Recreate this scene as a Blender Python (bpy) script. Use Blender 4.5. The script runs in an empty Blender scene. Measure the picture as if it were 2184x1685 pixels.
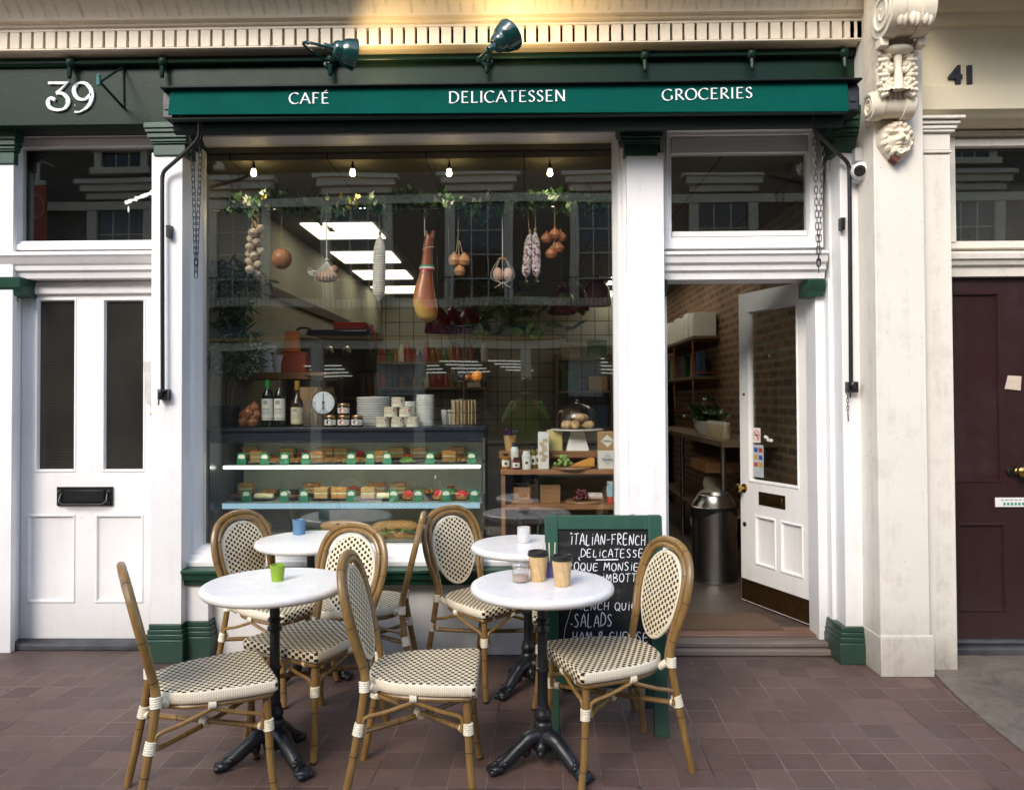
import bpy, math, random
from mathutils import Vector, Matrix, Euler
R = math.radians
random.seed(7)
SC = bpy.context.scene
COL = SC.collection

# ------------------------------------------------------------------ camera, sky, sun, exposure
FPX = 1640.0                       # focal length in pixels of the 2184 x 1685 picture
CAM = Vector((0, 0, 1.5))
cam = bpy.data.cameras.new('camera'); camo = bpy.data.objects.new('camera', cam); COL.objects.link(camo)
cam.sensor_width = 36; cam.lens = FPX / 2184 * 36; cam.clip_end = 300; cam.clip_start = .05
cam.shift_y = -0.0097
camo.location = CAM; camo.rotation_euler = (R(91.0), R(0.3), R(1.0))
SC.camera = camo
CM = Euler((R(91.0), R(0.3), R(1.0))).to_matrix()

SUN_EL, SUN_AZ = 36, 205           # soft sun, from over the street behind the camera and its left
w = bpy.data.worlds.new('World'); SC.world = w; w.use_nodes = True
sky = w.node_tree.nodes.new('ShaderNodeTexSky'); sky.sky_type = 'NISHITA'; sky.sun_disc = False
sky.sun_elevation = R(SUN_EL); sky.sun_rotation = R(SUN_AZ); sky.air_density = 1.0; sky.dust_density = 1.5; sky.ozone_density = .8
bg = w.node_tree.nodes['Background']; bg.inputs['Strength'].default_value = 0.15
w.node_tree.links.new(sky.outputs[0], bg.inputs['Color'])
sun = bpy.data.lights.new('sun', 'SUN'); suno = bpy.data.objects.new('sun', sun); COL.objects.link(suno)
sun.energy = 0.95; sun.angle = R(25); sun.color = (1.0, .93, .82)
sd = Vector((math.sin(R(SUN_AZ)) * math.cos(R(SUN_EL)), math.cos(R(SUN_AZ)) * math.cos(R(SUN_EL)), math.sin(R(SUN_EL))))
suno.rotation_euler = sd.to_track_quat('Z', 'Y').to_euler()
SC.view_settings.view_transform = 'Standard'; SC.view_settings.look = 'None'
SC.view_settings.exposure = 1.46; SC.view_settings.gamma = 1
cy = SC.cycles
cy.use_denoising = True; cy.max_bounces = 9; cy.diffuse_bounces = 4; cy.glossy_bounces = 5; cy.transparent_max_bounces = 24
cy.sample_clamp_indirect = 6; cy.caustics_reflective = False; cy.caustics_refractive = False; cy.blur_glossy = .5

def ray(px, py):                   # direction through a pixel of the 2184 x 1685 picture
    return CM @ Vector(((px - 1092) / FPX, (842.5 - py) / FPX + cam.shift_y * 2184 / FPX, -1))
def P(px, py, Y):                  # point where that ray meets the plane y = Y
    d = ray(px, py); return CAM + d * (Y / d.y)
def G(px, py, z=0.0):              # point where it meets the level z
    d = ray(px, py); return CAM + d * ((z - CAM.z) / d.z)
def X(px, Y, py=800): return P(px, py, Y).x
def Z(py, Y, px=1100): return P(px, py, Y).z

# ------------------------------------------------------------------ mesh builder
def spl(pts, k=6, closed=False):   # Catmull-Rom through points
    pts = [Vector(p) for p in pts]; n = len(pts); out = []
    for i in range(n if closed else n - 1):
        g = (lambda j: pts[j % n]) if closed else (lambda j: pts[max(0, min(n - 1, j))])
        a, b, c, d = g(i - 1), g(i), g(i + 1), g(i + 2)
        for s in range(k):
            t = s / k
            out.append(.5 * (2 * b + (c - a) * t + (2 * a - 5 * b + 4 * c - d) * t * t + (3 * b - a - 3 * c + d) * t ** 3))
    if not closed: out.append(pts[-1])
    return out
def arc(cx, cy_, rx, ry, a0, a1, n=12):
    return [(cx + rx * math.cos(R(a0 + (a1 - a0) * i / n)), cy_ + ry * math.sin(R(a0 + (a1 - a0) * i / n))) for i in range(n + 1)]

class MB:
    def __init__(s): s.v = []; s.f = []; s.m = []; s.uv = {}
    def face(s, idx, m=0, uv=None):
        if uv: s.uv[len(s.f)] = uv
        s.f.append(tuple(idx)); s.m.append(m)
    def add(s, o, M=None, m=None):
        b = len(s.v); s.v += [tuple(M @ Vector(p)) for p in o.v] if M is not None else list(o.v)
        for i, f in enumerate(o.f):
            s.face([b + j for j in f], o.m[i] if m is None else m, o.uv.get(i))
        return s
    def box(s, x0, x1, y0, y1, z0, z1, m=0):
        b = len(s.v)
        s.v += [(x0, y0, z0), (x1, y0, z0), (x1, y1, z0), (x0, y1, z0), (x0, y0, z1), (x1, y0, z1), (x1, y1, z1), (x0, y1, z1)]
        for f in ((3, 2, 1, 0), (4, 5, 6, 7), (0, 1, 5, 4), (1, 2, 6, 5), (2, 3, 7, 6), (3, 0, 4, 7)): s.face([b + i for i in f], m)
        return s
    def quad(s, a, b, c, d, m=0):
        k = len(s.v); s.v += [tuple(a), tuple(b), tuple(c), tuple(d)]; s.face((k, k + 1, k + 2, k + 3), m, [(0, 0), (1, 0), (1, 1), (0, 1)]); return s
    def tube(s, pts, r, n=8, m=0, closed=False, flat=1.0):
        pts = [Vector(p) for p in pts]; N = len(pts)
        rr = r if isinstance(r, (list, tuple)) else [r] * N
        T = []
        for i in range(N):
            a = pts[(i - 1) % N] if (closed or i > 0) else pts[i]; c = pts[(i + 1) % N] if (closed or i < N - 1) else pts[i]
            t = (c - a); T.append(t.normalized() if t.length > 1e-9 else Vector((0, 0, 1)))
        u = T[0].orthogonal().normalized(); b = len(s.v)
        for i in range(N):
            u = (u - T[i] * u.dot(T[i]));  u = u.normalized() if u.length > 1e-6 else T[i].orthogonal().normalized()
            w_ = T[i].cross(u)
            for k in range(n):
                a = 2 * math.pi * k / n
                s.v.append(tuple(pts[i] + (u * math.cos(a) + w_ * math.sin(a) * flat) * rr[i]))
        for i in range(N if closed else N - 1):
            j = (i + 1) % N
            for k in range(n):
                l = (k + 1) % n; s.face((b + i * n + k, b + i * n + l, b + j * n + l, b + j * n + k), m)
        if not closed:
            s.face([b + k for k in range(n)][::-1], m); s.face([b + (N - 1) * n + k for k in range(n)], m)
        return s
    def lathe(s, prof, n=20, c=(0, 0, 0), m=0, M=None):
        o = MB(); b = 0
        for (r, z) in prof:
            for k in range(n):
                a = 2 * math.pi * k / n; o.v.append((r * math.cos(a), r * math.sin(a), z))
        for i in range(len(prof) - 1):
            for k in range(n):
                l = (k + 1) % n; o.face((i * n + k, i * n + l, (i + 1) * n + l, (i + 1) * n + k), m)
        if prof[0][0] > 1e-5: o.face(list(range(n))[::-1], m)
        if prof[-1][0] > 1e-5: o.face([(len(prof) - 1) * n + k for k in range(n)], m)
        MM = Matrix.Translation(Vector(c)) @ (M if M is not None else Matrix.Identity(4))
        return s.add(o, MM)
    def ell(s, c, r, n=14, m=0, M=None):
        rx, ry, rz = (r, r, r) if not isinstance(r, (tuple, list)) else r
        h = max(5, n // 2)
        pr = [(max(1e-6, math.sin(math.pi * i / h)), -math.cos(math.pi * i / h)) for i in range(h + 1)]
        return s.lathe(pr, n, c, m, (M if M is not None else Matrix.Identity(4)) @ Matrix.Diagonal((rx, ry, rz, 1)))
    def prism(s, poly, f, m=0):          # f(u, v, k) -> point; k in 0, 1
        b = len(s.v); n = len(poly)
        for k in (0, 1): s.v += [tuple(f(u, v, k)) for (u, v) in poly]
        s.face([b + i for i in range(n)][::-1], m); s.face([b + n + i for i in range(n)], m)
        for i in range(n):
            j = (i + 1) % n; s.face((b + i, b + j, b + n + j, b + n + i), m)
        return s
    def sweepx(s, prof, x0, x1, m=0):    # profile of (y, z) run along x
        return s.prism(prof, lambda y, z, k: (x1 if k else x0, y, z), m)
    def ring(s, x0, x1, z0, z1, prof, m=0, back=None):   # mitred frame: prof of (inset, y)
        b = len(s.v)
        for (i, y) in prof: s.v += [(x0 + i, y, z0 + i), (x1 - i, y, z0 + i), (x1 - i, y, z1 - i), (x0 + i, y, z1 - i)]
        for k in range(len(prof) - 1):
            for e in range(4):
                g = (e + 1) % 4; s.face((b + k * 4 + e, b + k * 4 + g, b + k * 4 + 4 + g, b + k * 4 + 4 + e), m)
        if back is not None:
            k = len(prof) - 1; s.face([b + k * 4 + e for e in range(4)], back)
        return s
    def grid(s, f, nu, nv, m=0):         # f(u, v) in 0..1
        b = len(s.v)
        for j in range(nv + 1):
            for i in range(nu + 1): s.v.append(tuple(f(i / nu, j / nv)))
        for j in range(nv):
            for i in range(nu):
                a = b + j * (nu + 1) + i; s.face((a, a + 1, a + nu + 2, a + nu + 1), m, [(i / nu, j / nv), ((i + 1) / nu, j / nv), ((i + 1) / nu, (j + 1) / nv), (i / nu, (j + 1) / nv)])
        return s

def obj(name, mb, mats, parent=None, loc=None, rz=0.0, bevel=0, ang=35, flat=False, rot=None, kind=None, seg=2):
    me = bpy.data.meshes.new(name); me.from_pydata(mb.v, [], mb.f)
    mats = mats if isinstance(mats, (list, tuple)) else [mats]
    for m in mats: me.materials.append(m)
    me.polygons.foreach_set('material_index', mb.m)
    if mb.uv:
        uvl = me.uv_layers.new(name='uv'); d = uvl.data
        for i, uv in mb.uv.items():
            ls = me.polygons[i].loop_start
            for k, c in enumerate(uv): d[ls + k].uv = c
    me.validate(); me.update()
    if not flat:
        me.polygons.foreach_set('use_smooth', [True] * len(me.polygons))
        try: me.set_sharp_from_angle(angle=R(ang))
        except Exception: pass
    o = bpy.data.objects.new(name, me); COL.objects.link(o)
    if parent is not None:
        o.parent = parent
        if loc is None and parent.get('_w'): o.location = -parent.location
    if loc is not None: o.location = loc
    if rot is not None: o.rotation_euler = rot
    else: o.rotation_euler.z = rz
    if bevel:
        bm = o.modifiers.new('bevel', 'BEVEL'); bm.width = bevel; bm.segments = seg; bm.limit_method = 'ANGLE'; bm.angle_limit = R(40); bm.harden_normals = False
    if kind: o['kind'] = kind
    return o
def tag(o, label, cat, group=None):
    o['label'] = label; o['category'] = cat
    if group: o['group'] = group
    return o
def thing(name, label, cat, loc=(0, 0, 0), group=None, rz=0.0, world=False):
    o = bpy.data.objects.new(name, None); COL.objects.link(o); o.empty_display_size = .1
    o.location = loc; o.rotation_euler.z = rz
    if world: o['_w'] = 1              # children are modelled in world coordinates
    return tag(o, label, cat, group)
def single(name, mb, mats, label, cat, loc=(0, 0, 0), group=None, **k): return tag(obj(name, mb, mats, loc=loc, **k), label, cat, group)
def copy_tree(o, parent=None):
    c = o.copy(); COL.objects.link(c)
    if parent is not None: c.parent = parent
    for ch in list(o.children): copy_tree(ch, c)
    return c

# ------------------------------------------------------------------ node helper
class S:
    def __init__(s, nt, k): s.nt = nt; s.k = k
    def op(s, o, *a, clamp=False):
        n = s.nt.nodes.new('ShaderNodeMath'); n.operation = o; n.use_clamp = clamp
        for i, x in enumerate((s,) + a):
            if isinstance(x, S): s.nt.links.new(x.k, n.inputs[i])
            else: n.inputs[i].default_value = x
        return S(s.nt, n.outputs[0])
    def __add__(s, o): return s.op('ADD', o)
    def __sub__(s, o): return s.op('SUBTRACT', o)
    def __mul__(s, o): return s.op('MULTIPLY', o)
    def lt(s, o): return s.op('LESS_THAN', o)
    def gt(s, o): return s.op('GREATER_THAN', o)
    def floor(s): return s.op('FLOOR')
    def fract(s): return s.op('FRACT')
    def abs(s): return s.op('ABSOLUTE')
class Mat:
    def __init__(s, name):
        s.m = bpy.data.materials.new(name); s.m.use_nodes = True; s.nt = s.m.node_tree
        s.p = s.nt.nodes['Principled BSDF']; s.out = s.nt.nodes['Material Output']
    def n(s, t, **k):
        n = s.nt.nodes.new(t)
        for a, b in k.items(): setattr(n, a, b)
        return n
    def link(s, a, b): s.nt.links.new(a.k if isinstance(a, S) else a, b)
    def coord(s, w_='Object'): return s.n('ShaderNodeTexCoord').outputs[w_]
    def xyz(s, w_='Object'):
        n = s.n('ShaderNodeSeparateXYZ'); s.link(s.coord(w_), n.inputs[0]); return [S(s.nt, n.outputs[i]) for i in range(3)]
    def comb(s, a, b, c=0.0):
        n = s.n('ShaderNodeCombineXYZ')
        for i, x in enumerate((a, b, c)):
            if isinstance(x, S): s.link(x, n.inputs[i])
            else: n.inputs[i].default_value = x
        return n.outputs[0]
    def noise(s, scale, detail=4, rough=.55, vec=None, dist=0):
        n = s.n('ShaderNodeTexNoise'); n.inputs['Scale'].default_value = scale; n.inputs['Detail'].default_value = detail
        n.inputs['Roughness'].default_value = rough; n.inputs['Distortion'].default_value = dist
        s.link(vec if vec is not None else s.coord(), n.inputs['Vector']); return S(s.nt, n.outputs[0])
    def ramp(s, f, stops):
        n = s.n('ShaderNodeValToRGB'); e = n.color_ramp.elements
        while len(e) < len(stops): e.new(.5)
        for i, (p, c) in enumerate(stops): e[i].position = p; e[i].color = (*c, 1) if len(c) == 3 else c
        s.link(f, n.inputs[0]); return n.outputs[0]
    def mix(s, f, a, b, mode='MIX'):
        n = s.n('ShaderNodeMix', data_type='RGBA', blend_type=mode)
        for x, i in ((f, 0), (a, 6), (b, 7)):
            if isinstance(x, (S,)) or hasattr(x, 'is_output'): s.link(x, n.inputs[i])
            elif i: n.inputs[i].default_value = (*x, 1)
            else: n.inputs[i].default_value = x
        return n.outputs[2]
    def bump(s, h, strength=.3, dist=.01):
        n = s.n('ShaderNodeBump'); n.inputs['Strength'].default_value = strength; n.inputs['Distance'].default_value = dist
        s.link(h, n.inputs['Height']); s.link(n.outputs[0], s.p.inputs['Normal']); return n
    def col(s, c):
        if isinstance(c, tuple): s.p.inputs['Base Color'].default_value = (*c, 1)
        else: s.link(c, s.p.inputs['Base Color'])
    def set(s, **k):
        for a, b in k.items(): s.p.inputs[a.replace('_', ' ')].default_value = b
        return s
def scl(c, f): return tuple(min(1, x * f) for x in c)
def plain(name, c, rough=.5, metal=0.0, var=.12, vs=14, bs=0, bd=.002, coat=0.0, spec=.5, trans=0.0):
    M = Mat(name); M.set(Roughness=rough, Metallic=metal, Coat_Weight=coat)
    M.p.inputs['Specular IOR Level'].default_value = spec
    if trans: M.p.inputs['Subsurface Weight'].default_value = trans; M.p.inputs['Subsurface Radius'].default_value = (.01, .006, .004)
    nz = M.noise(vs, 5, .6)
    M.col(M.ramp(nz, [(.3, scl(c, 1 - var)), (.7, scl(c, 1 + var))]))
    if bs: M.bump(M.noise(bs, 4), .4, bd)
    return M.m
def paint(name, c, dirt=(.35, .30, .24), amt=.35, rough=.42, bs=60, bd=.0012, chips=0.0, chipc=(.6, .5, .35), drips=False, spec=.5):
    M = Mat(name); M.set(Roughness=rough); M.p.inputs['Specular IOR Level'].default_value = spec
    n1 = M.noise(1.3, 6, .65); n2 = M.noise(9, 6, .7); n3 = M.noise(3.2, 8, .72)
    x, y, z = M.xyz()
    streak = M.noise(1, 5, .6, M.comb(x * 16, y * 16, z * .7))
    base = M.ramp(n1, [(.25, scl(c, .92)), (.75, scl(c, 1.05))])
    d = (n2 * streak).op('SUBTRACT', .27).op('MULTIPLY', 3.0, clamp=True) * amt
    low = (z * -2.0 + .80).op('MAXIMUM', 0.0, clamp=True)
    d2 = (low * (n3 * 1.3) * amt * 2.0).op('ADD', d, clamp=True)
    d3 = n3.op('SUBTRACT', .56).op('MULTIPLY', 5.0, clamp=True) * (amt * .55)
    c2 = M.mix(d2.op('MAXIMUM', d3), base, dirt)
    spk = M.noise(38, 3, .6).gt(.735) * .55; c2 = M.mix(spk * min(1, amt * 1.6), c2, scl(dirt, .45))
    if chips:
        ch = (M.noise(26, 8, .75) + n3 * .12).gt(1.06 - chips); c2 = M.mix(ch, c2, chipc)
    if drips:                         # rain stains that run down the cove above each slot
        dr = ((x + 1.003) * (1 / .0689)).fract().op('SUBTRACT', .5).abs().lt(.14) * z.gt(3.66) * M.noise(1, 3, .6, M.comb(x * 30, y * 5, z * 14)).op('SUBTRACT', .38).op('MULTIPLY', 2.6, clamp=True)
        c2 = M.mix(dr * .55, c2, (.28, .22, .15))
    M.col(c2)
    r = n2.op('MULTIPLY', .25) + (rough - .1); M.link(r, M.p.inputs['Roughness'])
    M.bump(M.noise(bs, 5, .6) + n1.op('MULTIPLY', 3) + streak.op('MULTIPLY', 1.2), .4, bd)
    return M.m
def emit(name, c, s):
    M = Mat(name); M.col((0, 0, 0)); M.p.inputs['Emission Color'].default_value = (*c, 1); M.p.inputs['Emission Strength'].default_value = s; return M.m
def glass(name, tint=(1, 1, 1), k=1.0, wav=.0, ior=1.5, rough=0.0, milk=0.0):
    M = Mat(name); nt = M.nt; nt.nodes.remove(M.p)
    fr = M.n('ShaderNodeFresnel'); bf = S(nt, M.n('ShaderNodeNewGeometry').outputs['Backfacing']) * (1 / ior - ior) + ior; M.link(bf, fr.inputs[0])   # same reflectance from both sides
    f = S(nt, fr.outputs[0]).op('MULTIPLY', k, clamp=True)
    g = M.n('ShaderNodeBsdfGlossy'); g.inputs['Roughness'].default_value = rough; g.inputs[0].default_value = (1, 1, 1, 1)
    t = M.n('ShaderNodeBsdfTransparent'); t.inputs[0].default_value = (*tint, 1)
    a = t.outputs[0]
    if milk:
        df = M.n('ShaderNodeBsdfDiffuse'); df.inputs[0].default_value = (.85, .85, .85, 1)
        m0 = M.n('ShaderNodeMixShader'); m0.inputs[0].default_value = milk; M.link(a, m0.inputs[1]); M.link(df.outputs[0], m0.inputs[2]); a = m0.outputs[0]
    mx = M.n('ShaderNodeMixShader'); M.link(f, mx.inputs[0]); M.link(a, mx.inputs[1]); M.link(g.outputs[0], mx.inputs[2])
    if wav:
        b = M.n('ShaderNodeBump'); b.inputs['Strength'].default_value = 1; b.inputs['Distance'].default_value = wav
        M.link(M.noise(1.1, 1, .4), b.inputs['Height']); M.link(b.outputs[0], g.inputs['Normal']); M.link(b.outputs[0], fr.inputs['Normal'])
    M.link(mx.outputs[0], M.out.inputs['Surface']); return M.m
# ------------------------------------------------------------------ materials
WHITE = paint('white_gloss_paint', (.79, .785, .78), amt=.30)
CREAM = paint('cream_masonry_paint', (.74, .69, .61), dirt=(.30, .26, .21), amt=.62, rough=.6, bd=.002)
BUFF = paint('buff_cornice_paint', (.80, .70, .545), dirt=(.25, .19, .12), amt=.5, rough=.45, drips=True)
GREEN = paint('dark_green_paint', (.008, .050, .031), dirt=(.05, .06, .05), amt=.35, rough=.34, chips=.24)
OLIVE = paint('fascia_green_paint', (.006, .023, .014), dirt=(.03, .035, .026), amt=.25, rough=.34, spec=.16)
MAROON = paint('maroon_door_paint', (.028, .0098, .0095), dirt=(.075, .055, .05), amt=.22, rough=.3)
BLACK = plain('black_paint', (.008, .008, .009), .32, var=.3)
IRON = plain('cast_iron_paint', (.010, .011, .014), .38, var=.5, bs=70, bd=.002)
STEEL = plain('brushed_steel', (.45, .44, .42), .26, 1.0, var=.1)
BRASS = plain('brass', (.52, .33, .10), .22, 1.0, var=.15)
DBRASS = plain('aged_brass', (.13, .075, .03), .35, .9, var=.3)
COPPER = plain('copper', (.60, .24, .12), .28, 1.0)
TEAL = Mat('teal_awning_canvas'); TEAL.set(Roughness=.85); TEAL.p.inputs['Specular IOR Level'].default_value = .08; TEAL.col(TEAL.ramp(TEAL.noise(5, 4), [(.3, (.0005, .062, .049)), (.7, (.001, .076, .060))])); TEAL.bump(TEAL.noise(600, 2), .3, .0006); TEAL = TEAL.m
LETTER = plain('white_lettering', (.84, .86, .86), .5, var=.03)
DGREY = plain('dark_grey_metal', (.018, .022, .026), .4, var=.3)
PANE = glass('window_glass', (.95, .965, .955), 2.1, wav=.0035)
DPANE = glass('door_glass', (.93, .96, .94), 1.6, wav=.001)
CLEAR = glass('clear_glass', (.96, .97, .97), 1.0)
CASEG = glass('case_glass', (.95, .98, .97), .8)
VOID = plain('dark_void', (.006, .006, .006), .9)

def bamboo():
    M = Mat('bamboo_cane'); M.set(Roughness=.36, Coat_Weight=.25, Coat_Roughness=.25)
    x, y, z = M.xyz()
    n = M.noise(1, 5, .6, M.comb(x * 40, y * 40, z * 9)); n2 = M.noise(6, 3)
    c = M.ramp(n, [(.25, (.16, .088, .024)), (.55, (.25, .148, .044)), (.8, (.34, .215, .075))])
    M.col(M.mix(n2.op('MULTIPLY', .5), c, (.20, .10, .028))); M.bump(n, .15, .001); return M.m
BAMBOO = bamboo()
NODE = plain('cane_node', (.03, .015, .006), .6)
def wrapm():
    M = Mat('cream_binding'); M.set(Roughness=.5)
    M.col(M.ramp(M.noise(25, 4), [(.3, (.66, .58, .42)), (.7, (.80, .74, .60))])); return M.m
WRAP = wrapm()
def weave(name, cu, cv, du, dv, cream=(.76, .66, .46), dark=(.030, .013, .007)):
    M = Mat(name); M.set(Roughness=.5); M.p.inputs['Specular IOR Level'].default_value = .25
    sp = M.n('ShaderNodeSeparateXYZ'); M.link(M.coord('UV'), sp.inputs[0])
    u = S(M.nt, sp.outputs[0]) * (1 / cu); v = S(M.nt, sp.outputs[1]) * (1 / cv)
    par = (u.floor() + v.floor()).op('MODULO', 2.0).abs().gt(.5)
    fu = (u.fract() - .5).abs(); fv = (v.fract() - .5).abs()
    dk = par * fu.lt(du / 2) * fv.lt(dv / 2)
    tone = M.ramp(M.noise(30, 4), [(.3, scl(cream, .88)), (.7, scl(cream, 1.06))])
    M.col(M.mix(dk, tone, dark))
    h = (dk * -.6) + (fv * fv * -1.6) + (fu * fu * -.8)
    M.bump(h, .55, .0022); return M.m
WEAVE = weave('woven_seat', .0200, .0134, .86, 1.0); WEAVEB = weave('woven_back', .0184, .0132, .76, .96)
def cordm():
    M = Mat('wrapped_cream_edge'); M.set(Roughness=.5)
    sp = M.n('ShaderNodeSeparateXYZ'); M.link(M.coord('UV'), sp.inputs[0])
    f = (S(M.nt, sp.outputs[0]) * 125).fract(); h = (f - .5).abs()
    M.col(M.ramp(h, [(.3, (.79, .71, .55)), (.5, (.58, .49, .33))])); M.bump(h * -1.0, .6, .002); return M.m
CORD = cordm()
def marble():
    M = Mat('marble'); M.set(Roughness=.30)
    n = M.noise(5, 8, .65, dist=1.6); v = (n - .5).abs()
    n2 = M.noise(2.2, 4)
    c = M.ramp(v, [(.0, (.74, .72, .69)), (.03, (.82, .80, .78)), (.2, (.86, .845, .83))])
    M.col(M.mix(n2.op('MULTIPLY', .3), c, (.80, .77, .74))); return M.m
MARBLE = marble()
def wood(name, c, rough=.5, ax=0, sc=1.0):
    M = Mat(name); M.set(Roughness=rough)
    xyz = M.xyz(); k = [18 * sc] * 3; k[ax] = 1.6 * sc
    n = M.noise(1, 6, .6, M.comb(xyz[0] * k[0], xyz[1] * k[1], xyz[2] * k[2]), dist=.6)
    M.col(M.ramp(n, [(.28, scl(c, .55)), (.5, c), (.72, scl(c, 1.35))])); M.bump(n, .25, .002); return M.m
OAK = wood('oak_shelf_wood', (.28, .13, .055)); PINE = wood('worn_wood', (.16, .10, .06)); BOARD = wood('board_wood', (.27, .14, .06)); GREYW = wood('weathered_step_wood', (.15, .12, .10), .8)
def bricks(name, c1, c2, mort, w_, h_, uaxis=0, m=.012, off=.5, rough=.85, bd=.006, u0=0.0, v0=0.0, dirt=.4):
    M = Mat(name); M.set(Roughness=rough)
    xyz = M.xyz(); nz = M.noise(14, 3)
    vec = M.comb(xyz[uaxis] + (nz - .5) * .012 + u0, xyz[2] + (nz - .5) * .012 + v0, 0.0)
    b = M.n('ShaderNodeTexBrick'); b.offset = off; M.link(vec, b.inputs['Vector'])
    b.inputs['Scale'].default_value = 1; b.inputs['Brick Width'].default_value = w_; b.inputs['Row Height'].default_value = h_; b.inputs['Mortar Size'].default_value = m; b.inputs['Mortar Smooth'].default_value = .15
    b.inputs['Color1'].default_value = (*c1, 1); b.inputs['Color2'].default_value = (*c2, 1); b.inputs['Mortar'].default_value = (*mort, 1)
    n = M.noise(40, 6, .7); n2 = M.noise(3, 5)
    c = M.mix(n.op('MULTIPLY', dirt), b.outputs['Color'], scl(c1, .35)); M.col(M.mix(n2.op('MULTIPLY', dirt), c, scl(c2, .5)))
    M.bump((S(M.nt, b.outputs['Fac']) * -1.0) + n * .35, .8, bd); return M.m
BRICK_IN = bricks('interior_brick', (.11, .048, .028), (.40, .20, .11), (.42, .35, .26), .225, .075, 1, .016, bd=.02, dirt=.75)
BRICK_OP = bricks('street_brick', (.10, .068, .048), (.15, .10, .07), (.18, .15, .12), .225, .075, 0, .01)
TILE_W = bricks('white_wall_tile', (.30, .28, .22), (.285, .265, .21), (.02, .02, .02), .2, .2, 0, .006, 0.0, .3, .001, dirt=.05)
def ground():
    M = Mat('pavement_tiles'); M.set(Roughness=.62)
    x, y, z = M.xyz(); nz = M.noise(5, 3); nf = M.noise(28, 4, .7)
    u = x - (y - 2.993) * .0335 - .587 + (nz - .5) * .014 + (nf - .5) * .004; v = y - 3.142 + (nz - .5) * .012 + (nf - .5) * .004
    b = M.n('ShaderNodeTexBrick'); b.offset = 0; M.link(M.comb(u, v, 0.0), b.inputs['Vector'])
    b.inputs['Scale'].default_value = 1; b.inputs['Brick Width'].default_value = .150; b.inputs['Row Height'].default_value = .1466; b.inputs['Mortar Size'].default_value = .0031; b.inputs['Mortar Smooth'].default_value = .3
    b.inputs['Color1'].default_value = (.088, .049, .038, 1); b.inputs['Color2'].default_value = (.148, .088, .068, 1); b.inputs['Mortar'].default_value = (.15, .12, .11, 1)
    n = M.noise(2.1, 8, .72, dist=.5); n2 = M.noise(75, 6, .8); n3 = M.noise(11, 8, .75); n4 = M.noise(.9, 5, .6)
    mort = M.ramp(M.noise(2.3, 6, .7), [(.38, (.030, .021, .020)), (.46, (.13, .10, .09)), (.60, (.23, .18, .155))])
    c = M.mix(S(M.nt, b.outputs['Fac']), b.outputs['Color'], mort)
    c = M.mix((n - .44).op('MULTIPLY', 4.0, clamp=True) * .42, c, (.060, .038, .033))
    c = M.mix((n3 - .50).op('MULTIPLY', 5.0, clamp=True) * .45, c, (.150, .108, .098))
    c = M.mix((n4 - .52).op('MULTIPLY', 4.0, clamp=True) * .35, c, (.160, .125, .115))
    c = M.mix((n2 - .58).op('MULTIPLY', 8.0, clamp=True) * .55, c, (.24, .20, .185)); c = M.mix((n2 * -1.0 + .40).op('MULTIPLY', 8.0, clamp=True) * .6, c, (.028, .018, .018))
    wall = (y - 4.05).op('MULTIPLY', 2.2, clamp=True) * (n3 * 1.2); c = M.mix(wall * .75, c, (.040, .032, .030))     # grime along the foot of the wall
    vo = M.n('ShaderNodeTexVoronoi'); vo.inputs['Scale'].default_value = 3.1; M.link(M.comb(x + (nf - .5) * .02, y + (nz - .5) * .03, 0.0), vo.inputs['Vector'])
    gum = S(M.nt, vo.outputs['Distance']).lt(.038); c = M.mix(gum * .75, c, (.030, .026, .027))
    vo2 = M.n('ShaderNodeTexVoronoi'); vo2.inputs['Scale'].default_value = 7.0; M.link(M.comb(x + 3.3, y + (nf - .5) * .03, 0.0), vo2.inputs['Vector'])
    c = M.mix(S(M.nt, vo2.outputs['Distance']).lt(.030) * .6, c, (.34, .31, .29))
    M.col(c); M.link(n3 * .35 + .42, M.p.inputs['Roughness'])
    M.bump((S(M.nt, b.outputs['Fac']) * -1.0) + n2 * .6 + n3 * .5 + nz * .8, .75, .0035); return M.m
GROUND = ground()
def concrete():
    M = Mat('worn_concrete'); M.set(Roughness=.85)
    n = M.noise(1.8, 9, .75, dist=.8); n2 = M.noise(90, 6, .8); n3 = M.noise(7, 8, .75, dist=1.5)
    c = M.ramp(n, [(.30, (.075, .060, .048)), (.5, (.155, .125, .095)), (.7, (.22, .19, .15))])
    c = M.mix((n3 - .52).op('MULTIPLY', 6.0, clamp=True) * .6, c, (.060, .052, .046)); c = M.mix((n3 * -1.0 + .42).op('MULTIPLY', 6.0, clamp=True) * .5, c, (.27, .24, .20))
    c = M.mix(n2.gt(.62) * .4, c, (.32, .29, .25)); c = M.mix(n2.lt(.36) * .5, c, (.04, .034, .03)); M.col(c); M.bump(n2 + n * 2.0 + n3, .7, .005); return M.m
CONC = concrete(); SLATE = plain('slate_step', (.040, .040, .044), .7, var=.7, vs=5, bs=30, bd=.006)
CEIL = bricks('dark_ceiling_tiles', (.22, .20, .155), (.205, .185, .145), (.06, .052, .045), .6, .6, 0, .006, 0.0, .8, .001, dirt=.1)
PLASTER = plain('interior_plaster', (.27, .25, .18), .7, var=.1, vs=2)
FLOORI = wood('interior_floor_wood', (.075, .055, .042), .55)
LIGHT_PANEL = emit('ceiling_light_panel', (1.0, .93, .72), 1.3)
STRIP = emit('case_light_strip', (1.0, .95, .80), 4.6)
BULB = emit('warm_bulb', (1.0, .72, .34), 14)
CHINA = plain('white_china', (.78, .77, .74), .2, var=.04)
LABEL = plain('paper_label', (.74, .71, .62), .6, var=.05)
CARD = plain('brown_card', (.38, .24, .12), .7)
WHCARD = plain('white_card', (.72, .70, .66), .6, var=.05)
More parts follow.
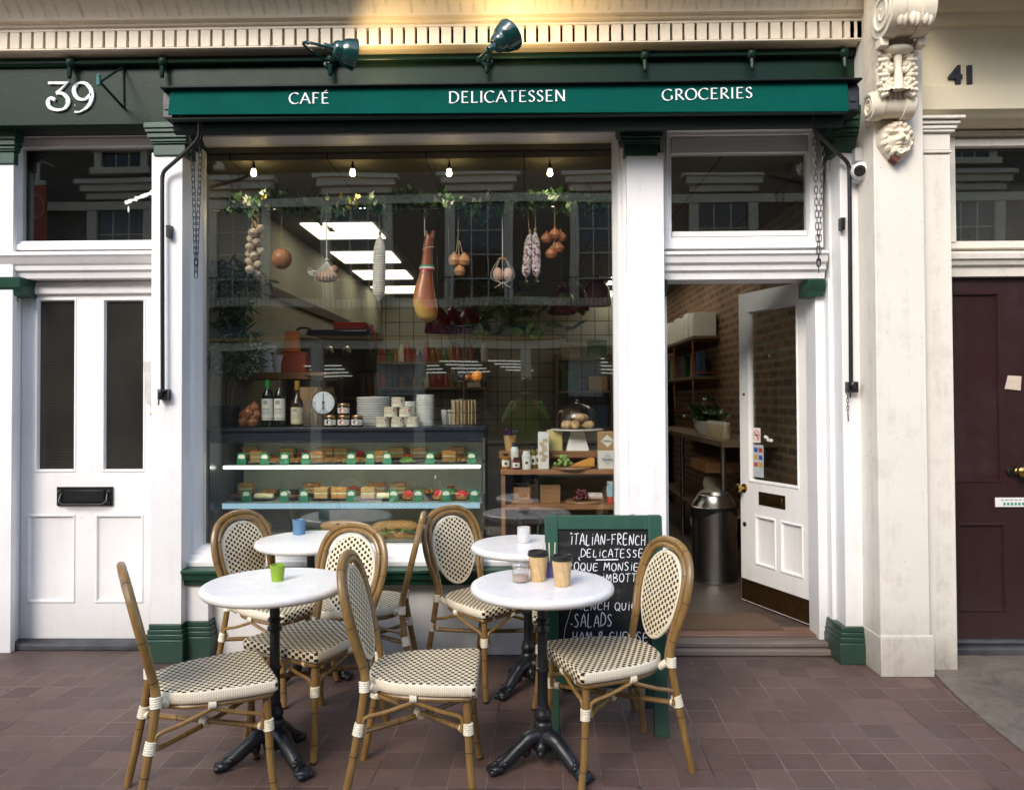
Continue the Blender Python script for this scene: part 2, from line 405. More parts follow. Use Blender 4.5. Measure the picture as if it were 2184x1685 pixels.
LEAFD = plain('dark_leaf', (.058, .10, .052), .45, var=.7, vs=22); LEAFI = plain('ivy_leaf', (.032, .085, .016), .45, var=.6, vs=30); LEAFY = plain('yellow_leaf', (.55, .45, .03), .5)
LEAFT = plain('trailing_leaf', (.075, .115, .025), .5, var=.5, vs=20)
BARK = plain('bark', (.15, .10, .06), .8, bs=40); POT = plain('black_pot', (.012, .012, .013), .5); SOIL = plain('soil', (.03, .02, .012), .9)
TWINE = plain('twine', (.42, .30, .15), .8); NETT = plain('white_net', (.70, .64, .58), .7)
# ------------------------------------------------------------------ the setting
YP, YW, YD, YR = 4.40, 4.585, 4.70, 4.53      # pilaster face, window glass, door plane, stall riser
g = MB(); g.quad((-30, -12, 0), (30, -12, 0), (30, 4.62, 0), (-30, 4.62, 0)); obj('pavement', g, GROUND, kind='structure')
edge = [(1985, 1432), (2002, 1447), (2040, 1487), (2080, 1522), (2120, 1556), (2184, 1607), (2300, 1700), (2700, 2030)]
c = MB(); pts = [G(*e) for e in edge]; pl = [(p.x, p.y) for p in pts] + [(6, 1.0), (12, 1.0), (12, 4.62), (pts[0].x, 4.62)]
c.prism(pl, lambda u, v, k: (u, v, .001 + .007 * k)); obj('concrete_pavement', c, CONC, kind='structure')

# ------------------------------------------------------------------ the deli building
XL = X(322, YP); XR2 = X(1865, YP)
shop = thing('delicatessen_building', 'white and dark green shopfront numbered 39 with big plate glass window', 'building', (0, 4.5, 0), world=True)
BW = 7.5                                    # top of the wall above
# wall above the shopfront, its roof and flanks
m = MB(); zc = Z(95, 4.3, 900)
m.box(-9, 2.05, 4.60, 4.85, zc - .02, BW); m.box(-9, X(-60, 4.5), 4.55, 4.85, 0, zc - .02); obj('upper_wall', m, BRICK_OP, shop)
# fascia board
zf0, zf1 = Z(268, 4.42, 300), Z(112, 4.42, 900)
m = MB(); m.box(-5, X(1853, 4.42), 4.42, 4.58, zf0 + .006, zf1); obj('fascia', m, OLIVE, shop, bevel=.004)
m = MB(); zt = Z(128, 4.40, 900); m.sweepx([(4.418, zt - .012), (4.405, zt - .012), (4.392, zt + .004), (4.392, zt + .03), (4.418, zt + .03)], -5, X(1848, 4.4)); obj('fascia_moulding', m, OLIVE, shop)
# rail with round bosses
m = MB(); zr = Z(127, 4.385, 900)
m.tube([(X(150, 4.385), 4.383, zr), (X(1800, 4.385), 4.383, zr)], .009, 8)
for px in (150, 347, 705, 1038, 1375, 1603, 1800):
    x = X(px, 4.38, 127); m.ell((x, 4.385, zr + .004), (.030, .030, .036), 12)
    m.tube([(x, 4.375, zr - .03), (x, 4.37, zr - .075)], .014, 8); m.ell((x, 4.37, zr - .08), (.014, .014, .018), 8)
obj('awning_rail', m, OLIVE, shop)
# cornice: fillet, slotted band, cove and soffit
m = MB(); zA, zB, zC, zD = Z(118, 4.41, 700), Z(96, 4.315, 700), Z(60, 4.315, 700), Z(49, 4.30, 700)
prof = [(4.60, zA), (4.36, zA), (4.345, zA + .006), (4.338, zA + .016), (4.332, zB - .016), (4.318, zB - .008), (4.318, zB), (4.36, zB), (4.36, zC), (4.318, zC), (4.318, zD - .006), (4.30, zD - .002), (4.292, zD + .012), (4.27, zD + .016), (4.24, zD + .06), (4.18, zD + .11), (4.08, zD + .16), (3.98, zD + .19), (3.96, zD + .21), (3.96, zD + .30), (4.60, zD + .34)]
xa, xb = -5.0, X(1872, 4.3)
m.sweepx(prof, xa, xb)
sp = (X(1816, 4.32) - X(14, 4.32)) / 69.3; xs = X(14, 4.32)
for i in range(-30, 71):                      # dentil blocks; the gaps between them are the dark slots
    x = xs + i * sp
    if x < xa or x > xb - sp: continue
    m.box(x + .0068, x + sp - .0068, 4.319, 4.3575, zB + .0005, zC - .0005)
m.box(X(1816, 4.32) + .015, xb, 4.319, 4.3575, zB + .0005, zC - .0005)
obj('cornice', m, BUFF, shop, bevel=.002, seg=1)
m = MB(); m.box(xa, xb, 4.358, 4.3598, zB + .002, zC - .002); obj('cornice_slot_backing', m, VOID, shop)

def pilaster(px0, px1, yf, pz_top, pz_plinth, capx0, capx1, cz0, cz1, side=.16, plinth=None, name='pilaster', dx=.0):
    x0, x1 = X(px0, yf), X(px1, yf); zt_, zp = Z(pz_top, yf, px0), Z(pz_plinth, yf, px0) if pz_plinth else 0
    m = MB(); m.box(x0, x1, yf, yf + side, max(zp - .01, .0), zt_ + .01); o = obj(name, m, WHITE, shop, bevel=.003)
    m = MB(); a, b = X(capx0, yf - .06), X(capx1, yf - .06); z0, z1 = Z(cz1, yf, px0), Z(cz0, yf, px0) ; h = z1 - z0
    y = yf
    for (ins, p_, f0, f1) in ((.032, .012, 0, .36), (.022, .022, .36, .42), (.016, .030, .42, .52), (.008, .042, .52, .68), (.0, .052, .68, .80), (-.004, .060, .80, 1.0)):
        m.box(a + ins, b - ins, y - p_, y + side - .01, z0 + h * f0 + .0005, z0 + h * f1)
    obj('capital', m, GREEN, o, bevel=.004)
    if plinth:
        m = MB()
        for (a_, b_, yy, dep) in plinth:
            m.box(a_, b_, yy, dep, 0.0, zp - .085); m.box(a_ + .005, b_ - .005, yy + .007, dep - .001, zp - .0845, zp - .055)
            m.box(a_ + .010, b_ - .010, yy + .013, dep - .002, zp - .0545, zp - .030); m.box(a_ + .016, b_ - .016, yy + .019, dep - .003, zp - .0295, zp)
        obj('plinth', m, GREEN, o, bevel=.005)
    return o
pilaster(322, 388, YP, 330, 1330, 305, 398, 268, 334, .34, [(X(307, 4.37, 1370), X(386, 4.37, 1370) + .01, 4.37, 4.60), (X(388, 4.43, 1370), X(450, 4.43, 1370), 4.43, 4.62)])
pilaster(1340, 1419, 4.44, 330, 1345, 1325, 1422, 266, 334, .26, [(X(1332, 4.41, 1370), X(1428, 4.41, 1370), 4.41, 4.66)])
pr = pilaster(1797, 1866, YP, 322, 1335, 1780, 1853, 232, 327, .40, [(X(1793, 4.36, 1370), X(1869, 4.36, 1370), 4.36, 4.62)])
m = MB(); m.box(X(1775, 4.52, 1370), X(1792, 4.40, 1370), 4.50, 4.68, 0, Z(1330, 4.5, 1780)); obj('plinth', m, GREEN, pr, bevel=.005)
pilaster(-60, 26, 4.555, 350, None, -60, 27, 282, 352, .04)
# shop window: frame, pane, sill
INS = .105; wx0, wx1 = X(433, YW) - INS, X(1309, YW) + INS; wz0, wz1 = Z(1161, YW, 800) - INS, Z(306, YW, 800) + INS
m = MB()
gi = X(433, YW) - wx0
m.ring(wx0, wx1, wz0, wz1, [(0, 4.66), (0, 4.47), (.028, 4.462), (.034, 4.485), (.056, 4.492), (.062, 4.515), (.080, 4.520), (.088, 4.552), (INS, YW - .006), (INS, YW + .05), (0, YW + .05)])
wf = obj('window_frame', m, WHITE, shop, bevel=.002, seg=1)
i0, zi0, zi1 = X(1309, YW), Z(1161, YW, 500), Z(307, YW, 700)
m = MB(); m.box(wx0 + INS, wx1 - INS, YW, YW + .006, wz0 + INS, wz1 - INS); obj('pane', m, PANE, wf)
m = MB(); zs0, zs1 = Z(1250, 4.42, 500), Z(1213, 4.42, 500)
m.sweepx([(4.50, zs0), (4.44, zs0), (4.432, zs0 + .03), (4.415, zs0 + .036), (4.405, zs1 - .03), (4.39, zs1 - .022), (4.39, zs1 - .004), (4.46, zs1 + .002), (4.60, zs1 + .002), (4.60, zs0)], X(390, 4.42), X(1338, 4.44)); obj('window_sill', m, GREEN, shop, bevel=.003)
m = MB(); m.box(X(446, YR), X(1338, YR), YR, 4.66, 0, zs0); m.box(X(388, 4.46), X(445, 4.46), 4.46, 4.66, .0, zs0 - .002); obj('stall_riser', m, WHITE, shop, bevel=.003)
# header above window, below the fascia
m = MB(); m.box(-5, X(1853, 4.5), 4.52, 4.68, wz1 + .001, zf0 + .005); obj('header', m, BLACK, shop)

# doorway on the right: transom window, moulding, jambs, steps
tx0, tx1 = X(1411, 4.56), X(1738, 4.56); tz0, tz1 = Z(530, 4.56, 1500), Z(262, 4.56, 1500)
m = MB(); ix = X(1433, 4.62) - tx0
m.ring(tx0, tx1 + .06, tz0, tz1, [(0, 4.70), (0, 4.56), (.045, 4.555), (.05, 4.575), (.068, 4.58), (.078, 4.61), (.078, 4.66), (0, 4.66)])
m.box(tx0 + .078, tx1 - .02, 4.60, 4.66, tz0 + .078, tz0 + .11); m.box(tx0 + .078, tx1 - .02, 4.59, 4.66, Z(328, 4.6, 1500), tz1 - .078)
tf = obj('transom_window_frame', m, WHITE, shop, bevel=.002, seg=1)
m = MB(); m.box(tx0 + .079, tx1 - .019, 4.625, 4.630, tz0 + .111, Z(329, 4.6, 1500)); obj('pane', m, DPANE, tf)
za, zb = Z(594, 4.52, 1560), Z(536, 4.52, 1560); hh = zb - za
m = MB(); m.sweepx([(4.74, za), (4.56, za), (4.555, za + hh * .25), (4.535, za + hh * .32), (4.53, za + hh * .5), (4.51, za + hh * .58), (4.50, za + hh * .80), (4.485, za + hh * .86), (4.485, zb - .004), (4.60, zb + .004), (4.74, zb + .004)], X(1413, 4.5), X(1770, 4.5)); obj('transom_bar', m, WHITE, shop, bevel=.002)
for a, b in ((1410, 1427), (1728, 1766)):
    m = MB(); x0, x1 = X(a, 4.52), X(b, 4.52); z0, z1 = Z(630, 4.52, a), Z(595, 4.52, a)
    m.sweepx([(4.7, z0), (4.565, z0), (4.56, z0 + .03), (4.54, z0 + .05), (4.53, z1 - .002), (4.7, z1 - .002)], x0, x1); obj('door_bracket', m, GREEN, shop, bevel=.004)
m = MB(); jx0, jx1 = X(1738, 4.62), X(1797, YP)
m.box(jx0, jx1 + .02, 4.60, 4.76, .06, za - .001); m.box(jx0 + .05, jx1 + .02, 4.53, 4.599, .05, za - .001); m.box(jx0 + .10, jx1 + .01, 4.46, 4.529, .05, za + .9)
m.box(X(1419, 4.6), X(1424, 4.7), 4.705, 4.76, .10, za - .001); m.box(jx0 + .06, jx1 + .02, 4.53, 4.70, za - .001, zf0); obj('door_jamb', m, WHITE, shop, bevel=.003)
m = MB(); sx0, sx1 = X(1422, 4.55, 1370), X(1780, 4.55, 1370); s1 = Z(1370, 4.54, 1600)
m.box(sx0 - .05, sx1, 4.50, 4.66, 0, s1 * .55); m.box(sx0 - .05, sx1 - .03, 4.535, 4.72, s1 * .55, s1); obj('door_step', m, GREYW, shop, bevel=.008)
m = MB(); zfl = Z(1352, 4.66, 1600); m.box(sx0 - .02, sx1 - .06, 4.64, 4.80, s1, zfl); obj('threshold', m, wood('threshold_wood', (.17, .095, .065), .5), shop, bevel=.004)
FL = zfl - .004

# left door with mesh glass, its transom window and step
dx0, dx1 = X(46, YD), X(335, YD); dz0, dz1 = Z(1362, YD, 200), Z(597, YD, 200)
def panel_door(name, px_open, x0, x1, z0, z1, y, mt, parent, th=.05):
    """slab of stiles and rails round rectangular openings (x0, x1, z0, z1, depth, glazed)"""
    m = MB(); xs = sorted({x0, x1, *[v for o in px_open for v in o[:2]]}); zs = sorted({z0, z1, *[v for o in px_open for v in o[2:4]]})
    for i in range(len(xs) - 1):
        for j in range(len(zs) - 1):
            cx, cz = (xs[i] + xs[i + 1]) / 2, (zs[j] + zs[j + 1]) / 2
            if any(o[0] < cx < o[1] and o[2] < cz < o[3] for o in px_open): continue
            b = len(m.v); m.v += [(xs[i], y, zs[j]), (xs[i + 1], y, zs[j]), (xs[i + 1], y, zs[j + 1]), (xs[i], y, zs[j + 1])]; m.face((b, b + 1, b + 2, b + 3))
    for o in px_open:
        if o[4]: m.ring(o[0], o[1], o[2], o[3], [(0, y), (.006, y - .005), (.014, y - .004), (.020, y + .012), (.022, y + .03)])
        else: m.ring(o[0], o[1], o[2], o[3], [(0, y), (.006, y - .006), (.014, y - .005), (.022, y + .010), (.030, y + .012)], back=0)
    b = len(m.v); m.v += [(x0, y, z0), (x1, y, z0), (x1, y, z1), (x0, y, z1), (x0, y + th, z0), (x1, y + th, z0), (x1, y + th, z1), (x0, y + th, z1)]
    for f in ((0, 4, 5, 1), (1, 5, 6, 2), (2, 6, 7, 3), (3, 7, 4, 0)): m.face([b + k for k in f])
    return obj(name, m, mt, parent)
def rz_(a, b, c_, d, Y): return (X(a, Y), X(b, Y), Z(d, Y, a), Z(c_, Y, a))
ops = [(*rz_(75, 164, 636, 1008, YD), 1), (*rz_(217, 311, 636, 1008, YD), 1), (*rz_(59, 163, 1096, 1286, YD), 0), (*rz_(204, 308, 1096, 1286, YD), 0)]
ld = panel_door('front_door', ops, dx0, dx1, dz0, dz1, YD, WHITE, shop)
WIREG = Mat('wired_glass'); WIREG.set(Roughness=.10); WIREG.col(WIREG.ramp(WIREG.noise(2, 3), [(.3, (.018, .017, .014)), (.7, (.030, .028, .023))]))
_x, _y, _z = WIREG.xyz(); _w = ((_x * 55).fract().lt(.12)).op('MAXIMUM', (_z * 55).fract().lt(.12)); WIREG.bump(_w, .5, .001); WIREG = WIREG.m
for o in ops[:2]:
    m = MB(); m.box(o[0] + .018, o[1] - .018, YD + .018, YD + .024, o[2] + .018, o[3] - .018); obj('pane', m, WIREG, ld)
m = MB(); a = rz_(125, 243, 1038, 1078, YD); m.box(a[0], a[1], YD - .014, YD - .001, a[2], a[3]); m.box(a[0] + .05, a[1] - .05, YD - .021, YD - .0145, a[2] + .025, a[3] - .02)
m.tube([(a[0] + .03, YD - .012, a[3] - .03), (a[0] + .025, YD - .035, a[2] + .03), (a[0] + .05, YD - .045, a[2] + .012), (a[1] - .05, YD - .045, a[2] + .012), (a[1] - .025, YD - .035, a[2] + .03), (a[1] - .03, YD - .012, a[3] - .03)], .006, 8)
for sx in (a[0] + .02, a[1] - .02): m.ell((sx, YD - .015, a[3] - .03), .014, 8); m.ell((sx, YD - .015, a[2] + .016), .010, 8)
obj('letterbox', m, BLACK, ld, bevel=.004)
m = MB(); a = rz_(37, 330, 600, 629, 4.68); m.sweepx([(YD - .001, a[2]), (4.675, a[2] + .004), (4.672, a[2] + .02), (4.685, a[3] - .01), (YD - .001, a[3])], a[0], a[1]); obj('weather_bar', m, WHITE, ld, bevel=.003)
m = MB(); a = rz_(303, 323, 771, 862, 4.66); m.prism([(a[0], a[3]), (a[1] + .03, a[3]), (a[1] + .03, a[2]), (a[0] + .022, a[2]), (a[0] + .012, (a[2] + a[3]) / 2)], lambda u, v, k: (u, 4.672 + .006 * k, v)); obj('lock_plate', m, plain('worn_plate', (.52, .51, .50), .5, var=.2), ld)
m = MB(); m.ell((X(321, 4.66), 4.675, Z(882, 4.66, 320)), .012, 10); obj('latch', m, BRASS, ld)
m = MB(); m.box(X(-60, YD), dx0 - .004, 4.67, 4.76, 0, Z(632, YD, 20)); m.box(X(-30, 4.6), X(24, 4.6), 4.60, 4.669, 0, Z(640, 4.6, 20)); m.box(X(-60, 4.6), X(335, 4.6), 4.735, 4.80, .0, Z(540, 4.7, 200)); obj('door_frame', m, WHITE, shop, bevel=.003)
m = MB(); a = rz_(-60, 40, 591, 630, 4.53); m.sweepx([(4.7, a[2]), (4.57, a[2]), (4.56, a[2] + .03), (4.54, a[2] + .05), (4.53, a[3]), (4.7, a[3])], a[0], a[1]); obj('door_bracket', m, GREEN, shop, bevel=.004)
za, zb = Z(592, 4.56, 180), Z(537, 4.56, 180); hh = zb - za
m = MB(); m.sweepx([(4.734, za), (4.60, za), (4.59, za + hh * .22), (4.572, za + hh * .3), (4.566, za + hh * .48), (4.55, za + hh * .56), (4.54, za + hh * .76), (4.525, za + hh * .84), (4.525, zb - .004), (4.60, zb + .006), (4.734, zb + .006)], X(-60, 4.55), X(330, 4.55)); obj('transom_bar', m, WHITE, shop, bevel=.002)
a = rz_(8, 352, 270, 536, 4.58); m = MB()
m.ring(a[0], a[1], a[2] + .006, a[3], [(0, 4.72), (0, 4.58), (.035, 4.578), (.04, 4.60), (.058, 4.605), (.066, 4.64), (.066, 4.68), (0, 4.68)])
b = rz_(36, 324, 318, 530, 4.64); m.box(a[0] + .066, a[1] - .066, 4.61, 4.68, b[3], a[3] - .066)
tl = obj('transom_window_frame', m, WHITE, shop, bevel=.002, seg=1)
m = MB(); m.box(a[0] + .067, a[1] - .067, 4.650, 4.655, a[2] + .074, b[3] - .001); obj('pane', m, DPANE, tl)
m = MB(); q = rz_(268, 322, 408, 445, 4.645); rr = random.Random(3)
for k in range(9):
    t = k / 8; m.ell((q[0] + (q[1] - q[0]) * t, 4.649, q[2] + (q[3] - q[2]) * (.35 + .55 * t)), (.012 + .006 * rr.random(), .0015, .007 + .012 * rr.random()), 8)
m.ell((q[0] + .012, 4.649, q[2] - .005), (.006, .0015, .02), 8); obj('paint_splash', m, WHITE, tl)
m = MB(); m.sweepx([(4.80, 0), (4.60, 0), (4.60, .030), (4.612, .040), (4.80, .048)], X(-60, 4.6), X(306, 4.6)); obj('door_step', m, SLATE, shop, bevel=.006)
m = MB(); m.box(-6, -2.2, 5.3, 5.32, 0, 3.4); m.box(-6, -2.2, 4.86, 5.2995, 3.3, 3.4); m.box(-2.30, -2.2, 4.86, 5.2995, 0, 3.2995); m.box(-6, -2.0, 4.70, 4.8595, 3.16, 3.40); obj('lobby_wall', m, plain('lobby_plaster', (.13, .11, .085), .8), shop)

# ------------------------------------------------------------------ neighbour building, number 41
nb = thing('neighbour_building', 'cream rendered house numbered 41 with a dark maroon front door', 'building', (3.5, 4.5, 0), world=True)
Yc, Yc2 = 4.19, 4.27
x0, x1, x2 = X(1870, Yc), X(1977, Yc), X(2034, Yc2)
m = MB(); m.box(x0, x1, Yc, 4.7, 0, 4.6); zb = Z(1353, Yc, 1920); obj('party_pillar', m, CREAM, nb, bevel=.006)
m = MB(); m.box(x0 - .004, x1 + .012, Yc - .014, 4.60, 0, zb - .012); m.sweepx([(Yc - .001, zb - .0115), (Yc - .014, zb - .0115), (Yc - .001, zb)], x0 - .003, x1 + .011); obj('pillar_plinth', m, CREAM, nb, bevel=.006)
m = MB(); zk = Z(330, Yc2, 2000); m.box(x1 + .0005, x2, Yc2, 4.7, 0, zk); obj('side_pilaster', m, CREAM, nb, bevel=.005)
m = MB(); z0, z1 = Z(328, Yc2, 2000), Z(254, Yc2, 2000); h = z1 - z0
for (p_, f0, f1) in ((.010, 0, .08), (.004, .08, .58), (.022, .58, .66), (.030, .66, .78), (.042, .78, .90), (.060, .90, 1)): m.box(x1 + .0006, x2 + p_ - .004, Yc2 - p_, 4.6, z0 + h * f0 + .0008, z0 + h * f1)
obj('side_capital', m, CREAM, nb, bevel=.005)
m = MB(); zz = [Z(v, 4.40, 2100) for v in (252, 236, 185, 92, 70, 64, 45, 40, 25)]
m.sweepx([(4.70, zz[0]), (4.44, zz[0]), (4.42, zz[0] + .012), (4.40, zz[1] - .012), (4.375, zz[1]), (4.375, zz[2]), (4.40, zz[2] + .001), (4.40, zz[3]), (4.375, zz[4]), (4.37, zz[5]), (4.34, zz[5] + .004), (4.33, zz[6]), (4.325, zz[7]), (4.29, zz[7] + .004), (4.27, zz[8]), (4.26, zz[8] + .02), (3.8, zz[8] + .08), (3.5, zz[8] + .10), (3.5, zz[8] + .3), (4.7, zz[8] + .35)], x1 + .0005, 7); obj('neighbour_fascia', m, plain('cream_fascia_paint', (.74, .66, .48), .55, var=.06, vs=2, bs=40, bd=.002), nb, bevel=.002)
m = MB(); m.box(2.05, 7, 4.62, 4.85, zz[8], BW); obj('upper_wall', m, CREAM, nb)
Yn = 4.58
fx = X(2016, Yn)
m = MB(); q = rz_(2010, 2520, 280, 530, Yn)
m.ring(q[0], q[1], q[2], q[3], [(0, 4.75), (0, Yn), (.03, Yn - .004), (.035, Yn + .02), (.05, Yn + .04), (0, Yn + .06)]); bx = X(2036, Yn); m.box(bx - .014, bx + .022, Yn - .002, Yn + .05, q[2] + .036, q[3] - .036); m.box(q[0] + .05, q[1] - .05, Yn + .0, Yn + .05, Z(312, Yn, 2100), q[3] - .05)
nw = obj('transom_window_frame', m, CREAM, nb, bevel=.002)
m = MB(); m.box(q[0] + .051, q[1] - .051, Yn + .052, Yn + .057, q[2] + .051, Z(313, Yn, 2100)); obj('pane', m, DPANE, nw)
m = MB(); za, zb2 = Z(588, 4.5, 2100), Z(536, 4.5, 2100); hh = zb2 - za
m.sweepx([(4.70, za), (4.54, za), (4.53, za + hh * .4), (4.51, za + hh * .45), (4.50, za + hh * .62), (4.485, za + hh * .68), (4.48, za + hh * .9), (4.50, zb2), (4.70, zb2 + .003)], X(2012, 4.5), 6); obj('transom_bar', m, CREAM, nb, bevel=.002)
nd0, nd1 = X(2019, Yn), X(2019, Yn) + 1.0
ops = [(*rz_(2030, 2134, 624, 1030, Yn), 0), (*rz_(2038, 2140, 1115, 1305, Yn), 0)]
o1, o2 = ops[0], ops[1]; ops += [(o1[1] + .17, o1[1] + .17 + (o1[1] - o1[0]), o1[2], o1[3], 0), (o2[1] + .17, o2[1] + .17 + (o2[1] - o2[0]), o2[2], o2[3], 0)]
nd = panel_door('front_door', ops, nd0, nd1, Z(1362, Yn, 2100), Z(589, Yn, 2100), Yn, MAROON, nb)
m = MB(); p = P(2172, 1006, Yn - .03); m.lathe([(.0, 0), (.02, 0), (.022, .012), (.014, .02), (.014, .03), (.030, .036), (.034, .05), (.030, .062), (.018, .070), (0, .072)], 8, (p.x + .012, Yn + .0, p.z), 0, Matrix.Rotation(R(90), 4, 'X')); m.lathe([(0, 0), (.034, 0), (.034, .008), (0, .008)], 12, (p.x - .02, Yn, p.z), 1, Matrix.Rotation(R(90), 4, 'X')); obj('door_knob', m, [BRASS, BLACK], nd)
m = MB(); q = rz_(2117, 2230, 1061, 1081, Yn); m.box(q[0], q[1], Yn - .008, Yn - .0005, q[2], q[3]); lp = obj('letter_plate', m, WHCARD, nd, bevel=.002)
m = MB(); w_ = q[1] - q[0]
for k in range(9): m.box(q[0] + .03 + w_ * .085 * k, q[0] + .03 + w_ * .085 * k + w_ * .06, Yn - .0092, Yn - .0082, q[3] - .016, q[3] - .010)
for k in range(10): m.box(q[0] + .045 + w_ * .07 * k, q[0] + .045 + w_ * .07 * k + w_ * .045, Yn - .0094, Yn - .0082, q[2] + .011, q[2] + .027, 1)
obj('print', m, [plain('print_grey', (.30, .33, .33), .6), plain('print_green', (.05, .28, .20), .6)], lp)
m = MB(); q = (X(2141, Yn, 815), X(2177, Yn, 815), Z(833, Yn, 2150), Z(801, Yn, 2150)); m.prism([(q[0], q[2] + .01), (q[1] - .006, q[2]), (q[1], q[3] - .005), (q[0] + .02, q[3])], lambda u, v, k: (u, Yn - .004 - .004 * (1 - k) - .01 * abs(v - q[2]), v)); obj('paper_scrap', m, plain('tape_paper', (.55, .45, .36), .6), nd)
m = MB(); m.box(nd0 - .02, nd1 + .2, 4.50, 4.72, 0, Z(1364, 4.52, 2100) * .55); m.box(nd0 - .02, nd1 + .2, 4.545, 4.72, Z(1364, 4.52, 2100) * .55, Z(1364, 4.56, 2100)); obj('door_step', m, SLATE, nb, bevel=.012)
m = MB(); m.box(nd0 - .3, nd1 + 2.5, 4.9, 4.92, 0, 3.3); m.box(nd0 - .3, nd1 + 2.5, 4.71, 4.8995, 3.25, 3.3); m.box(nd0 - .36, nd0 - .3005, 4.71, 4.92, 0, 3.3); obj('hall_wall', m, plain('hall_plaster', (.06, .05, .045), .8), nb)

# ------------------------------------------------------------------ the shop's room
RX0, RX1, RY1, RH = -2.05, 2.02, 11.0, 2.96
def slab(name, mt, *b): m = MB(); m.box(*b); return obj(name, m, mt, kind='structure')
slab('interior_floor', FLOORI, RX0, RX1, 4.66, RY1, FL - .1, FL)
slab('interior_ceiling', CEIL, RX0 - .2, RX1 + .1, 4.645, RY1, RH, RH + .05)
slab('interior_bulkhead', PLASTER, RX0 - .2, RX1 + .1, 4.642, 4.70, RH + .051, 3.42)
slab('interior_roof', VOID, RX0 - .3, RX1 + .2, 4.86, RY1 + .2, 3.6, 3.7)
slab('interior_back_wall', TILE_W, RX0, RX1, RY1, RY1 + .1, 0, RH)
slab('interior_brick_wall', BRICK_IN, RX1, RX1 + .1, 4.76, RY1, 0, RH)
slab('interior_side_wall', PLASTER, RX0 - .1, RX0, 4.66, RY1, 0, RH)
m = MB(); m.sweepx([(0, 2.33), (.025, 2.33), (.04, 2.37), (.05, 2.40), (0, 2.40)], 0, 6.2)
obj('interior_side_wall_trim', m, plain('grey_trim', (.20, .18, .14), .6), loc=(RX0, 10.9, 0), rz=R(-90), kind='structure')
def lightpanel(px0, px1, pya, pyb):
    za_ = RH - .006; a = G(px0, pya, za_); bq = G(px1, pyb, za_); 
    return a.x, a.y, bq.y
for i, (pl_, pr_, ya, yb) in enumerate(((640, 804, 476, 507), (705, 851, 537, 558), (752, 879, 577, 594), (790, 905, 611, 624))):
    A = G(pl_, ya, RH); B = G(pr_, ya, RH); yb_ = G(pl_, yb, RH).y
    single('ceiling_light', MB().box(A.x, A.x + .60, A.y, A.y + .60, RH - .012, RH - .001), LIGHT_PANEL, ('square ceiling light panel nearest the shop window above the hanging salami', 'second square ceiling light panel in from the window', 'third square ceiling light panel in from the window, left of the ham', 'farthest square ceiling light panel of the row left of the ham')[i], 'ceiling light', group='lit square panels in the shop ceiling')
    single('ceiling_light', MB().box(A.x + 3.0, A.x + 3.6, A.y + .6, A.y + 1.2, RH - .012, RH - .001), LIGHT_PANEL, ('ceiling light panel nearest the window in the right row by the window edge', 'second ceiling light panel of the right row', 'third ceiling light panel of the right row above the red lampshades', 'farthest ceiling light panel of the right row')[i], 'ceiling light', group='lit square panels in the shop ceiling')
# ------------------------------------------------------------------ the far side of the street (seen mirrored in the panes)
YO = -8.5; VS = FPX / (2 * YW - YO)          # mirrored scale in pixels per metre
def OX(px): return (px - 1120) / VS
def OZ(py): return 1.5 + (850 - py) / VS
m = MB(); m.quad((-30, -6.6, .003), (30, -6.6, .003), (30, -1.6, .003), (-30, -1.6, .003)); obj('road', m, plain('asphalt', (.05, .05, .052), .8, var=.3, bs=60), kind='structure')
ob = thing('opposite_building', 'dark brick terrace with pale window surrounds across the street, mirrored in the big window', 'building', (0, YO, 0), world=True)
STUC = plain('pale_stucco', (.74, .61, .43), .7, var=.12, vs=3); GLD = plain('dark_sash_glass', (.012, .014, .016), .08)
m = MB(); m.box(-18, 18, YO - 3, YO, 3.6, 7.7); m.box(-18, 18, YO - 3, YO - 2.0, 0, 3.6); obj('wall', m, BRICK_OP, ob)
m = MB(); m.box(-18, 18, YO + .001, YO + .10, OZ(436), OZ(418)); m.box(-18, 18, YO + .001, YO + .35, 3.62, 3.80); m.box(-18, 18, YO, YO + .4, 7.45, 7.7)
obj('stringcourse', m, STUC, ob)
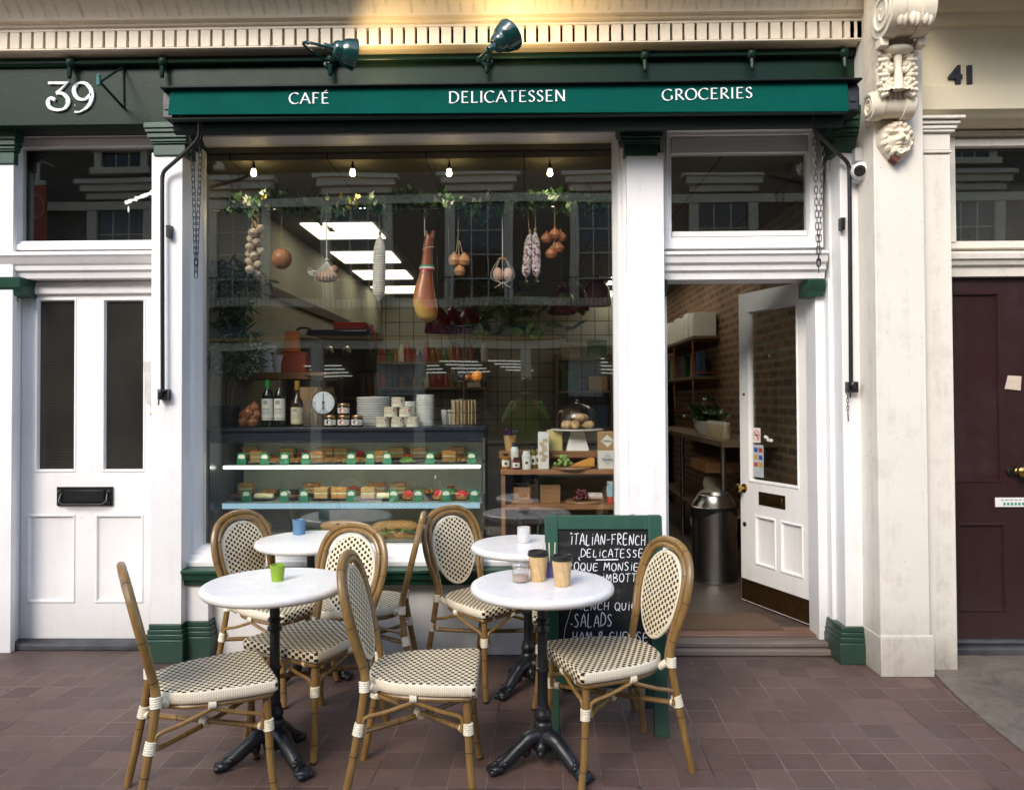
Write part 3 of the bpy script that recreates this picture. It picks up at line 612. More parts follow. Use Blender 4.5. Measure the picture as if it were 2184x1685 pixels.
for k in range(-4, 5):
    cx = OX(1024) + k * 2.80; dz = (0.0, .12, -.10)[k % 3]
    m = MB(); z0, z1 = OZ(655), OZ(436) - .02
    m.box(cx - .78, cx - .56, YO + .001, YO + .12, z0, z1); m.box(cx + .56, cx + .78, YO + .001, YO + .12, z0, z1); m.box(cx - .78, cx + .78, YO + .11, YO + .16, z1 + .26, z1 + .40)
    m.box(cx - .86, cx + .86, YO + .001, YO + .28, z1 + .42, z1 + .58); m.box(cx - .95, cx + .95, YO + .001, YO + .36, z1 + .58, z1 + .68)
    w1 = obj('window', m, STUC, ob)
    m = MB(); m.box(cx - .56, cx + .56, YO + .002, YO + .02, z0, z1); obj('pane', m, GLD, w1)
    m = MB()
    for q in (-.19, .19): m.box(cx + q - .014, cx + q + .014, YO + .021, YO + .04, z0, z1)
    for q in (.28, .52, .76): m.box(cx - .56, cx + .56, YO + .0405, YO + .055, z0 + (z1 - z0) * q - .014, z0 + (z1 - z0) * q + .014)
    obj('glazing_bar', m, STUC, w1)
    m = MB(); z0, z1 = OZ(345), min(7.3, OZ(345) + 1.7)
    m.box(cx - .62, cx - .46, YO + .001, YO + .10, z0, z1); m.box(cx + .46, cx + .62, YO + .001, YO + .10, z0, z1); m.box(cx - .70, cx + .70, YO + .001, YO + .16, z0 - .14, z0); m.box(cx - .7, cx + .7, YO + .001, YO + .16, z1, z1 + .2)
    for q in (-.15, .15): m.box(cx + q - .012, cx + q + .012, YO + .025, YO + .04, z0, z1)
    w2 = obj('window', m, STUC, ob)
    m = MB(); m.box(cx - .46, cx + .46, YO + .002, YO + .02, z0, z1); obj('pane', m, GLD, w2)
    m = MB()                                   # iron balconette
    zb_ = OZ(655); m.box(cx - .9, cx + .9, YO + .40, YO + .42, zb_ + .62, zb_ + .65)
    for q in range(17): m.box(cx - .88 + q * .11, cx - .866 + q * .11, YO + .40, YO + .414, zb_, zb_ + .62)
    obj('balconette', m, BLACK, ob)
# ground floor shops
m = MB(); m.box(-18, 18, YO + .001, YO + .12, OZ(718), OZ(690)); obj('shop_fascia', m, plain('navy_fascia', (.012, .016, .03), .4), ob)
m = MB(); m.box(-18, OX(1185), YO + .121, YO + .13, OZ(722), OZ(715)); obj('fascia_stripe', m, plain('orange_stripe', (.42, .20, .04), .5), ob)
m = MB(); m.box(OX(1200), OX(1293), YO + .121, YO + .20, OZ(728), OZ(690)); sg = obj('shop_sign', m, plain('grey_sign', (.25, .25, .25), .4), ob)
m = MB()
for k in range(-7, 8): m.box(k * 2.4 - .12, k * 2.4 + .12, YO - .1, YO + .05, 0, OZ(724))
m.box(-18, 18, YO - .1, YO + .04, OZ(742), OZ(724)); obj('shop_pier', m, STUC, ob)
m = MB()
for (px, py, n) in ((965, 765, 4), (1070, 762, 4), (1270, 762, 5), (880, 775, 3), (640, 770, 4), (1420, 766, 4)):
    for k in range(n):
        x = OX(px) + k * .12; z = OZ(py) - k * .085; m.box(x - .45 + k * .03, x + .45 - k * .03, YO - 1.9, YO - 1.82, z, z + .025)
obj('shop_light', m, emit('shop_strip_light', (.95, 1, .92), .7), ob)
m = MB(); m.box(OX(1215), OX(1290), YO - .6, YO - .55, OZ(850), OZ(745)); m.box(OX(790), OX(905), YO - .6, YO - .55, OZ(840), OZ(752)); obj('window_poster', m, plain('pale_poster', (.5, .47, .40), .7), ob)
# 'local' on the sign
cu = bpy.data.curves.new('local', 'FONT'); cu.body = 'local'; cu.size = .50; cu.extrude = .004; cu.align_x = 'CENTER'
to = bpy.data.objects.new('t', cu); COL.objects.link(to); dgp = bpy.context.evaluated_depsgraph_get(); me = bpy.data.meshes.new_from_object(to.evaluated_get(dgp)); bpy.data.objects.remove(to)
def text_mb(s, size, ext=.002, align='CENTER', bold=0.0):
    cu = bpy.data.curves.new('txt', 'FONT'); cu.body = s; cu.size = size; cu.extrude = ext; cu.align_x = align; cu.offset = bold; cu.resolution_u = 4
    to = bpy.data.objects.new('txt', cu); COL.objects.link(to); dg_ = bpy.context.evaluated_depsgraph_get(); dg_.update()
    me = bpy.data.meshes.new_from_object(to.evaluated_get(dg_)); bpy.data.objects.remove(to)
    o = MB(); o.v = [tuple(v.co) for v in me.vertices]
    for p in me.polygons: o.face(list(p.vertices))
    bpy.data.meshes.remove(me); return o
bpy.data.meshes.remove(me)
m = MB(); m.add(text_mb('local', .46), Matrix.Translation((OX(1246), YO + .204, OZ(722))) @ Matrix.Rotation(R(180), 4, 'Z') @ Matrix.Rotation(R(90), 4, 'X')); obj('lettering', m, plain('sign_orange', (.55, .18, .05), .5), sg)
bs = thing('banner_sign', 'red banner sign with a pale ring across the street, mirrored in the left transom window', 'sign', (OX(92), YO + .6, OZ(470)), world=True)
m = MB(); m.box(OX(74), OX(112), YO + .55, YO + .60, OZ(545), OZ(395)); obj('banner', m, plain('banner_red', (.42, .06, .025), .6), bs)
m = MB(); m.tube([(OX(93) + .15 * math.cos(a), YO + .603, OZ(440) + .26 * math.sin(a)) for a in [2 * math.pi * i / 28 for i in range(28)]], .028, 6, 0, True, .3); obj('emblem', m, STUC, bs)
m = MB(); m.tube([(OX(93), YO + .57, OZ(395)), (OX(93), YO + .57, OZ(330))], .05, 8); m.box(OX(76), OX(110), YO + .54, YO + .61, OZ(394), OZ(384)); m.tube([(OX(93), YO, OZ(340)), (OX(93), YO + .57, OZ(340))], .03, 8); obj('bracket', m, STUC, bs)
# the person taking the picture, mirrored in the window
def person():
    t = thing('person', 'person in a high visibility jacket holding up a phone, mirrored in the window', 'person', (.0, -.42, 0))
    def skin(name, pts, edges, rad, mt, root=0, sub=2):
        me = bpy.data.meshes.new(name); me.from_pydata([tuple(q) for q in pts], edges, [])
        me.materials.append(mt); o = bpy.data.objects.new(name, me); COL.objects.link(o); o.parent = t
        o.modifiers.new('skin', 'SKIN').use_smooth_shade = True
        for i, r_ in enumerate(rad): me.skin_vertices[0].data[i].radius = (r_, r_ * .85) if not isinstance(r_, tuple) else r_
        me.skin_vertices[0].data[root].use_root = True
        s_ = o.modifiers.new('sub', 'SUBSURF'); s_.levels = sub; s_.render_levels = sub; return o
    SK = plain('skin', (.42, .22, .14), .5); JK = plain('hi_vis_jacket', (.17, .30, .015), .7); TR = plain('dark_trousers', (.02, .02, .025), .8)
    pts = [(0, 0, .92), (0, .01, 1.12), (0, .01, 1.32), (0, .0, 1.42), (0, .02, 1.50), (0, .05, 1.60),
           (.17, .0, 1.40), (.25, .06, 1.20), (.12, .30, 1.40), (-.17, 0, 1.40), (-.25, .06, 1.20), (-.12, .30, 1.40),
           (.10, 0, .86), (.11, .02, .48), (.12, -.02, .08), (.13, .10, .03), (-.10, 0, .86), (-.11, .02, .48), (-.12, -.02, .08), (-.13, .10, .03)]
    ed = [(0, 1), (1, 2), (2, 3), (3, 4), (4, 5), (2, 6), (6, 7), (7, 8), (2, 9), (9, 10), (10, 11), (0, 12), (12, 13), (13, 14), (14, 15), (0, 16), (16, 17), (17, 18), (18, 19)]
    rad = [(.16, .11), (.15, .11), (.17, .11), (.09, .08), .055, (.075, .09), .06, .048, .028, .06, .048, .028, .085, .06, .04, .035, .085, .06, .04, .035]
    skin('body', pts, ed, rad, SK)
    k = [0, 1, 2, 3, 6, 7, 8, 9, 10, 11]; mp = {a: i for i, a in enumerate(k)}
    jp = [Vector(pts[i]) for i in k]; jp[mp[0]] = Vector((0, 0, .80)); jp[mp[8]] = Vector((.15, .24, 1.36)); jp[mp[11]] = Vector((-.15, .24, 1.36))
    jr = [(.20, .15), (.185, .145), (.20, .14), (.10, .10), .085, .072, .05, .085, .072, .05]
    skin('jacket', jp, [(mp[a], mp[b]) for a, b in ed if a in mp and b in mp], jr, JK)
    k = [0, 12, 13, 14, 16, 17, 18]; mp = {a: i for i, a in enumerate(k)}
    skin('trousers', [pts[i] for i in k], [(mp[a], mp[b]) for a, b in ed if a in mp and b in mp], [(.17, .12), .10, .075, .06, .10, .075, .06], TR)
    HR = plain('dark_hair', (.015, .010, .008), .6)
    h = MB(); h.ell((0, .035, 1.655), (.092, .105, .10), 16); h.ell((0, -.01, 1.60), (.085, .07, .11), 14); obj('hair', h, HR, t)
    f = MB(); f.ell((0, .148, 1.59), (.012, .02, .022), 8); f.ell((.03, .130, 1.615), (.012, .008, .007), 8); f.ell((-.03, .130, 1.615), (.012, .008, .007), 8); f.ell((0, .138, 1.545), (.024, .008, .007), 8)
    for s_ in (-1, 1): f.ell((.085 * s_, .05, 1.60), (.012, .022, .032), 8)
    obj('face', f, SK, t)
    for s_ in (-1, 1):                         # hands: palm, four fingers and a thumb round the phone
        hn = MB(); hn.ell((.105 * s_, .325, 1.43), (.018, .035, .045), 10)
        for q in range(4): hn.tube([(.105 * s_, .335, 1.46 - q * .018), (.095 * s_, .362, 1.468 - q * .018), (.072 * s_, .372, 1.468 - q * .018), (.055 * s_, .370, 1.466 - q * .017)], [.009, .009, .008, .006], 8)
        hn.tube([(.10 * s_, .315, 1.42), (.085 * s_, .325, 1.445), (.066 * s_, .335, 1.46)], [.011, .010, .008], 8); obj('hand', hn, SK, t)
    ph = single('phone', MB().box(-.072, .072, -.075, -.067, 1.455, 1.53), BLACK, 'black phone held up in both hands by the mirrored person', 'phone', bevel=.004)
person()
# ------------------------------------------------------------------ bistro chairs: local x right, y forward, z up
def cane(m, pts, r, nodes=(), n=10, k=6, closed=False):
    sp_ = spl(pts, k, closed); m.tube(sp_, r, n, 0, closed)
    rr = r if not isinstance(r, list) else max(r)
    for t in nodes:
        i = min(len(sp_) - 2, int(t * (len(sp_) - 1))); a = sp_[i]; d = (sp_[i + 1] - a).normalized()
        m.tube([a - d * .0016, a + d * .0016], rr * 1.035, n, 1)
def wrap(m, a, b, r, turns=6):
    a, b = Vector(a), Vector(b); pts = []; rad = []
    for i in range(turns * 4 + 1):
        t = i / (turns * 4); pts.append(a.lerp(b, t)); rad.append(r * (1 + .10 * abs(math.sin(math.pi * t * turns))) * (.92 if i in (0, turns * 4) else 1))
    m.tube(pts, rad, 12, 0)
def yb(z): return -.205 - .25 * (z - .47)
def zk(z): return z if z < .47 else .47 + (z - .47) * .888
def chair_proto():
    t = thing('bistro_chair', '', 'chair', group='woven bistro chairs round the tables')
    half = [(0, .212), (.12, .212), (.185, .211), (.207, .204), (.213, .19), (.213, .14), (.208, .05), (.192, -.06), (.160, -.14), (.105, -.192), (.05, -.208), (0, -.212)]
    o = [(p.x, p.y) for p in spl([(x, y, 0) for x, y in half], 5)]; out = o + [(-x, y) for x, y in o[-2:0:-1]]
    n = len(out); per = [0.0]
    for i in range(n): a, b = out[i], out[(i + 1) % n]; per.append(per[-1] + math.hypot(b[0] - a[0], b[1] - a[1]))
    m = MB()
    lv = [(.955, .408, 0), (1.0, .414, 0), (1.004, .430, 0), (1.0, .446, 0), (.985, .4525, 0), (.95, .4545, 1), (.8, .4535, 1), (.6, .4515, 1), (.4, .4500, 1), (.2, .4495, 1), (.02, .4495, 1)]
    for (s_, z, _) in lv: m.v += [(x * s_, y * s_, z) for x, y in out]
    zz = [0, .008, .024, .04, .05]
    for k in range(len(lv) - 1):
        for i in range(n):
            j = (i + 1) % n; idx = (k * n + i, k * n + j, (k + 1) * n + j, (k + 1) * n + i)
            if lv[k][2] or k >= 4: m.face(idx, 0, [m.v[q][:2] for q in idx])
            else:
                fr = (out[i][1] + out[j][1]) / 2 > .196
                m.face(idx, 0 if fr else 1, [(out[q][0] if fr else per[q] if q or i == 0 else per[n], (.205 if fr else 0) + .06 - zz[kk]) for q, kk in ((i, k), (j, k), (j, k + 1), (i, k + 1))])
    m.face([(len(lv) - 1) * n + i for i in range(n)], 0, [m.v[(len(lv) - 1) * n + i][:2] for i in range(n)])
    m.face([i for i in range(n)][::-1], 1, [(0, 0)] * n)
    obj('seat', m, [WEAVE, CORD], t, ang=60)
    # woven oval back
    def egg(tt, a=.140, b=.195, zc=.690):
        return a * math.sin(tt) * (1 + .13 * math.cos(tt)), zk(zc + b * math.cos(tt))
    m = MB(); N = 40; ks = [0.02, .25, .5, .75, 1.0]
    for face, off in ((0, .007), (1, -.007)):
        b = len(m.v)
        for s_ in ks:
            for i in range(N): x, z = egg(2 * math.pi * i / N); x *= s_; z = .665 + (z - .665) * s_; m.v.append((x, yb(z) + off + (.004 if face == 0 else -.004) * (1 - s_ * s_), z))
        for k in range(len(ks) - 1):
            for i in range(N):
                j = (i + 1) % N; f = [b + k * N + i, b + k * N + j, b + (k + 1) * N + j, b + (k + 1) * N + i]
                if face == 1: f = f[::-1]
                m.face(f, 0, [(m.v[q][0], m.v[q][2]) for q in f])
        f = [b + i for i in range(N)]; m.face(f if face else f[::-1], 0, [(m.v[q][0], m.v[q][2]) for q in f])
    bp = obj('backrest', m, [WEAVEB], t, ang=60)
    m = MB(); m.tube([(x, yb(z), z) for x, z in [egg(2 * math.pi * i / 48, .141, .196) for i in range(48)]], .0085, 8, 0, True); obj('edge_binding', m, WRAP, bp)
    # outer loop with rear legs in one bent cane
    h = [(.196, -.280, 0), (.189, -.248, .16), (.178, -.216, .34), (.168, -.205, .44), (.163, -.209, .49), (.172, yb(.56), .56), (.191, yb(.64), .64), (.200, yb(.73), .73), (.188, yb(.82), .82), (.150, yb(.89), .890), (.080, yb(.93), .932), (0, yb(.942), .943)]
    h = [(x, y if z < .5 else yb(zk(z)), zk(z)) for x, y, z in h]; pts = h + [(-x, y, z) for x, y, z in h[-2::-1]]
    m = MB(); cane(m, pts, .0150, (.06, .20, .30, .42, .58, .70, .80, .94)); obj('back_frame', m, [BAMBOO, NODE], t)
    h = [(.150, -.196, .425), (.147, yb(.49), .49), (.150, yb(.56), .56), (.162, yb(.65), .65), (.168, yb(.74), .74), (.156, yb(.82), .82), (.118, yb(.88), .880), (.060, yb(.908), .910), (0, yb(.914), .916)]
    h = [(x, y if z < .45 else yb(zk(z)) + .004, zk(z)) for x, y, z in h]
    m = MB(); cane(m, h + [(-x, y, z) for x, y, z in h[-2::-1]], .0125, (.12, .30, .7, .88)); obj('inner_frame', m, [BAMBOO, NODE], t)
    for s_ in (-1, 1):
        m = MB(); cane(m, [(.172 * s_, .170, .412), (.180 * s_, .178, .28), (.186 * s_, .188, .12), (.196 * s_, .206, 0)], .0145, (.52, .80)); m.lathe([(.015, 0), (.0155, .004), (.0155, .010), (.012, .012)], 10, (.196 * s_, .2055, -.001), 1)
        obj('leg', m, [BAMBOO, NODE], t)
    m = MB(); cane(m, [(x * .90, y * .90, .398) for x, y in out[::3]], .0115, (), 8, 2, True); obj('seat_frame', m, BAMBOO, t)
    m = MB()
    a, b, c, d = (.182, .182, .275), (-.182, .182, .275), (-.186, -.232, .275), (.186, -.232, .275)
    cane(m, [a, c], .0105, (.3, .7)); cane(m, [(b[0], b[1], b[2] - .004), (0, -.02, .262), (d[0], d[1], d[2] - .004)], .0105, (.3, .7))
    for p, q, mid in ((a, d, (.188, -.02)), (b, c, (-.188, -.02)), (a, b, (0, .190))):
        p, q = Vector(p), Vector(q); md = Vector((mid[0], mid[1], .385))
        l = p.lerp(md, .5); l.z += .018; r_ = q.lerp(md, .5); r_.z += .018
        p1 = p.lerp(q, .07); q1 = q.lerp(p, .07)
        cane(m, [p1, p1 + Vector((0, 0, .05)), l, md.lerp(l, .15), md, md.lerp(r_, .15), r_, q1 + Vector((0, 0, .05)), q1], .0078, (), 8, 4)
    obj('stretcher', m, [BAMBOO, NODE], t)
    def wrap_(m_, *a): mm = MB(); wrap(mm, *a); obj('binding', mm, WRAP, t)
    m = None
    for s_ in (-1, 1):
        wrap_(m, (.1805 * s_, .1795, .262), (.1795 * s_, .1775, .305), .0185, 6); wrap_(m, (.173 * s_, .17, .385), (.172 * s_, .169, .412), .0175, 4)
        wrap_(m, (.1825 * s_, -.229, .262), (.179 * s_, -.219, .307), .0195, 6); wrap_(m, (.1695 * s_, -.206, .415), (.1655 * s_, -.207, .455), .0185, 5)
        wrap_(m, (.150 * s_, .150, .275), (.178 * s_, .178, .275), .0145, 4); wrap_(m, (.160 * s_, -.205, .275), (.184 * s_, -.228, .275), .0145, 4)
        wrap_(m, (.160 * s_, -.19, .435), (.135 * s_, -.17, .410), .0145, 4); wrap_(m, (.187 * s_, -.035, .400), (.187 * s_, -.008, .400), .0165, 4)
        wrap_(m, (.125 * s_, .189, .398), (.165 * s_, .180, .398), .0150, 5)
    wrap_(m, (-.015, -.03, .270), (.015, -.012, .270), .019, 4); wrap_(m, (-.012, .190, .395), (.012, .190, .395), .0165, 3)
    return t
CH = [ # centre, facing, label
 ((-1.214, 2.955), (.87, .50), 'woven bistro chair seen side on, pulled up left of the green cup table'),
 ((-.400, 3.030), (1.0, .02), 'woven bistro chair nearest the camera in the middle, facing the table with two paper cups'),
 ((.330, 3.210), (-.94, -.34), 'woven bistro chair in front of the chalkboard, facing left'),
 ((-.962, 3.450), (-.456, -.89), 'woven bistro chair turned to the street between the green and blue cup tables'),
 ((-1.280, 4.010), (.90, -.43), 'woven bistro chair against the shop window left of the blue cup table'),
 ((-.850, 4.030), (-1.0, -.10), 'woven bistro chair seen edge on, right of the blue cup table'),
 ((-.215, 4.100), (.72, -.69), 'woven bistro chair at the window, left of the table with the clear tumbler'),
 ((.240, 3.930), (-1.0, 0), 'woven bistro chair hidden behind the chalkboard with only its top above it')]
proto = chair_proto()
for i, (c_, f_, lb) in enumerate(CH):
    o = proto if i == 0 else copy_tree(proto)
    o.location = (c_[0], c_[1], .001); o.rotation_euler.z = math.atan2(f_[1], f_[0]) - math.pi / 2; o['label'] = lb

# ------------------------------------------------------------------ tables
def table_proto():
    t = thing('cafe_table', '', 'table', group='round marble tables outside the shop')
    m = MB(); m.lathe([(0, .704), (.270, .704), (.284, .707), (.2925, .716), (.2945, .727), (.291, .736), (.282, .7415), (.27, .7425), (0, .7425)], 64); obj('tabletop', m, MARBLE, t, ang=50)
    m = MB(); pr_ = [(.03, .695), (.021, .685), (.0205, .60), (.027, .595), (.029, .585), (.022, .578), (.0215, .568), (.030, .560), (.031, .548), (.022, .540), (.0205, .53), (.0205, .40), (.0265, .396), (.0265, .385), (.021, .38), (.0215, .245), (.028, .24), (.028, .226), (.034, .218), (.036, .205), (.033, .192), (.026, .186), (.036, .180), (.038, .168), (.036, .15), (.042, .12), (.05, .10), (.046, .075), (.03, .06)]
    m.lathe(pr_[::-1], 20); m.box(-.20, .20, -.018, .018, .694, .7035); m.box(-.018, .018, -.20, -.0185, .695, .7034); m.box(-.018, .018, .0185, .20, .695, .7034); obj('column', m, IRON, t, ang=50)
    for k in range(3):
        a = R(90 + 120 * k); m = MB()
        q = lambda r_, z, s_=0: (r_ * math.cos(a) - s_ * math.sin(a), r_ * math.sin(a) + s_ * math.cos(a), z)
        m.tube(spl([q(.02, .125), q(.06, .118), (q(.085, .100)), q(.12, .074), q(.150, .048), q(.175, .033), q(.195, .028)], 5), [.034 - .010 * (i / 30) if i < 22 else .026 for i in range(31)], 10)
        m.tube(spl([q(.05, .140), q(.08, .126), q(.12, .094), q(.16, .062)], 4), [.012] * 13, 8)
        m.ell(q(.200, .022), (.036, .036, .022), 12)
        for s_ in (-.020, 0, .020): m.ell(q(.221, .016, s_), (.017, .017, .015), 8)
        for j in range(5): m.ell(q(.165 + .012 * math.cos(j * 1.3), .048 + .008 * math.sin(j * 1.3), (j - 2) * .010), (.013, .013, .012), 8)
        m.ell(q(.075, .075), (.022, .022, .03), 8); a += R(60); m.ell(q(.045, .085), (.024, .024, .034), 10); m.ell(q(.058, .070), (.014, .014, .018), 8); a -= R(60)
        obj('foot', m, IRON, t, ang=60)
    return t
TB = [((-1.045, 3.19), -10, 'round marble table in front with a green cup on it'), ((.064, 3.17), -10, 'round marble table in front carrying two paper coffee cups'),
      ((-1.17, 4.17), 20, 'round marble table by the window with a blue cup on it'), ((.006, 4.02), 20, 'round marble table by the window with a clear tumbler on it')]
tp = table_proto()
for i, (c_, a, lb) in enumerate(TB):
    o = tp if i == 0 else copy_tree(tp)
    o.location = (*c_, .001); o.rotation_euler.z = R(a); o['label'] = lb
TZ = .744
# things on the tables
def cup(name, px, py, c, r0, r1, h, label, cat, mt, wall=.003, loc=None):
    p = loc or G(px, py, TZ); m = MB()
    m.lathe([(0, 0), (r0, 0), (r0, .002), ((r0 + r1) / 2, h / 2), (r1, h - .002), (r1, h), (r1 - wall, h), ((r0 + r1) / 2 - wall, h / 2), (r0 - wall, .006), (0, .006)], 28)
    return single(name, m, mt, label, cat, (p.x, p.y, TZ), ang=40)
GRN = plain('lime_ceramic', (.24, .38, .022), .5); BLU = plain('blue_ceramic', (.095, .20, .33), .5)
cup('ceramic_cup', 592, 1238, None, .024, .031, .066, 'small lime green cup on the front left marble table', 'cup', GRN)
cup('ceramic_cup', 638, 1139, None, .0335, .0355, .082, 'small blue ribbed cup on the marble table by the window', 'cup', BLU)
cup('glass_tumbler', 1117, 1157, None, .0335, .0345, .082, 'frosted clear glass tumbler on the marble table by the window', 'glass', glass('frosted_glass', (.97, .97, .97), 1.0, milk=.42, rough=.15))
KRAFT = Mat('ripple_kraft'); KRAFT.set(Roughness=.7); KRAFT.col(KRAFT.ramp(KRAFT.noise(40, 3), [(.3, (.50, .33, .15)), (.7, (.60, .42, .21))])); _sp = KRAFT.xyz(); _a = _sp[1].op('ARCTAN2', _sp[0]) * 9.0; KRAFT.bump((_a + _sp[2] * 60).op('SINE'), .6, .0015); KRAFT = KRAFT.m
BLID = plain('black_lid', (.014, .013, .014), .35)
for px, py, lb in ((1148, 1238, 'kraft paper coffee cup with black lid, nearer the sugar jar'), (1199, 1249, 'kraft paper coffee cup with black lid, nearer the chalkboard')):
    p = G(px, py, TZ); t = thing('paper_cup', lb, 'coffee cup', (p.x, p.y, TZ), 'paper coffee cups on the marble table')
    m = MB(); m.lathe([(0, .003), (.0275, .003), (.0275, 0), (.029, 0), (.0305, .006), (.0305, .007), (.041, .106), (.0405, .108)], 36); obj('cup', m, KRAFT, t)
    m = MB(); m.lathe([(.0425, .104), (.0445, .106), (.0445, .110), (.0425, .112), (.0415, .121), (.0395, .123), (.037, .122), (.0355, .114), (.02, .113), (0, .113)], 36)
    m.box(-.020, .020, -.036, -.020, .1135, .1225); obj('lid', m, BLID, t)
p = G(1176, 1233, TZ); p.y += .03
t = thing('stirrer_pot', 'lilac pot holding pale wooden stirrers between the two paper cups', 'pot', (p.x, p.y, TZ))
m = MB(); m.lathe([(0, 0), (.024, 0), (.0245, .065), (.0215, .065), (.021, .004), (0, .004)], 24); obj('pot', m, plain('lilac_ceramic', (.13, .11, .24), .5), t)
for dx_, dy_, tx in ((-.014, .004, -.012), (-.006, -.006, -.002), (.012, .002, .006), (-.016, -.006, -.02)):
    s_ = single('wooden_stirrer', MB().tube([(0, 0, 0), (tx * .5, 0, .07), (tx, 0, .138)], .0036, 6, flat=.5), plain('birch', (.80, .70, .54), .6), 'pale wooden stirrer standing in the lilac pot', 'stirrer', (p.x + dx_, p.y + dy_, TZ + .006), 'wooden stirrers in the lilac pot')
p = G(1110, 1240, TZ)
t = thing('sugar_jar', 'clip top glass jar half full of sugar beside the paper cups', 'jar', (p.x, p.y, TZ))
m = MB(); m.lathe([(0, 0), (.033, 0), (.036, .005), (.036, .045), (.031, .055), (.030, .060), (.034, .062), (.034, .066), (.031, .066), (.028, .058), (.033, .046), (.0335, .006), (0, .004)], 28); obj('jar', m, glass('jar_glass', (.96, .96, .95), 1.2, milk=.10), t)
m = MB(); m.lathe([(0, .0045), (.033, .0065), (.033, .026), (.015, .030), (0, .028)], 24); obj('sugar', m, plain('brown_sugar', (.42, .25, .15), .9, bs=200), t)
m = MB(); m.lathe([(0, .067), (.034, .067), (.035, .071), (.031, .078), (.012, .081), (0, .082)], 24); obj('lid', m, glass('lid_glass', (.96, .96, .95), 1.2, milk=.15), t)
m = MB(); m.tube([(.034 * math.cos(a), .034 * math.sin(a), .061) for a in [2 * math.pi * i / 24 for i in range(24)]], .0013, 6, 0, True)
for a in (.3, 2.0, -1.2): m.tube(spl([(.036 * math.cos(a), .036 * math.sin(a), .074), (.040 * math.cos(a + .2), .040 * math.sin(a + .2), .060), (.038 * math.cos(a + .1), .038 * math.sin(a + .1), .042)], 4), .0013, 6)
obj('clip', m, STEEL, t)

# ------------------------------------------------------------------ writing: strokes with a nib
def ribbon(m, pts, wf, place, thick, mi=0):
    pts = [Vector((p[0], p[1])) for p in pts]; n = len(pts); L = []; Rr = []
    for i in range(n):
        a = pts[max(0, i - 1)]; c_ = pts[min(n - 1, i + 1)]; d = (c_ - a); d = d.normalized() if d.length else Vector((1, 0)); nn = Vector((-d.y, d.x)); h = wf(d, i / max(1, n - 1)) / 2
        L.append(pts[i] + nn * h); Rr.append(pts[i] - nn * h)
    poly = [(p.x, p.y) for p in Rr] + [(p.x, p.y) for p in L[::-1]]; b = len(m.v)
    for k in (0, 1): m.v += [tuple(place(u, v, k * thick)) for u, v in poly]
    N = 2 * n
    for k in (0, 1):
        for i in range(n - 1):
            f = (b + k * N + i, b + k * N + i + 1, b + k * N + N - 2 - i, b + k * N + N - 1 - i); m.face(f if k else f[::-1], mi)
    for i in range(N): j = (i + 1) % N; m.face((b + i, b + j, b + N + j, b + N + i), mi)
SER = {'C': (.72, [arc(.42, .5, .40, .51, 48, 312, 18)]), 'A': (.76, [[(.02, 0), (.38, 1)], [(.38, 1), (.74, 0)], [(.17, .36), (.58, .36)]]),
 'F': (.58, [[(.12, 0), (.12, 1)], [(.12, 1), (.54, .985)], [(.12, .52), (.46, .52)]]), 'E': (.60, [[(.12, 0), (.12, 1)], [(.12, 1), (.54, .985)], [(.12, .52), (.48, .52)], [(.12, 0), (.57, .015)]]),
 'D': (.80, [[(.12, 0), (.12, 1)], [(.12, 1), (.3, 1)] + arc(.30, .5, .44, .5, 85, -85, 14) + [(.3, 0), (.12, 0)]]), 'L': (.55, [[(.12, 0), (.12, 1)], [(.12, 0), (.53, .015)]]), 'I': (.26, [[(.13, 0), (.13, 1)]]),
 'T': (.66, [[(.01, .985), (.33, 1), (.65, .985)], [(.33, 0), (.33, 1)]]), 'N': (.80, [[(.11, 0), (.11, 1)], [(.11, 1), (.68, 0)], [(.68, 0), (.68, 1)]]), 'O': (.86, [arc(.43, .5, .39, .51, 90, 450, 26)]),
 'S': (.50, [spl([(.43, .84, 0), (.29, .99, 0), (.11, .90, 0), (.09, .70, 0), (.25, .54, 0), (.41, .38, 0), (.42, .15, 0), (.25, .005, 0), (.06, .13, 0)], 4)]),
 'G': (.80, [arc(.42, .5, .40, .51, 48, 318, 18), [(.70, .42), (.70, .08)]]), 'R': (.66, [[(.12, 0), (.12, 1)], [(.12, 1), (.24, 1)] + arc(.24, .745, .27, .255, 85, -85, 10) + [(.12, .49)], [(.27, .48), (.65, 0)]])}
SER['\u00c9'] = (SER['E'][0], SER['E'][1] + [[(.28, 1.10), (.44, 1.26)]])
def serif_text(m, s, x0, x1, z0, h, y, slope=0.0):
    tot = sum(SER[c_][0] for c_ in s) + .12 * (len(s) - 1); k = (x1 - x0) / tot; x = x0; off = 0
    for c_ in s:
        for st in SER[c_][1]:
            off += 1; y_ = y - .0006 - .00025 * (off % 4)
            wf = lambda d, t: (.035 + .115 * abs(d.x * math.sin(R(18)) - d.y * math.cos(R(18)))) * h
            pl_ = lambda u, v, tk, y_=y_: (u, y_ - tk, v + (u - x0) * slope)
            ribbon(m, [(x + p[0] * k, z0 + p[1] * h) for p in st], wf, pl_, .0008)
            if len(st) == 2 and abs(st[0][0] - st[1][0]) < .4 * abs(st[0][1] - st[1][1]) and st[0][1] <= 1:
                for q in st: 
                    if q[1] < .03 or q[1] > .97:
                        off += 1; y2 = y - .0012 - .00025 * (off % 3); ribbon(m, [(x + (q[0] - .085) * k, z0 + q[1] * h * .965 + .017 * h), (x + (q[0] + .085) * k, z0 + q[1] * h * .965 + .017 * h)], lambda d, t: .04 * h, lambda u, v, tk, y2=y2: (u, y2 - tk, v + (u - x0) * slope), .0008)
        x += (SER[c_][0] + .12) * k
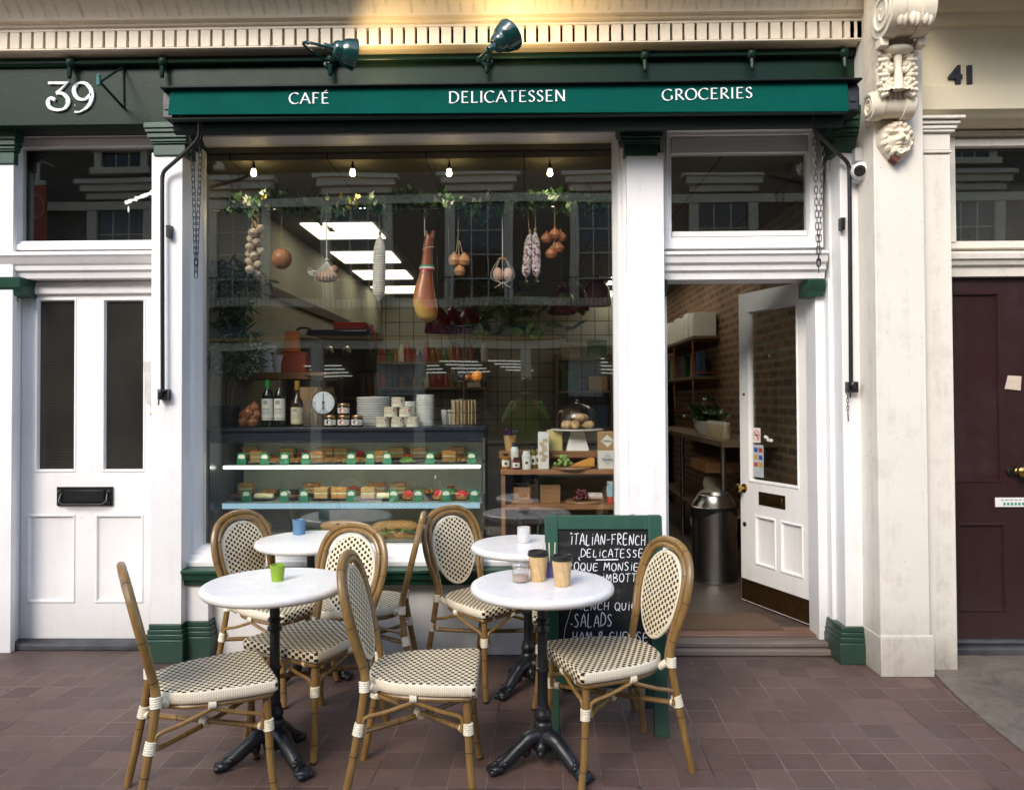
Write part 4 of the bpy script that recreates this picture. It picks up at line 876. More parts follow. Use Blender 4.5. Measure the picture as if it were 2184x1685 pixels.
H = {'A': [[(0, 0), (.35, 1), (.7, 0)], [(.1, .35), (.62, .38)]], 'B': [[(.08, 0), (.05, 1), (.5, .9), (.5, .65), (.08, .52), (.6, .4), (.58, .1), (.08, 0)]], 'C': [[(.62, .85), (.3, .98), (.04, .55), (.2, .05), (.66, .1)]], 'D': [[(.02, 0), (.10, 1), (.6, .75), (.62, .25), (.02, 0)]],
 'E': [[(.58, .98), (.06, .95), (.04, .02), (.6, .03)], [(.05, .5), (.5, .52)]], 'F': [[(.08, 0), (.1, 1)], [(-.05, .96), (.65, 1.02)], [(0, .52), (.5, .55)]], 'H': [[(.05, 0), (.08, 1)], [(.58, 0), (.6, 1)], [(.06, .48), (.6, .52)]], 'I': [[(.1, 0), (.12, .8)], [(.11, 1.0), (.14, 1.05)]],
 'L': [[(.1, 1), (.06, .02), (.55, .04)]], 'M': [[(.02, 0), (.14, 1), (.4, .35), (.68, 1), (.78, 0)]], 'N': [[(.04, 0), (.08, .98), (.55, .03), (.66, 1.1)]], 'O': [arc(.34, .5, .33, .5, 100, 450, 14)], 'P': [[(.08, 0), (.06, 1), (.5, .92), (.55, .6), (.08, .45)]], 'Q': [arc(.34, .5, .33, .5, 100, 450, 14), [(.36, .25), (.72, -.12)]],
 'R': [[(.08, 0), (.06, 1), (.48, .92), (.5, .6), (.08, .47), (.62, 0)]], 'S': [spl([(.55, .86, 0), (.3, 1, 0), (.08, .8, 0), (.3, .53, 0), (.52, .3, 0), (.35, .02, 0), (.02, .1, 0)], 3)], 'T': [[(0, .95), (.7, 1)], [(.36, .97), (.3, 0)]], 'U': [[(.05, 1), (.06, .25), (.28, 0), (.52, .22), (.58, 1)]],
 '-': [[(.05, .48), (.5, .52)]], '&': [[(.6, .5), (.2, .58), (.12, .82), (.36, 1), (.5, .8), (.1, .35), (.1, .1), (.4, 0), (.62, .3)]], ' ': []}
HW = {'I': .28, ' ': .42, 'M': .9, '-': .6}
def hand_text(m, s, x0, x1, z0, h, place, w_=.0062, rnd=random.Random(5), small=()):
    tot = sum(HW.get(c_, .74) + .16 for c_ in s); k = (x1 - x0) / tot; x = x0
    for i, c_ in enumerate(s):
        hh = h * rnd.uniform(.9, 1.08); dz = rnd.uniform(-.05, .05) * h
        for st in H[c_]:
            q = [Vector((p[0], p[1], 0)) for p in st]; q = spl(q, 3) if len(q) > 2 else q
            d_ = rnd.random() * .0012
            ribbon(m, [(x + p[0] * k + p[1] * h * .06, z0 + dz + p[1] * hh) for p in q], lambda d, t: w_ * (.60 + .28 * math.sin(t * 3.1)), lambda u, v, tk, d_=d_: place(u, v, tk + d_), .0006)
        x += (HW.get(c_, .74) + .16) * k
# ------------------------------------------------------------------ the chalkboard
LEAN = R(9.5); bb = P(1296, 1566, 3.44)
ab = thing('chalkboard_sign', 'green framed A-board chalkboard listing the menu outside the door', 'sign', (bb.x, 3.44, 0), rz=R(-1))
def PB(px, py):
    d = ray(px, py); o_ = CAM - Vector((bb.x, 3.44, 0)); nrm = Vector((0, -math.cos(LEAN), math.sin(LEAN))); t_ = -o_.dot(nrm) / d.dot(nrm); q = o_ + d * t_
    return q.x, q.z / math.cos(LEAN)
ht = PB(1290, 1100)[1]; hw = .272; rot = (-LEAN, 0, 0)
BLKB = Mat('blackboard'); BLKB.set(Roughness=.6); BLKB.p.inputs['Specular IOR Level'].default_value = .25
_n = BLKB.noise(6, 7, .75, dist=1.2); _xx, _yy, _zz = BLKB.xyz(); _s = BLKB.noise(1, 5, .6, BLKB.comb(_xx * 9, 0.0, _zz * 40))
BLKB.col(BLKB.ramp((_n * _s), [(.18, (.005, .005, .0055)), (.30, (.010, .0105, .011)), (.45, (.045, .046, .048))])); BLKB = BLKB.m
BGREEN = paint('board_green_paint', (.006, .060, .036), dirt=(.10, .12, .09), amt=.25, rough=.45, chips=.275, chipc=(.60, .52, .36))
m = MB(); zb0 = PB(1290, 1467)[1]; zb1 = PB(1290, 1432)[1]; ztop = PB(1290, 1129)[1]
m.box(-hw, -hw + .060, 0, .032, .002, ht); m.box(hw - .064, hw, 0, .032, .002, ht); m.box(-hw + .0602, hw - .0642, .001, .031, ztop, ht - .0005); m.box(-hw + .0602, hw - .0642, .001, .031, zb0, zb1)
fr_ = obj('frame', m, BGREEN, ab, rot=rot, loc=(0, 0, 0), bevel=.0025)
m = MB(); m.box(-hw + .0603, hw - .0643, .010, .022, zb1 + .0005, ztop - .0005); bd_ = obj('board', m, BLKB, ab, rot=rot, loc=(0, 0, 0))
pb = lambda u, v, tk: (u, .0095 - tk, v)
CHALK = plain('chalk_pen', (.72, .74, .78), .8)
def chalk(s, pa, pb_, ya, yb_, w_=.0052): a = PB(pa, yb_); b = PB(pb_, ya); mm = MB(); hand_text(mm, s, a[0], b[0], a[1], b[1] - a[1], pb, w_); obj('lettering', mm, CHALK, bd_, loc=(0, 0, 0))
chalk('ITALIAN-FRENCH', 1217, 1378, 1139, 1162); chalk('DELICATESSEN', 1238, 1387, 1171, 1188, .0046); chalk('CROQUE MONSIEUR', 1196, 1392, 1200, 1217, .0048); chalk('PANINO IMBOTTITO', 1204, 1392, 1224, 1241, .0048)
chalk('FRENCH QUICHE', 1217, 1388, 1284, 1301, .0048); chalk('SALADS', 1224, 1308, 1310, 1337, .0055); chalk('HAM & CHEESE', 1220, 1385, 1347, 1369, .0052)
m = MB()
def stroke(pp, w_=.005): ribbon(m, [PB(*q) for q in pp], lambda d, t: w_, pb, .0006)
stroke([(1270, 1194), (1318, 1193)]); stroke([(1218, 1330), (1219.5, 1333)], .006); stroke([(1214, 1362), (1215.5, 1365)], .006); stroke([(1216, 1136), (1218, 1139)]); stroke([(1236, 1188), (1233, 1191), (1236, 1195)], .004)
stroke([(1216, 1288), (1217, 1300), (1212, 1318), (1205, 1340), (1202, 1366)], .0018)
obj('chalk_marks', m, CHALK, bd_, loc=(0, 0, 0))
m = MB(); m.box(-hw, -hw + .06, 0, .03, .002, ht - .01); m.box(hw - .06, hw, 0, .03, .002, ht - .01); m.box(-hw + .0602, hw - .0602, .001, .029, ht - .08, ht - .011); m.box(-hw + .0602, hw - .0602, .001, .029, .2, .26); m.box(-hw + .06, hw - .06, .008, .02, .2605, ht - .0805)
obj('rear_frame', m, BGREEN, ab, rot=(R(8.0), 0, 0), loc=(0, .315, 0), bevel=.0025)
m = MB()
for k in range(22): z = .30 - .001 * k; m.ell((.03 + .002 * math.sin(k), .08 + .0102 * k, .15 - .022 * math.sin(math.pi * k / 21)), (.004, .006, .003), 6)
obj('chain', m, BLACK, ab)
# ------------------------------------------------------------------ awning, folded into its box
YA = 4.10
aw = thing('awning', 'teal canvas shop awning rolled up, lettered CAFE DELICATESSEN GROCERIES in white', 'awning', (0, 4.3, 3.0), world=True)
ax0, ax1 = X(362, YA), X(1816, YA); az0, az1 = Z(244, YA, 1000), Z(187, YA, 1000)
m = MB(); m.prism([(X(357, YA), Z(246, YA, 360)), (ax1 + .004, Z(239, YA, 1810)), (X(1816, YA), Z(174, YA, 1810)), (X(362, YA), Z(188, YA, 360))], lambda u, v, k: (u, YA + (.0 if v > az0 + .05 else -.006) + .012 * k, v)); obj('valance', m, TEAL, aw, bevel=.003)
m = MB(); L_ = lambda px, py, Y: P(px, py, Y)
za_, zb_ = Z(250, 4.14, 1000), Z(186, 4.14, 1000)
m.box(X(352, 4.15), X(1843, 4.15), 4.16, 4.41, az0 + .006, az1 + .002); m.box(X(350, 4.13), X(1838, 4.13), 4.07, 4.16, az1 + .004, az1 + .016); obj('cassette', m, plain('cassette_paint', (.006, .008, .009), .5, spec=.2), aw, bevel=.004)
m = MB(); m.box(X(366, 4.15), X(1810, 4.15), YA + .0125, 4.159, az0 - .004, az0 + .005); m.tube([(X(370, 4.2), 4.22, az0 - .02), (X(1805, 4.2), 4.22, az0 - .02)], .034, 12); obj('roller', m, plain('rolled_canvas_shade', (.006, .02, .017), .8), aw)
for s_, px in ((-1, 356), (1, 1830)):
    m = MB(); x = X(px, 4.12); m.box(x - .03, x + .025, 4.125, 4.159, az0 + .01, az1); m.box(x - .02, x + .015, 4.118, 4.1245, az0 + .05, az0 + .075); obj('end_cap', m, DGREY, aw, bevel=.004)
tl_ = (Z(198, YA, 1100), Z(222, YA, 660)); cap = .0575
for s_, a, b, yb_ in (('CAF\u00c9', 618, 703, 223), ('DELICATESSEN', 959, 1210, 221.5), ('GROCERIES', 1417, 1610, 216)):
    m = MB(); sl = {'C': -.004, 'D': .004, 'G': .016}[s_[0]]
    serif_text(m, s_, X(a, YA), X(b, YA), Z(yb_, YA, a), cap * (1 if s_[0] != 'D' else 1.04), YA - .007, sl); obj('lettering', m, LETTER, aw)
def arm(pts, rail, name_side):
    m = MB(); q = [P(*p) for p in pts]; m.tube(spl(q, 5), .0115, 10); o = obj('folding_arm', m, BLACK, aw)
    (r0, y0, r1, y1) = rail; m = MB(); z0, z1 = Z(y1, 4.38, r0), Z(y0, 4.38, r0)
    m.box(X(r0, 4.38), X(r0, 4.38) + .016, 4.372, 4.399, z0, z1); m.box(X(r1, 4.38) - .012, X(r1, 4.38) + .012, 4.358, 4.399, z1 - .07, z1); obj('slide_rail', m, BLACK, aw, bevel=.002)
    m = MB(); p = P(pts[-1][0], pts[-1][1], 4.37); m.box(p.x - .022, p.x + .035, 4.352, 4.399, p.z - .04, p.z + .02); m.ell((p.x, 4.345, p.z), (.016, .016, .024), 10); m.ell((p.x + .02, 4.345, p.z + .012), .010, 8)
    m.tube([(p.x - .012, 4.35, p.z - .03), (p.x - .014, 4.35, p.z - .07)], .005, 6); obj('arm_bracket', m, BLACK, aw, bevel=.002)
arm([(425, 248, 4.18), (426, 278, 4.20), (422, 296, 4.22), (405, 316, 4.26), (372, 346, 4.33), (352, 364, 4.355), (347, 378, 4.36), (346, 420, 4.36), (347, 838, 4.36)], (352, 482, 361, 482), 'l')
arm([(1734, 238, 4.18), (1735, 266, 4.20), (1740, 282, 4.22), (1757, 300, 4.26), (1790, 330, 4.33), (1806, 346, 4.355), (1811, 360, 4.36), (1812, 400, 4.36), (1815, 822, 4.36)], (1804, 466, 1799, 466), 'r')
m = MB(); pp = P(1808, 840, 4.35)
for k in range(5): m.tube([(pp.x + .007 * math.cos(a) * (1 if k % 2 else .3), 4.35 + .007 * math.cos(a) * (.3 if k % 2 else 1), pp.z - .022 * k - .015 - .014 * math.sin(a)) for a in [2 * math.pi * i / 10 for i in range(10)]], .0022, 5, 0, True)
m.tube([(pp.x, 4.35, pp.z - .11), (pp.x + .002, 4.35, pp.z - .155)], .003, 6); obj('hook_chain', m, BLACK, aw)
def chain(name, pa, pb_, pc, Y, lb):
    """two hanging runs of links joined at the bottom"""
    m = MB()
    for a, c_ in ((pa, pc), (pb_, pc)):
        A = P(a[0], a[1], Y); C_ = P(c_[0], c_[1], Y); n = int((A - C_).length / .0330); d = (C_ - A) / n
        for k in range(n):
            o = A + d * (k + .5); l = d.normalized() * .0250; sdv = Vector((1, 0, 0)) if k % 2 else Vector((.35, .94, 0))
            pts = []
            for i in range(12):
                t_ = 2 * math.pi * i / 12; ct, st = math.cos(t_), math.sin(t_); pts.append(o + l * (ct * .42 + (.5 if ct > .01 else -.5 if ct < -.01 else 0)) + sdv * st * .0092)
            m.tube(pts, .0024, 5, 0, True)
    return single(name, m, BLACK, lb, 'chain')
chain('hanging_chain', (409, 262), (430, 262), (418, 592), 4.30, 'black looped pull chain hanging from the awning beside the big shop window')
chain('hanging_chain', (1736, 258), (1757, 258), (1746, 580), 4.30, 'black looped pull chain hanging from the awning beside the open doorway')
m = MB(); rr = random.Random(2)
for k in range(8):
    a = P(404 + k * 3, 272 + 6 * math.sin(k), 4.33); m.tube(spl([a, a + Vector((.02, 0, -.03)), a + Vector((rr.uniform(-.02, .03), .01, -.06)), a + Vector((-.01, 0, -.02))], 3), .004, 5)
single('chain_bundle', m, BLACK, 'tangle of spare black chain bunched under the awning over the white pilaster', 'chain')

# ------------------------------------------------------------------ swan neck lamps
LG = plain('lamp_green_enamel', (.004, .040, .034), .2, coat=.6, var=.1)
def lamp(lb, boss, neck, base, axis, aim, power):
    t = thing('swan_neck_lamp', lb, 'lamp', (0, 4.2, 3.3), 'green swan neck lamps over the awning', world=True)
    b = P(*boss); m = MB(); m.lathe([(0, 0), (.036, 0), (.036, .012), (.02, .02), (.016, .035), (0, .035)], 16, (b.x, 4.40, b.z), 0, Matrix.Rotation(R(90), 4, 'X')); m.tube(spl([b] + [P(*q) for q in neck], 6), .0075, 8); obj('neck', m, LG, t)
    ax = Vector(axis).normalized(); M = ax.to_track_quat('Z', 'Y').to_matrix().to_4x4(); c_ = P(*base)
    m = MB(); m.lathe([(0, 0), (.016, 0), (.018, .003), (.018, .045), (.026, .047), (.040, .054), (.048, .068), (.0505, .088), (.053, .094), (.063, .101), (.072, .122), (.079, .150), (.083, .160), (.083, .165), (.078, .165), (.066, .125), (.04, .10), (0, .095)], 28, c_, 0, M)
    obj('shade', m, LG, t)
    m = MB(); m.ell(c_ + ax * .135, .026, 12); obj('bulb', m, BULB, t)
    l = bpy.data.lights.new('lamp_light', 'SPOT'); l.energy = power; l.color = (1, .68, .30); l.spot_size = R(140); l.spot_blend = .8; l.shadow_soft_size = .035
    lo = bpy.data.objects.new('lamp_light', l); COL.objects.link(lo); lo.parent = t; lo.location = c_ + ax * .16 - Vector(t.location); lo.rotation_euler = (-Vector(aim)).to_track_quat('Z', 'Y').to_euler()
lamp('green swan neck lamp leaning sideways at the left, above the word CAFE', (702, 132, 4.385), [(672, 116, 4.26), (648, 96, 4.08), (652, 91, 3.98), (670, 94, 3.96), (692, 100, 3.97)], (690, 99, 3.97), (.83, .50, -.06), (.70, .75, .22), 4.5)
lamp('green swan neck lamp tipped upward, above the word DELICATESSEN', (1038, 128, 4.385), [(1022, 131, 4.22), (1018, 128, 4.08), (1030, 118, 3.95), (1044, 106, 3.9)], (1042, 108, 3.90), (.56, .30, .55), (.30, .5, .8), 5.5)

# ------------------------------------------------------------------ numbers, bracket, camera
def num39(s, px, py, w_, h_):
    a = P(px, py, 4.42); k = w_ / 1640 * 4.42; hh = h_ / 1640 * 4.42; m = MB()
    T3 = [[(.06, .98), (.90, .98), (.42, .60)], spl([(.42, .60, 0), (.72, .58, 0), (.95, .34, 0), (.80, .06, 0), (.45, 0, 0), (.14, .10, 0), (.06, .30, 0), (.18, .44, 0), (.36, .36, 0)], 5)]
    T9 = [spl([(.90, .62, 0), (.60, .42, 0), (.24, .48, 0), (.08, .76, 0), (.28, .98, 0), (.62, .98, 0), (.88, .78, 0), (.94, .50, 0), (.78, .20, 0), (.42, .0, 0), (.12, -.02, 0)], 5)]
    for i, st in enumerate(T3 if s == '3' else T9):
        ribbon(m, [(a.x + p[0] * k, a.z + p[1] * hh) for p in st], lambda d, t: (.012 + .011 * abs(d.x * .3 - d.y * .95)) * (1 if s == '3' else 1.05 - .35 * (t > .85)), lambda u, v, tk, i=i: (u, 4.4185 - tk - .0008 * i, v), .012)
    for q in ((.3, .96), (.85, .3), (.15, .2)): m.ell((a.x + q[0] * k, 4.405, a.z + q[1] * hh), (.004, .003, .004), 8)
    return m
t = thing('house_number', 'curly white number 39 on the green fascia', 'number', (P(150, 210, 4.42).x, 4.41, P(150, 210, 4.42).z), world=True)
obj('digit', num39('3', 102, 237, 50, 60), LETTER, t, bevel=.001, seg=1); obj('digit', num39('9', 156, 240, 46, 62), LETTER, t, bevel=.001, seg=1)
t = thing('house_number', 'plain black number 41 on the cream fascia', 'number', (P(2045, 160, 4.38).x, 4.39, P(2045, 160, 4.38).z), world=True)
NB = plain('black_number', (.016, .013, .020), .4)
for s_, px in (('4', 2036), ('1', 2066)): p = P(px, 180, 4.40); obj('digit', text_mb(s_, .140, .008, bold=.0062), NB, t, loc=Vector((p.x, 4.392, p.z)) - t.location, rot=(R(90), 0, 0))
t = thing('hanging_bracket', 'small empty triangular teal iron bracket projecting from the fascia beside number 39', 'bracket', (P(263, 188, 4.41).x, 4.415, P(263, 188, 4.41).z), world=True)
TB_ = plain('teal_iron', (.02, .14, .12), .5, var=.4); A = P(263, 143, 4.412); B = P(264, 231, 4.412); tip = P(204, 176, 4.15); tip.x = A.x + .01
m = MB(); m.tube([A, B], .004, 8); m.tube([A, tip], .0065, 8); m.tube([B, tip], .0075, 8); obj('frame', m, OLIVE, t)
m = MB(); m.tube([tip + Vector((-.002, -.01, .022)), tip + Vector((-.002, -.01, -.022))], .011, 10); m.ell(tip + Vector((0, -.012, .03)), .012, 8); obj('eye', m, TB_, t)
t = thing('security_camera', 'white dome security camera under a grey junction box beside the cream pillar', 'camera', (P(1835, 366, 4.34).x, 4.36, P(1835, 366, 4.34).z), world=True)
c_ = P(1835, 366, 4.33); WPL = plain('white_plastic', (.74, .74, .76), .3, var=.03)
m = MB(); m.ell(c_, .052, 24); m.lathe([(.0, .056), (.05, .056), (.056, .048), (.056, .03), (.04, .02), (0, .02)], 24, c_ + Vector((.004, .0, 0)), 0, Matrix.Rotation(R(-90), 4, 'X')); obj('housing', m, WPL, t)
fw = (CAM - c_); fw.z = -.9; fw.x -= .3; fw = fw.normalized(); M = fw.to_track_quat('Z', 'Y').to_matrix().to_4x4()
m = MB(); m.lathe([(0, .0535), (.026, .0535), (.029, .051), (.031, .044), (0, .040)], 20, c_, 0, M)
for i in range(8): m.ell(c_ + (M @ Vector((.021 * math.cos(i * .785), .021 * math.sin(i * .785), .0535))), .0035, 6, 1)
obj('lens', m, [plain('dark_lens', (.01, .009, .009), .6, spec=.15), plain('infrared_led', (.06, .05, .045), .3)], t)
m = MB(); a = rz_(1828, 1856, 317, 346, 4.36); m.box(a[0], a[1], 4.345, 4.399, a[2], a[3]); obj('junction_box', m, plain('grey_plastic', (.50, .50, .51), .4, var=.05), t, bevel=.006)
m = MB(); m.tube(spl([P(1851, 318, 4.36), P(1848, 290, 4.37), P(1852, 262, 4.38), P(1856, 240, 4.40)], 5), .003, 6); obj('cable', m, WPL, t)

# ------------------------------------------------------------------ carved console on the party pillar
cb = thing('carved_console', 'cream carved console with scrolls, acanthus leaves and a bearded face', 'carving', (P(1925, 180, 4.1).x, 4.15, P(1925, 180, 4.1).z), world=True)
STONE = paint('carved_stone_paint', (.74, .66, .52), dirt=(.22, .15, .09), amt=.85, rough=.65, bs=40, bd=.004)
Y0 = Yc - .0; cx0, cx1 = X(1889, 4.0), X(1970, 4.0); cw = cx1 - cx0; cxm = (cx0 + cx1) / 2
def zp(py, Y=4.0): return Z(py, Y, 1925)
# scroll body: an S profile
prof = [(Y0 + .04, zp(-60))]
T1c, T1r = (3.96, zp(14, 3.90)), .118; T2c, T2r = (4.12, zp(218, 4.06)), .062
for a in range(80, -191 - 30, -18): pass
up = [(T1c[0] + T1r * math.cos(R(a)), T1c[1] + T1r * math.sin(R(a))) for a in range(70, 300, 15)]
lo_ = [(T2c[0] + T2r * math.cos(R(a)), T2c[1] + T2r * math.sin(R(a))) for a in range(140, 330, 15)]
prof += up + [(4.03, zp(88, 4.0)), (4.065, zp(108, 4.04)), (4.075, zp(150)), (4.07, zp(175))] + lo_ + [(Y0 + .04, T2c[1] - .07)]
m = MB(); m.sweepx(prof, cx0 + .012, cx1 - .012); obj('scroll_body', m, STONE, cb, bevel=.006)
for s_, xx in ((-1, cx0), (1, cx1)):
    for (c_, r_, w2) in ((T1c, T1r, .055), (T2c, T2r, .045)):       # volute rolls at both ends and their spirals
        m = MB(); xa_, xb_ = (xx - .014, xx + w2) if s_ < 0 else (xx - w2, xx + .014)
        m.prism([(c_[0] + (r_ + .012) * math.cos(2 * math.pi * i / 28), c_[1] + (r_ + .012) * math.sin(2 * math.pi * i / 28)) for i in range(28)], lambda u, v, k, xa_=xa_, xb_=xb_: (xb_ if k else xa_, u, v))
        xo = xx + s_ * .014
        m.tube([(xo, c_[0] + r_ * (1 - i / 60) * math.cos(i * .26 + 1), c_[1] + r_ * (1 - i / 60) * math.sin(i * .26 + 1)) for i in range(50)], [.013 - .00015 * i for i in range(50)], 6)
        obj('volute', m, STONE, cb, bevel=.004)
    obj('block', MB().box(xx - .018, xx + .024, 3.965, 4.03, zp(98, 3.97), zp(80, 3.97)), STONE, cb, bevel=.004)
m = MB(); r5 = random.Random(9)                                       # acanthus relief on the neck and the upper roll
zt_, zb_ = zp(100, 4.03), zp(196, 4.03)
def leafpt(u, v):
    x = cxm + (u - .5) * cw * .86; z = zt_ + (zb_ - zt_) * v; s_ = abs(u - .5) * 2
    lob = abs(math.sin(v * 9.4 + 3.2 * s_)) ; rib = math.exp(-((u - .5) / .06) ** 2)
    d = .030 * (1 - s_ ** 6) * (.35 + .65 * lob) + .030 * rib + .012 * math.sin(u * 40 + v * 8) * (1 - rib) * (.3 + .7 * s_)
    yb0 = 4.065 + .02 * math.sin(v * 3.0) - (.04 * max(0, v - .75) * 4)
    return (x + .012 * math.sin(v * 18) * (1 if u > .5 else -1) * s_, yb0 - d - .01, z)
m.grid(leafpt, 44, 64)
for k in range(3):                                                    # three tiers of leaf fans either side of the stem
    for s_ in (-1, 1):
        zb2 = zt_ + (zb_ - zt_) * (k + .95) / 3
        for j in range(5):
            th = R(-25 + 27 * j); ln = .052 - .006 * abs(j - 2); dx_, dz_ = math.cos(th) * s_, math.sin(th)
            m.ell((cxm + s_ * .030 + dx_ * ln * .8, 4.035 - .008 * j % .016, zb2 + dz_ * ln * .9), (ln * .62, .020, .0135), 10, 0, Matrix.Rotation(-th * s_ if s_ > 0 else th, 4, 'Y'))
            m.ell((cxm + s_ * .030 + dx_ * ln * 1.35, 4.026, zb2 + dz_ * ln * 1.4), (.013, .014, .013), 8)
m.ell((cxm, 4.02, zp(104)), (.080, .05, .026), 16); m.tube([(cxm, 4.03, zp(106)), (cxm, 4.022, zp(140)), (cxm, 4.02, zp(190))], [.026, .017, .030], 12)
obj('acanthus_leaf', m, STONE, cb, ang=80); m = MB()
for j in range(9):
    th = R(150 + 80 * abs(math.sin(j * 2.1))); x = cxm + (j - 4) * .021; m.ell((x, T1c[0] + T1r * math.cos(th), T1c[1] + T1r * math.sin(th)), (.020, .022, .040), 8)
obj('scroll_leaf', m, STONE, cb, ang=80); m = MB()
for k in range(7): m.ell((cxm + (k - 3) * .026, T2c[0] - T2r * .9, T2c[1] + T2r * (.55 + .3 * abs(math.sin(k * 1.4)))), (.016, .020, .036), 8)
obj('scroll_leaf', m, STONE, cb, ang=80)
# face mask
fx, fz = P(1917, 298, 4.14).x, P(1917, 298, 4.14).z; fwid, fh_ = .094, .118
def gb(u, v, cu_, cv, su, sv): return math.exp(-((u - cu_) / su) ** 2 - ((v - cv) / sv) ** 2)
CURLS = [(.80 * math.cos(R(a)), .82 * math.sin(R(a)), .115) for a in range(-60, 241, 21)] + [(.58 * math.cos(R(a)) * 1.05, .66 * math.sin(R(a)), .10) for a in range(20, 165, 22)] + [(.5 * math.cos(R(a)), .74 * math.sin(R(a)), .10) for a in range(-130, -49, 20)]
def facept(U, V):
    u, v = U * 2 - 1, V * 2 - 1                   # -1..1, v up
    rr_ = math.sqrt(u * u + v * v); base = max(0, 1 - rr_ ** 5) ** .5
    h = .040 * base + .030 * max(0, 1 - rr_ * rr_ * 1.6) * base
    h += .026 * gb(u, v, 0, -.02, .13, .14) + .020 * gb(u, v, 0, .16, .085, .22) + .012 * gb(u, v, 0, -.08, .20, .06)       # nose
    h += .014 * (gb(u, v, -.27, .30, .20, .07) + gb(u, v, .27, .30, .20, .07)) - .020 * (gb(u, v, -.26, .16, .13, .075) + gb(u, v, .26, .16, .13, .075)) + .013 * (gb(u, v, -.26, .15, .09, .045) + gb(u, v, .26, .15, .09, .045))
    h += .010 * (gb(u, v, -.36, -.08, .16, .16) + gb(u, v, .36, -.08, .16, .16)) + .013 * (gb(u, v, 0, -.26, .19, .035) + gb(u, v, 0, -.38, .16, .045)) - .010 * gb(u, v, 0, -.315, .20, .022)
    h += .014 * gb(u, v, 0, -.54, .18, .09)
    for (cu_, cv, q) in CURLS: h += .028 * gb(u, v, cu_, cv, q, q) * (base + .2) - .014 * gb(u, v, cu_, cv, q * .35, q * .35)
    return (fx + u * fwid * (1.05 if v > -.2 else 1.05 - .42 * (-.2 - v)), Yc - .0 - max(0, h) * 1.1 + (.012 if rr_ > .985 else 0), fz + v * fh_)
m = MB(); m.grid(facept, 72, 96); obj('face_mask', m, STONE, cb, ang=80)
m = MB(); z = fz - fh_ * .92; m.prism([(fx - .042, z + .025), (fx - .018, z + .030), (fx + .006, z + .018), (fx + .000, z - .002), (fx - .010, z - .018), (fx - .022, z - .006), (fx - .038, z + .004)], lambda u, v, k: (u, Yc - .004 - .05 * (1 - k), v)); obj('broken_patch', m, plain('exposed_red_stone', (.12, .045, .035), .9, bs=30, bd=.01), cb)
# ------------------------------------------------------------------ the open glazed door and what the doorway shows
H2 = Vector((1.78, 4.745)); F2 = Vector((1.506, 5.435)); dw = (H2 - F2).length; da = math.atan2(H2.y - F2.y, H2.x - F2.x)
zt2 = 2.222
ops = [(.088, .590, .915, 2.10, 1), (.15, .365, .36, .70, 0), (.405, .62, .36, .70, 0)]
od = panel_door('glazed_door', ops, 0, dw, FL + .012, zt2, 0, WHITE, shop, .046)
od.location = Vector((F2.x, F2.y, 0)) - Vector(shop.location); od.rotation_euler.z = da
def dsub(n, m, mt, **k): return obj(n, m, mt, od, loc=(0, 0, 0), **k)
dsub('pane', MB().box(.108, .570, .020, .025, .936, 2.08), DPANE)
m = MB(); m.box(.20, .46, -.006, -.0005, .775, .862); m.box(.225, .435, -.010, -.0065, .793, .842); dsub('letter_slot', m, DBRASS, bevel=.002)
m = MB(); m.box(.006, dw - .012, -.004, -.0004, FL + .02, FL + .165); dsub('kick_plate', m, DBRASS)
m = MB(); m.lathe([(0, 0), (.030, 0), (.030, .006), (.012, .012), (.011, .035), (.026, .042), (.031, .056), (.027, .068), (0, .074)], 18, (.045, -.0005, .87), 0, Matrix.Rotation(R(90), 4, 'X')); dsub('door_knob', m, BRASS)
m = MB(); m.lathe([(0, 0), (.016, 0), (.016, .006), (0, .008)], 14, (.045, -.0005, .62), 0, Matrix.Rotation(R(90), 4, 'X')); m.lathe([(0, 0), (.010, 0), (.010, .005), (0, .006)], 12, (.05, -.0005, 1.52), 0, Matrix.Rotation(R(90), 4, 'X')); dsub('lock', m, DBRASS)
for z in (.35, 1.20, 2.0):
    m = MB(); m.box(dw + .0005, dw + .012, -.004, .04, z - .05, z + .05); m.tube([(dw + .006, -.008, z - .05), (dw + .006, -.008, z + .05)], .007, 8); dsub('hinge', m, WHITE)
m = MB(); m.box(.115, .195, .0175, .0195, 1.19, 1.29); st = dsub('no_smoking_sticker', m, WHCARD)
m = MB(); c_ = (.155, .0172, 1.24); m.tube([(c_[0] + .032 * math.cos(a), c_[1], c_[2] + .036 * math.sin(a)) for a in [2 * math.pi * i / 24 for i in range(24)]], .0035, 6, 0, True, .3); m.tube([(c_[0] - .022, c_[1], c_[2] + .024), (c_[0] + .022, c_[1], c_[2] - .024)], .0035, 6); m.box(.135, .175, .0168, .0172, 1.236, 1.244, 1); obj('emblem', m, [plain('sticker_red', (.5, .02, .03), .5), BLACK], st, loc=(0, 0, 0))
m = MB(); m.box(.118, .225, .0175, .0193, .955, 1.175); st = dsub('card_sticker', m, plain('pale_sticker', (.42, .46, .48), .5)); m = MB(); rr = random.Random(4)
for k in range(6): m.box(.128 + .05 * (k % 2), .166 + .05 * (k % 2), .0168, .0174, 1.125 - .05 * (k // 2), 1.155 - .05 * (k // 2), k % 3)
obj('card_emblem', m, [plain('card_blue', (.03, .08, .3), .5), plain('card_red', (.45, .05, .04), .5), plain('card_gold', (.5, .3, .05), .5)], st, loc=(0, 0, 0))
m = MB(); m.box(.262, .278, .016, .0185, 1.205, 1.235); m.ell((.25, .0175, 1.232), (.02, .0015, .012), 10); m.ell((.30, .0175, 1.212), (.025, .0015, .012), 10); dsub('torn_sticker', m, WHCARD)
MATB = plain('coir_mat', (.10, .06, .035), .95, bs=250, bd=.006)
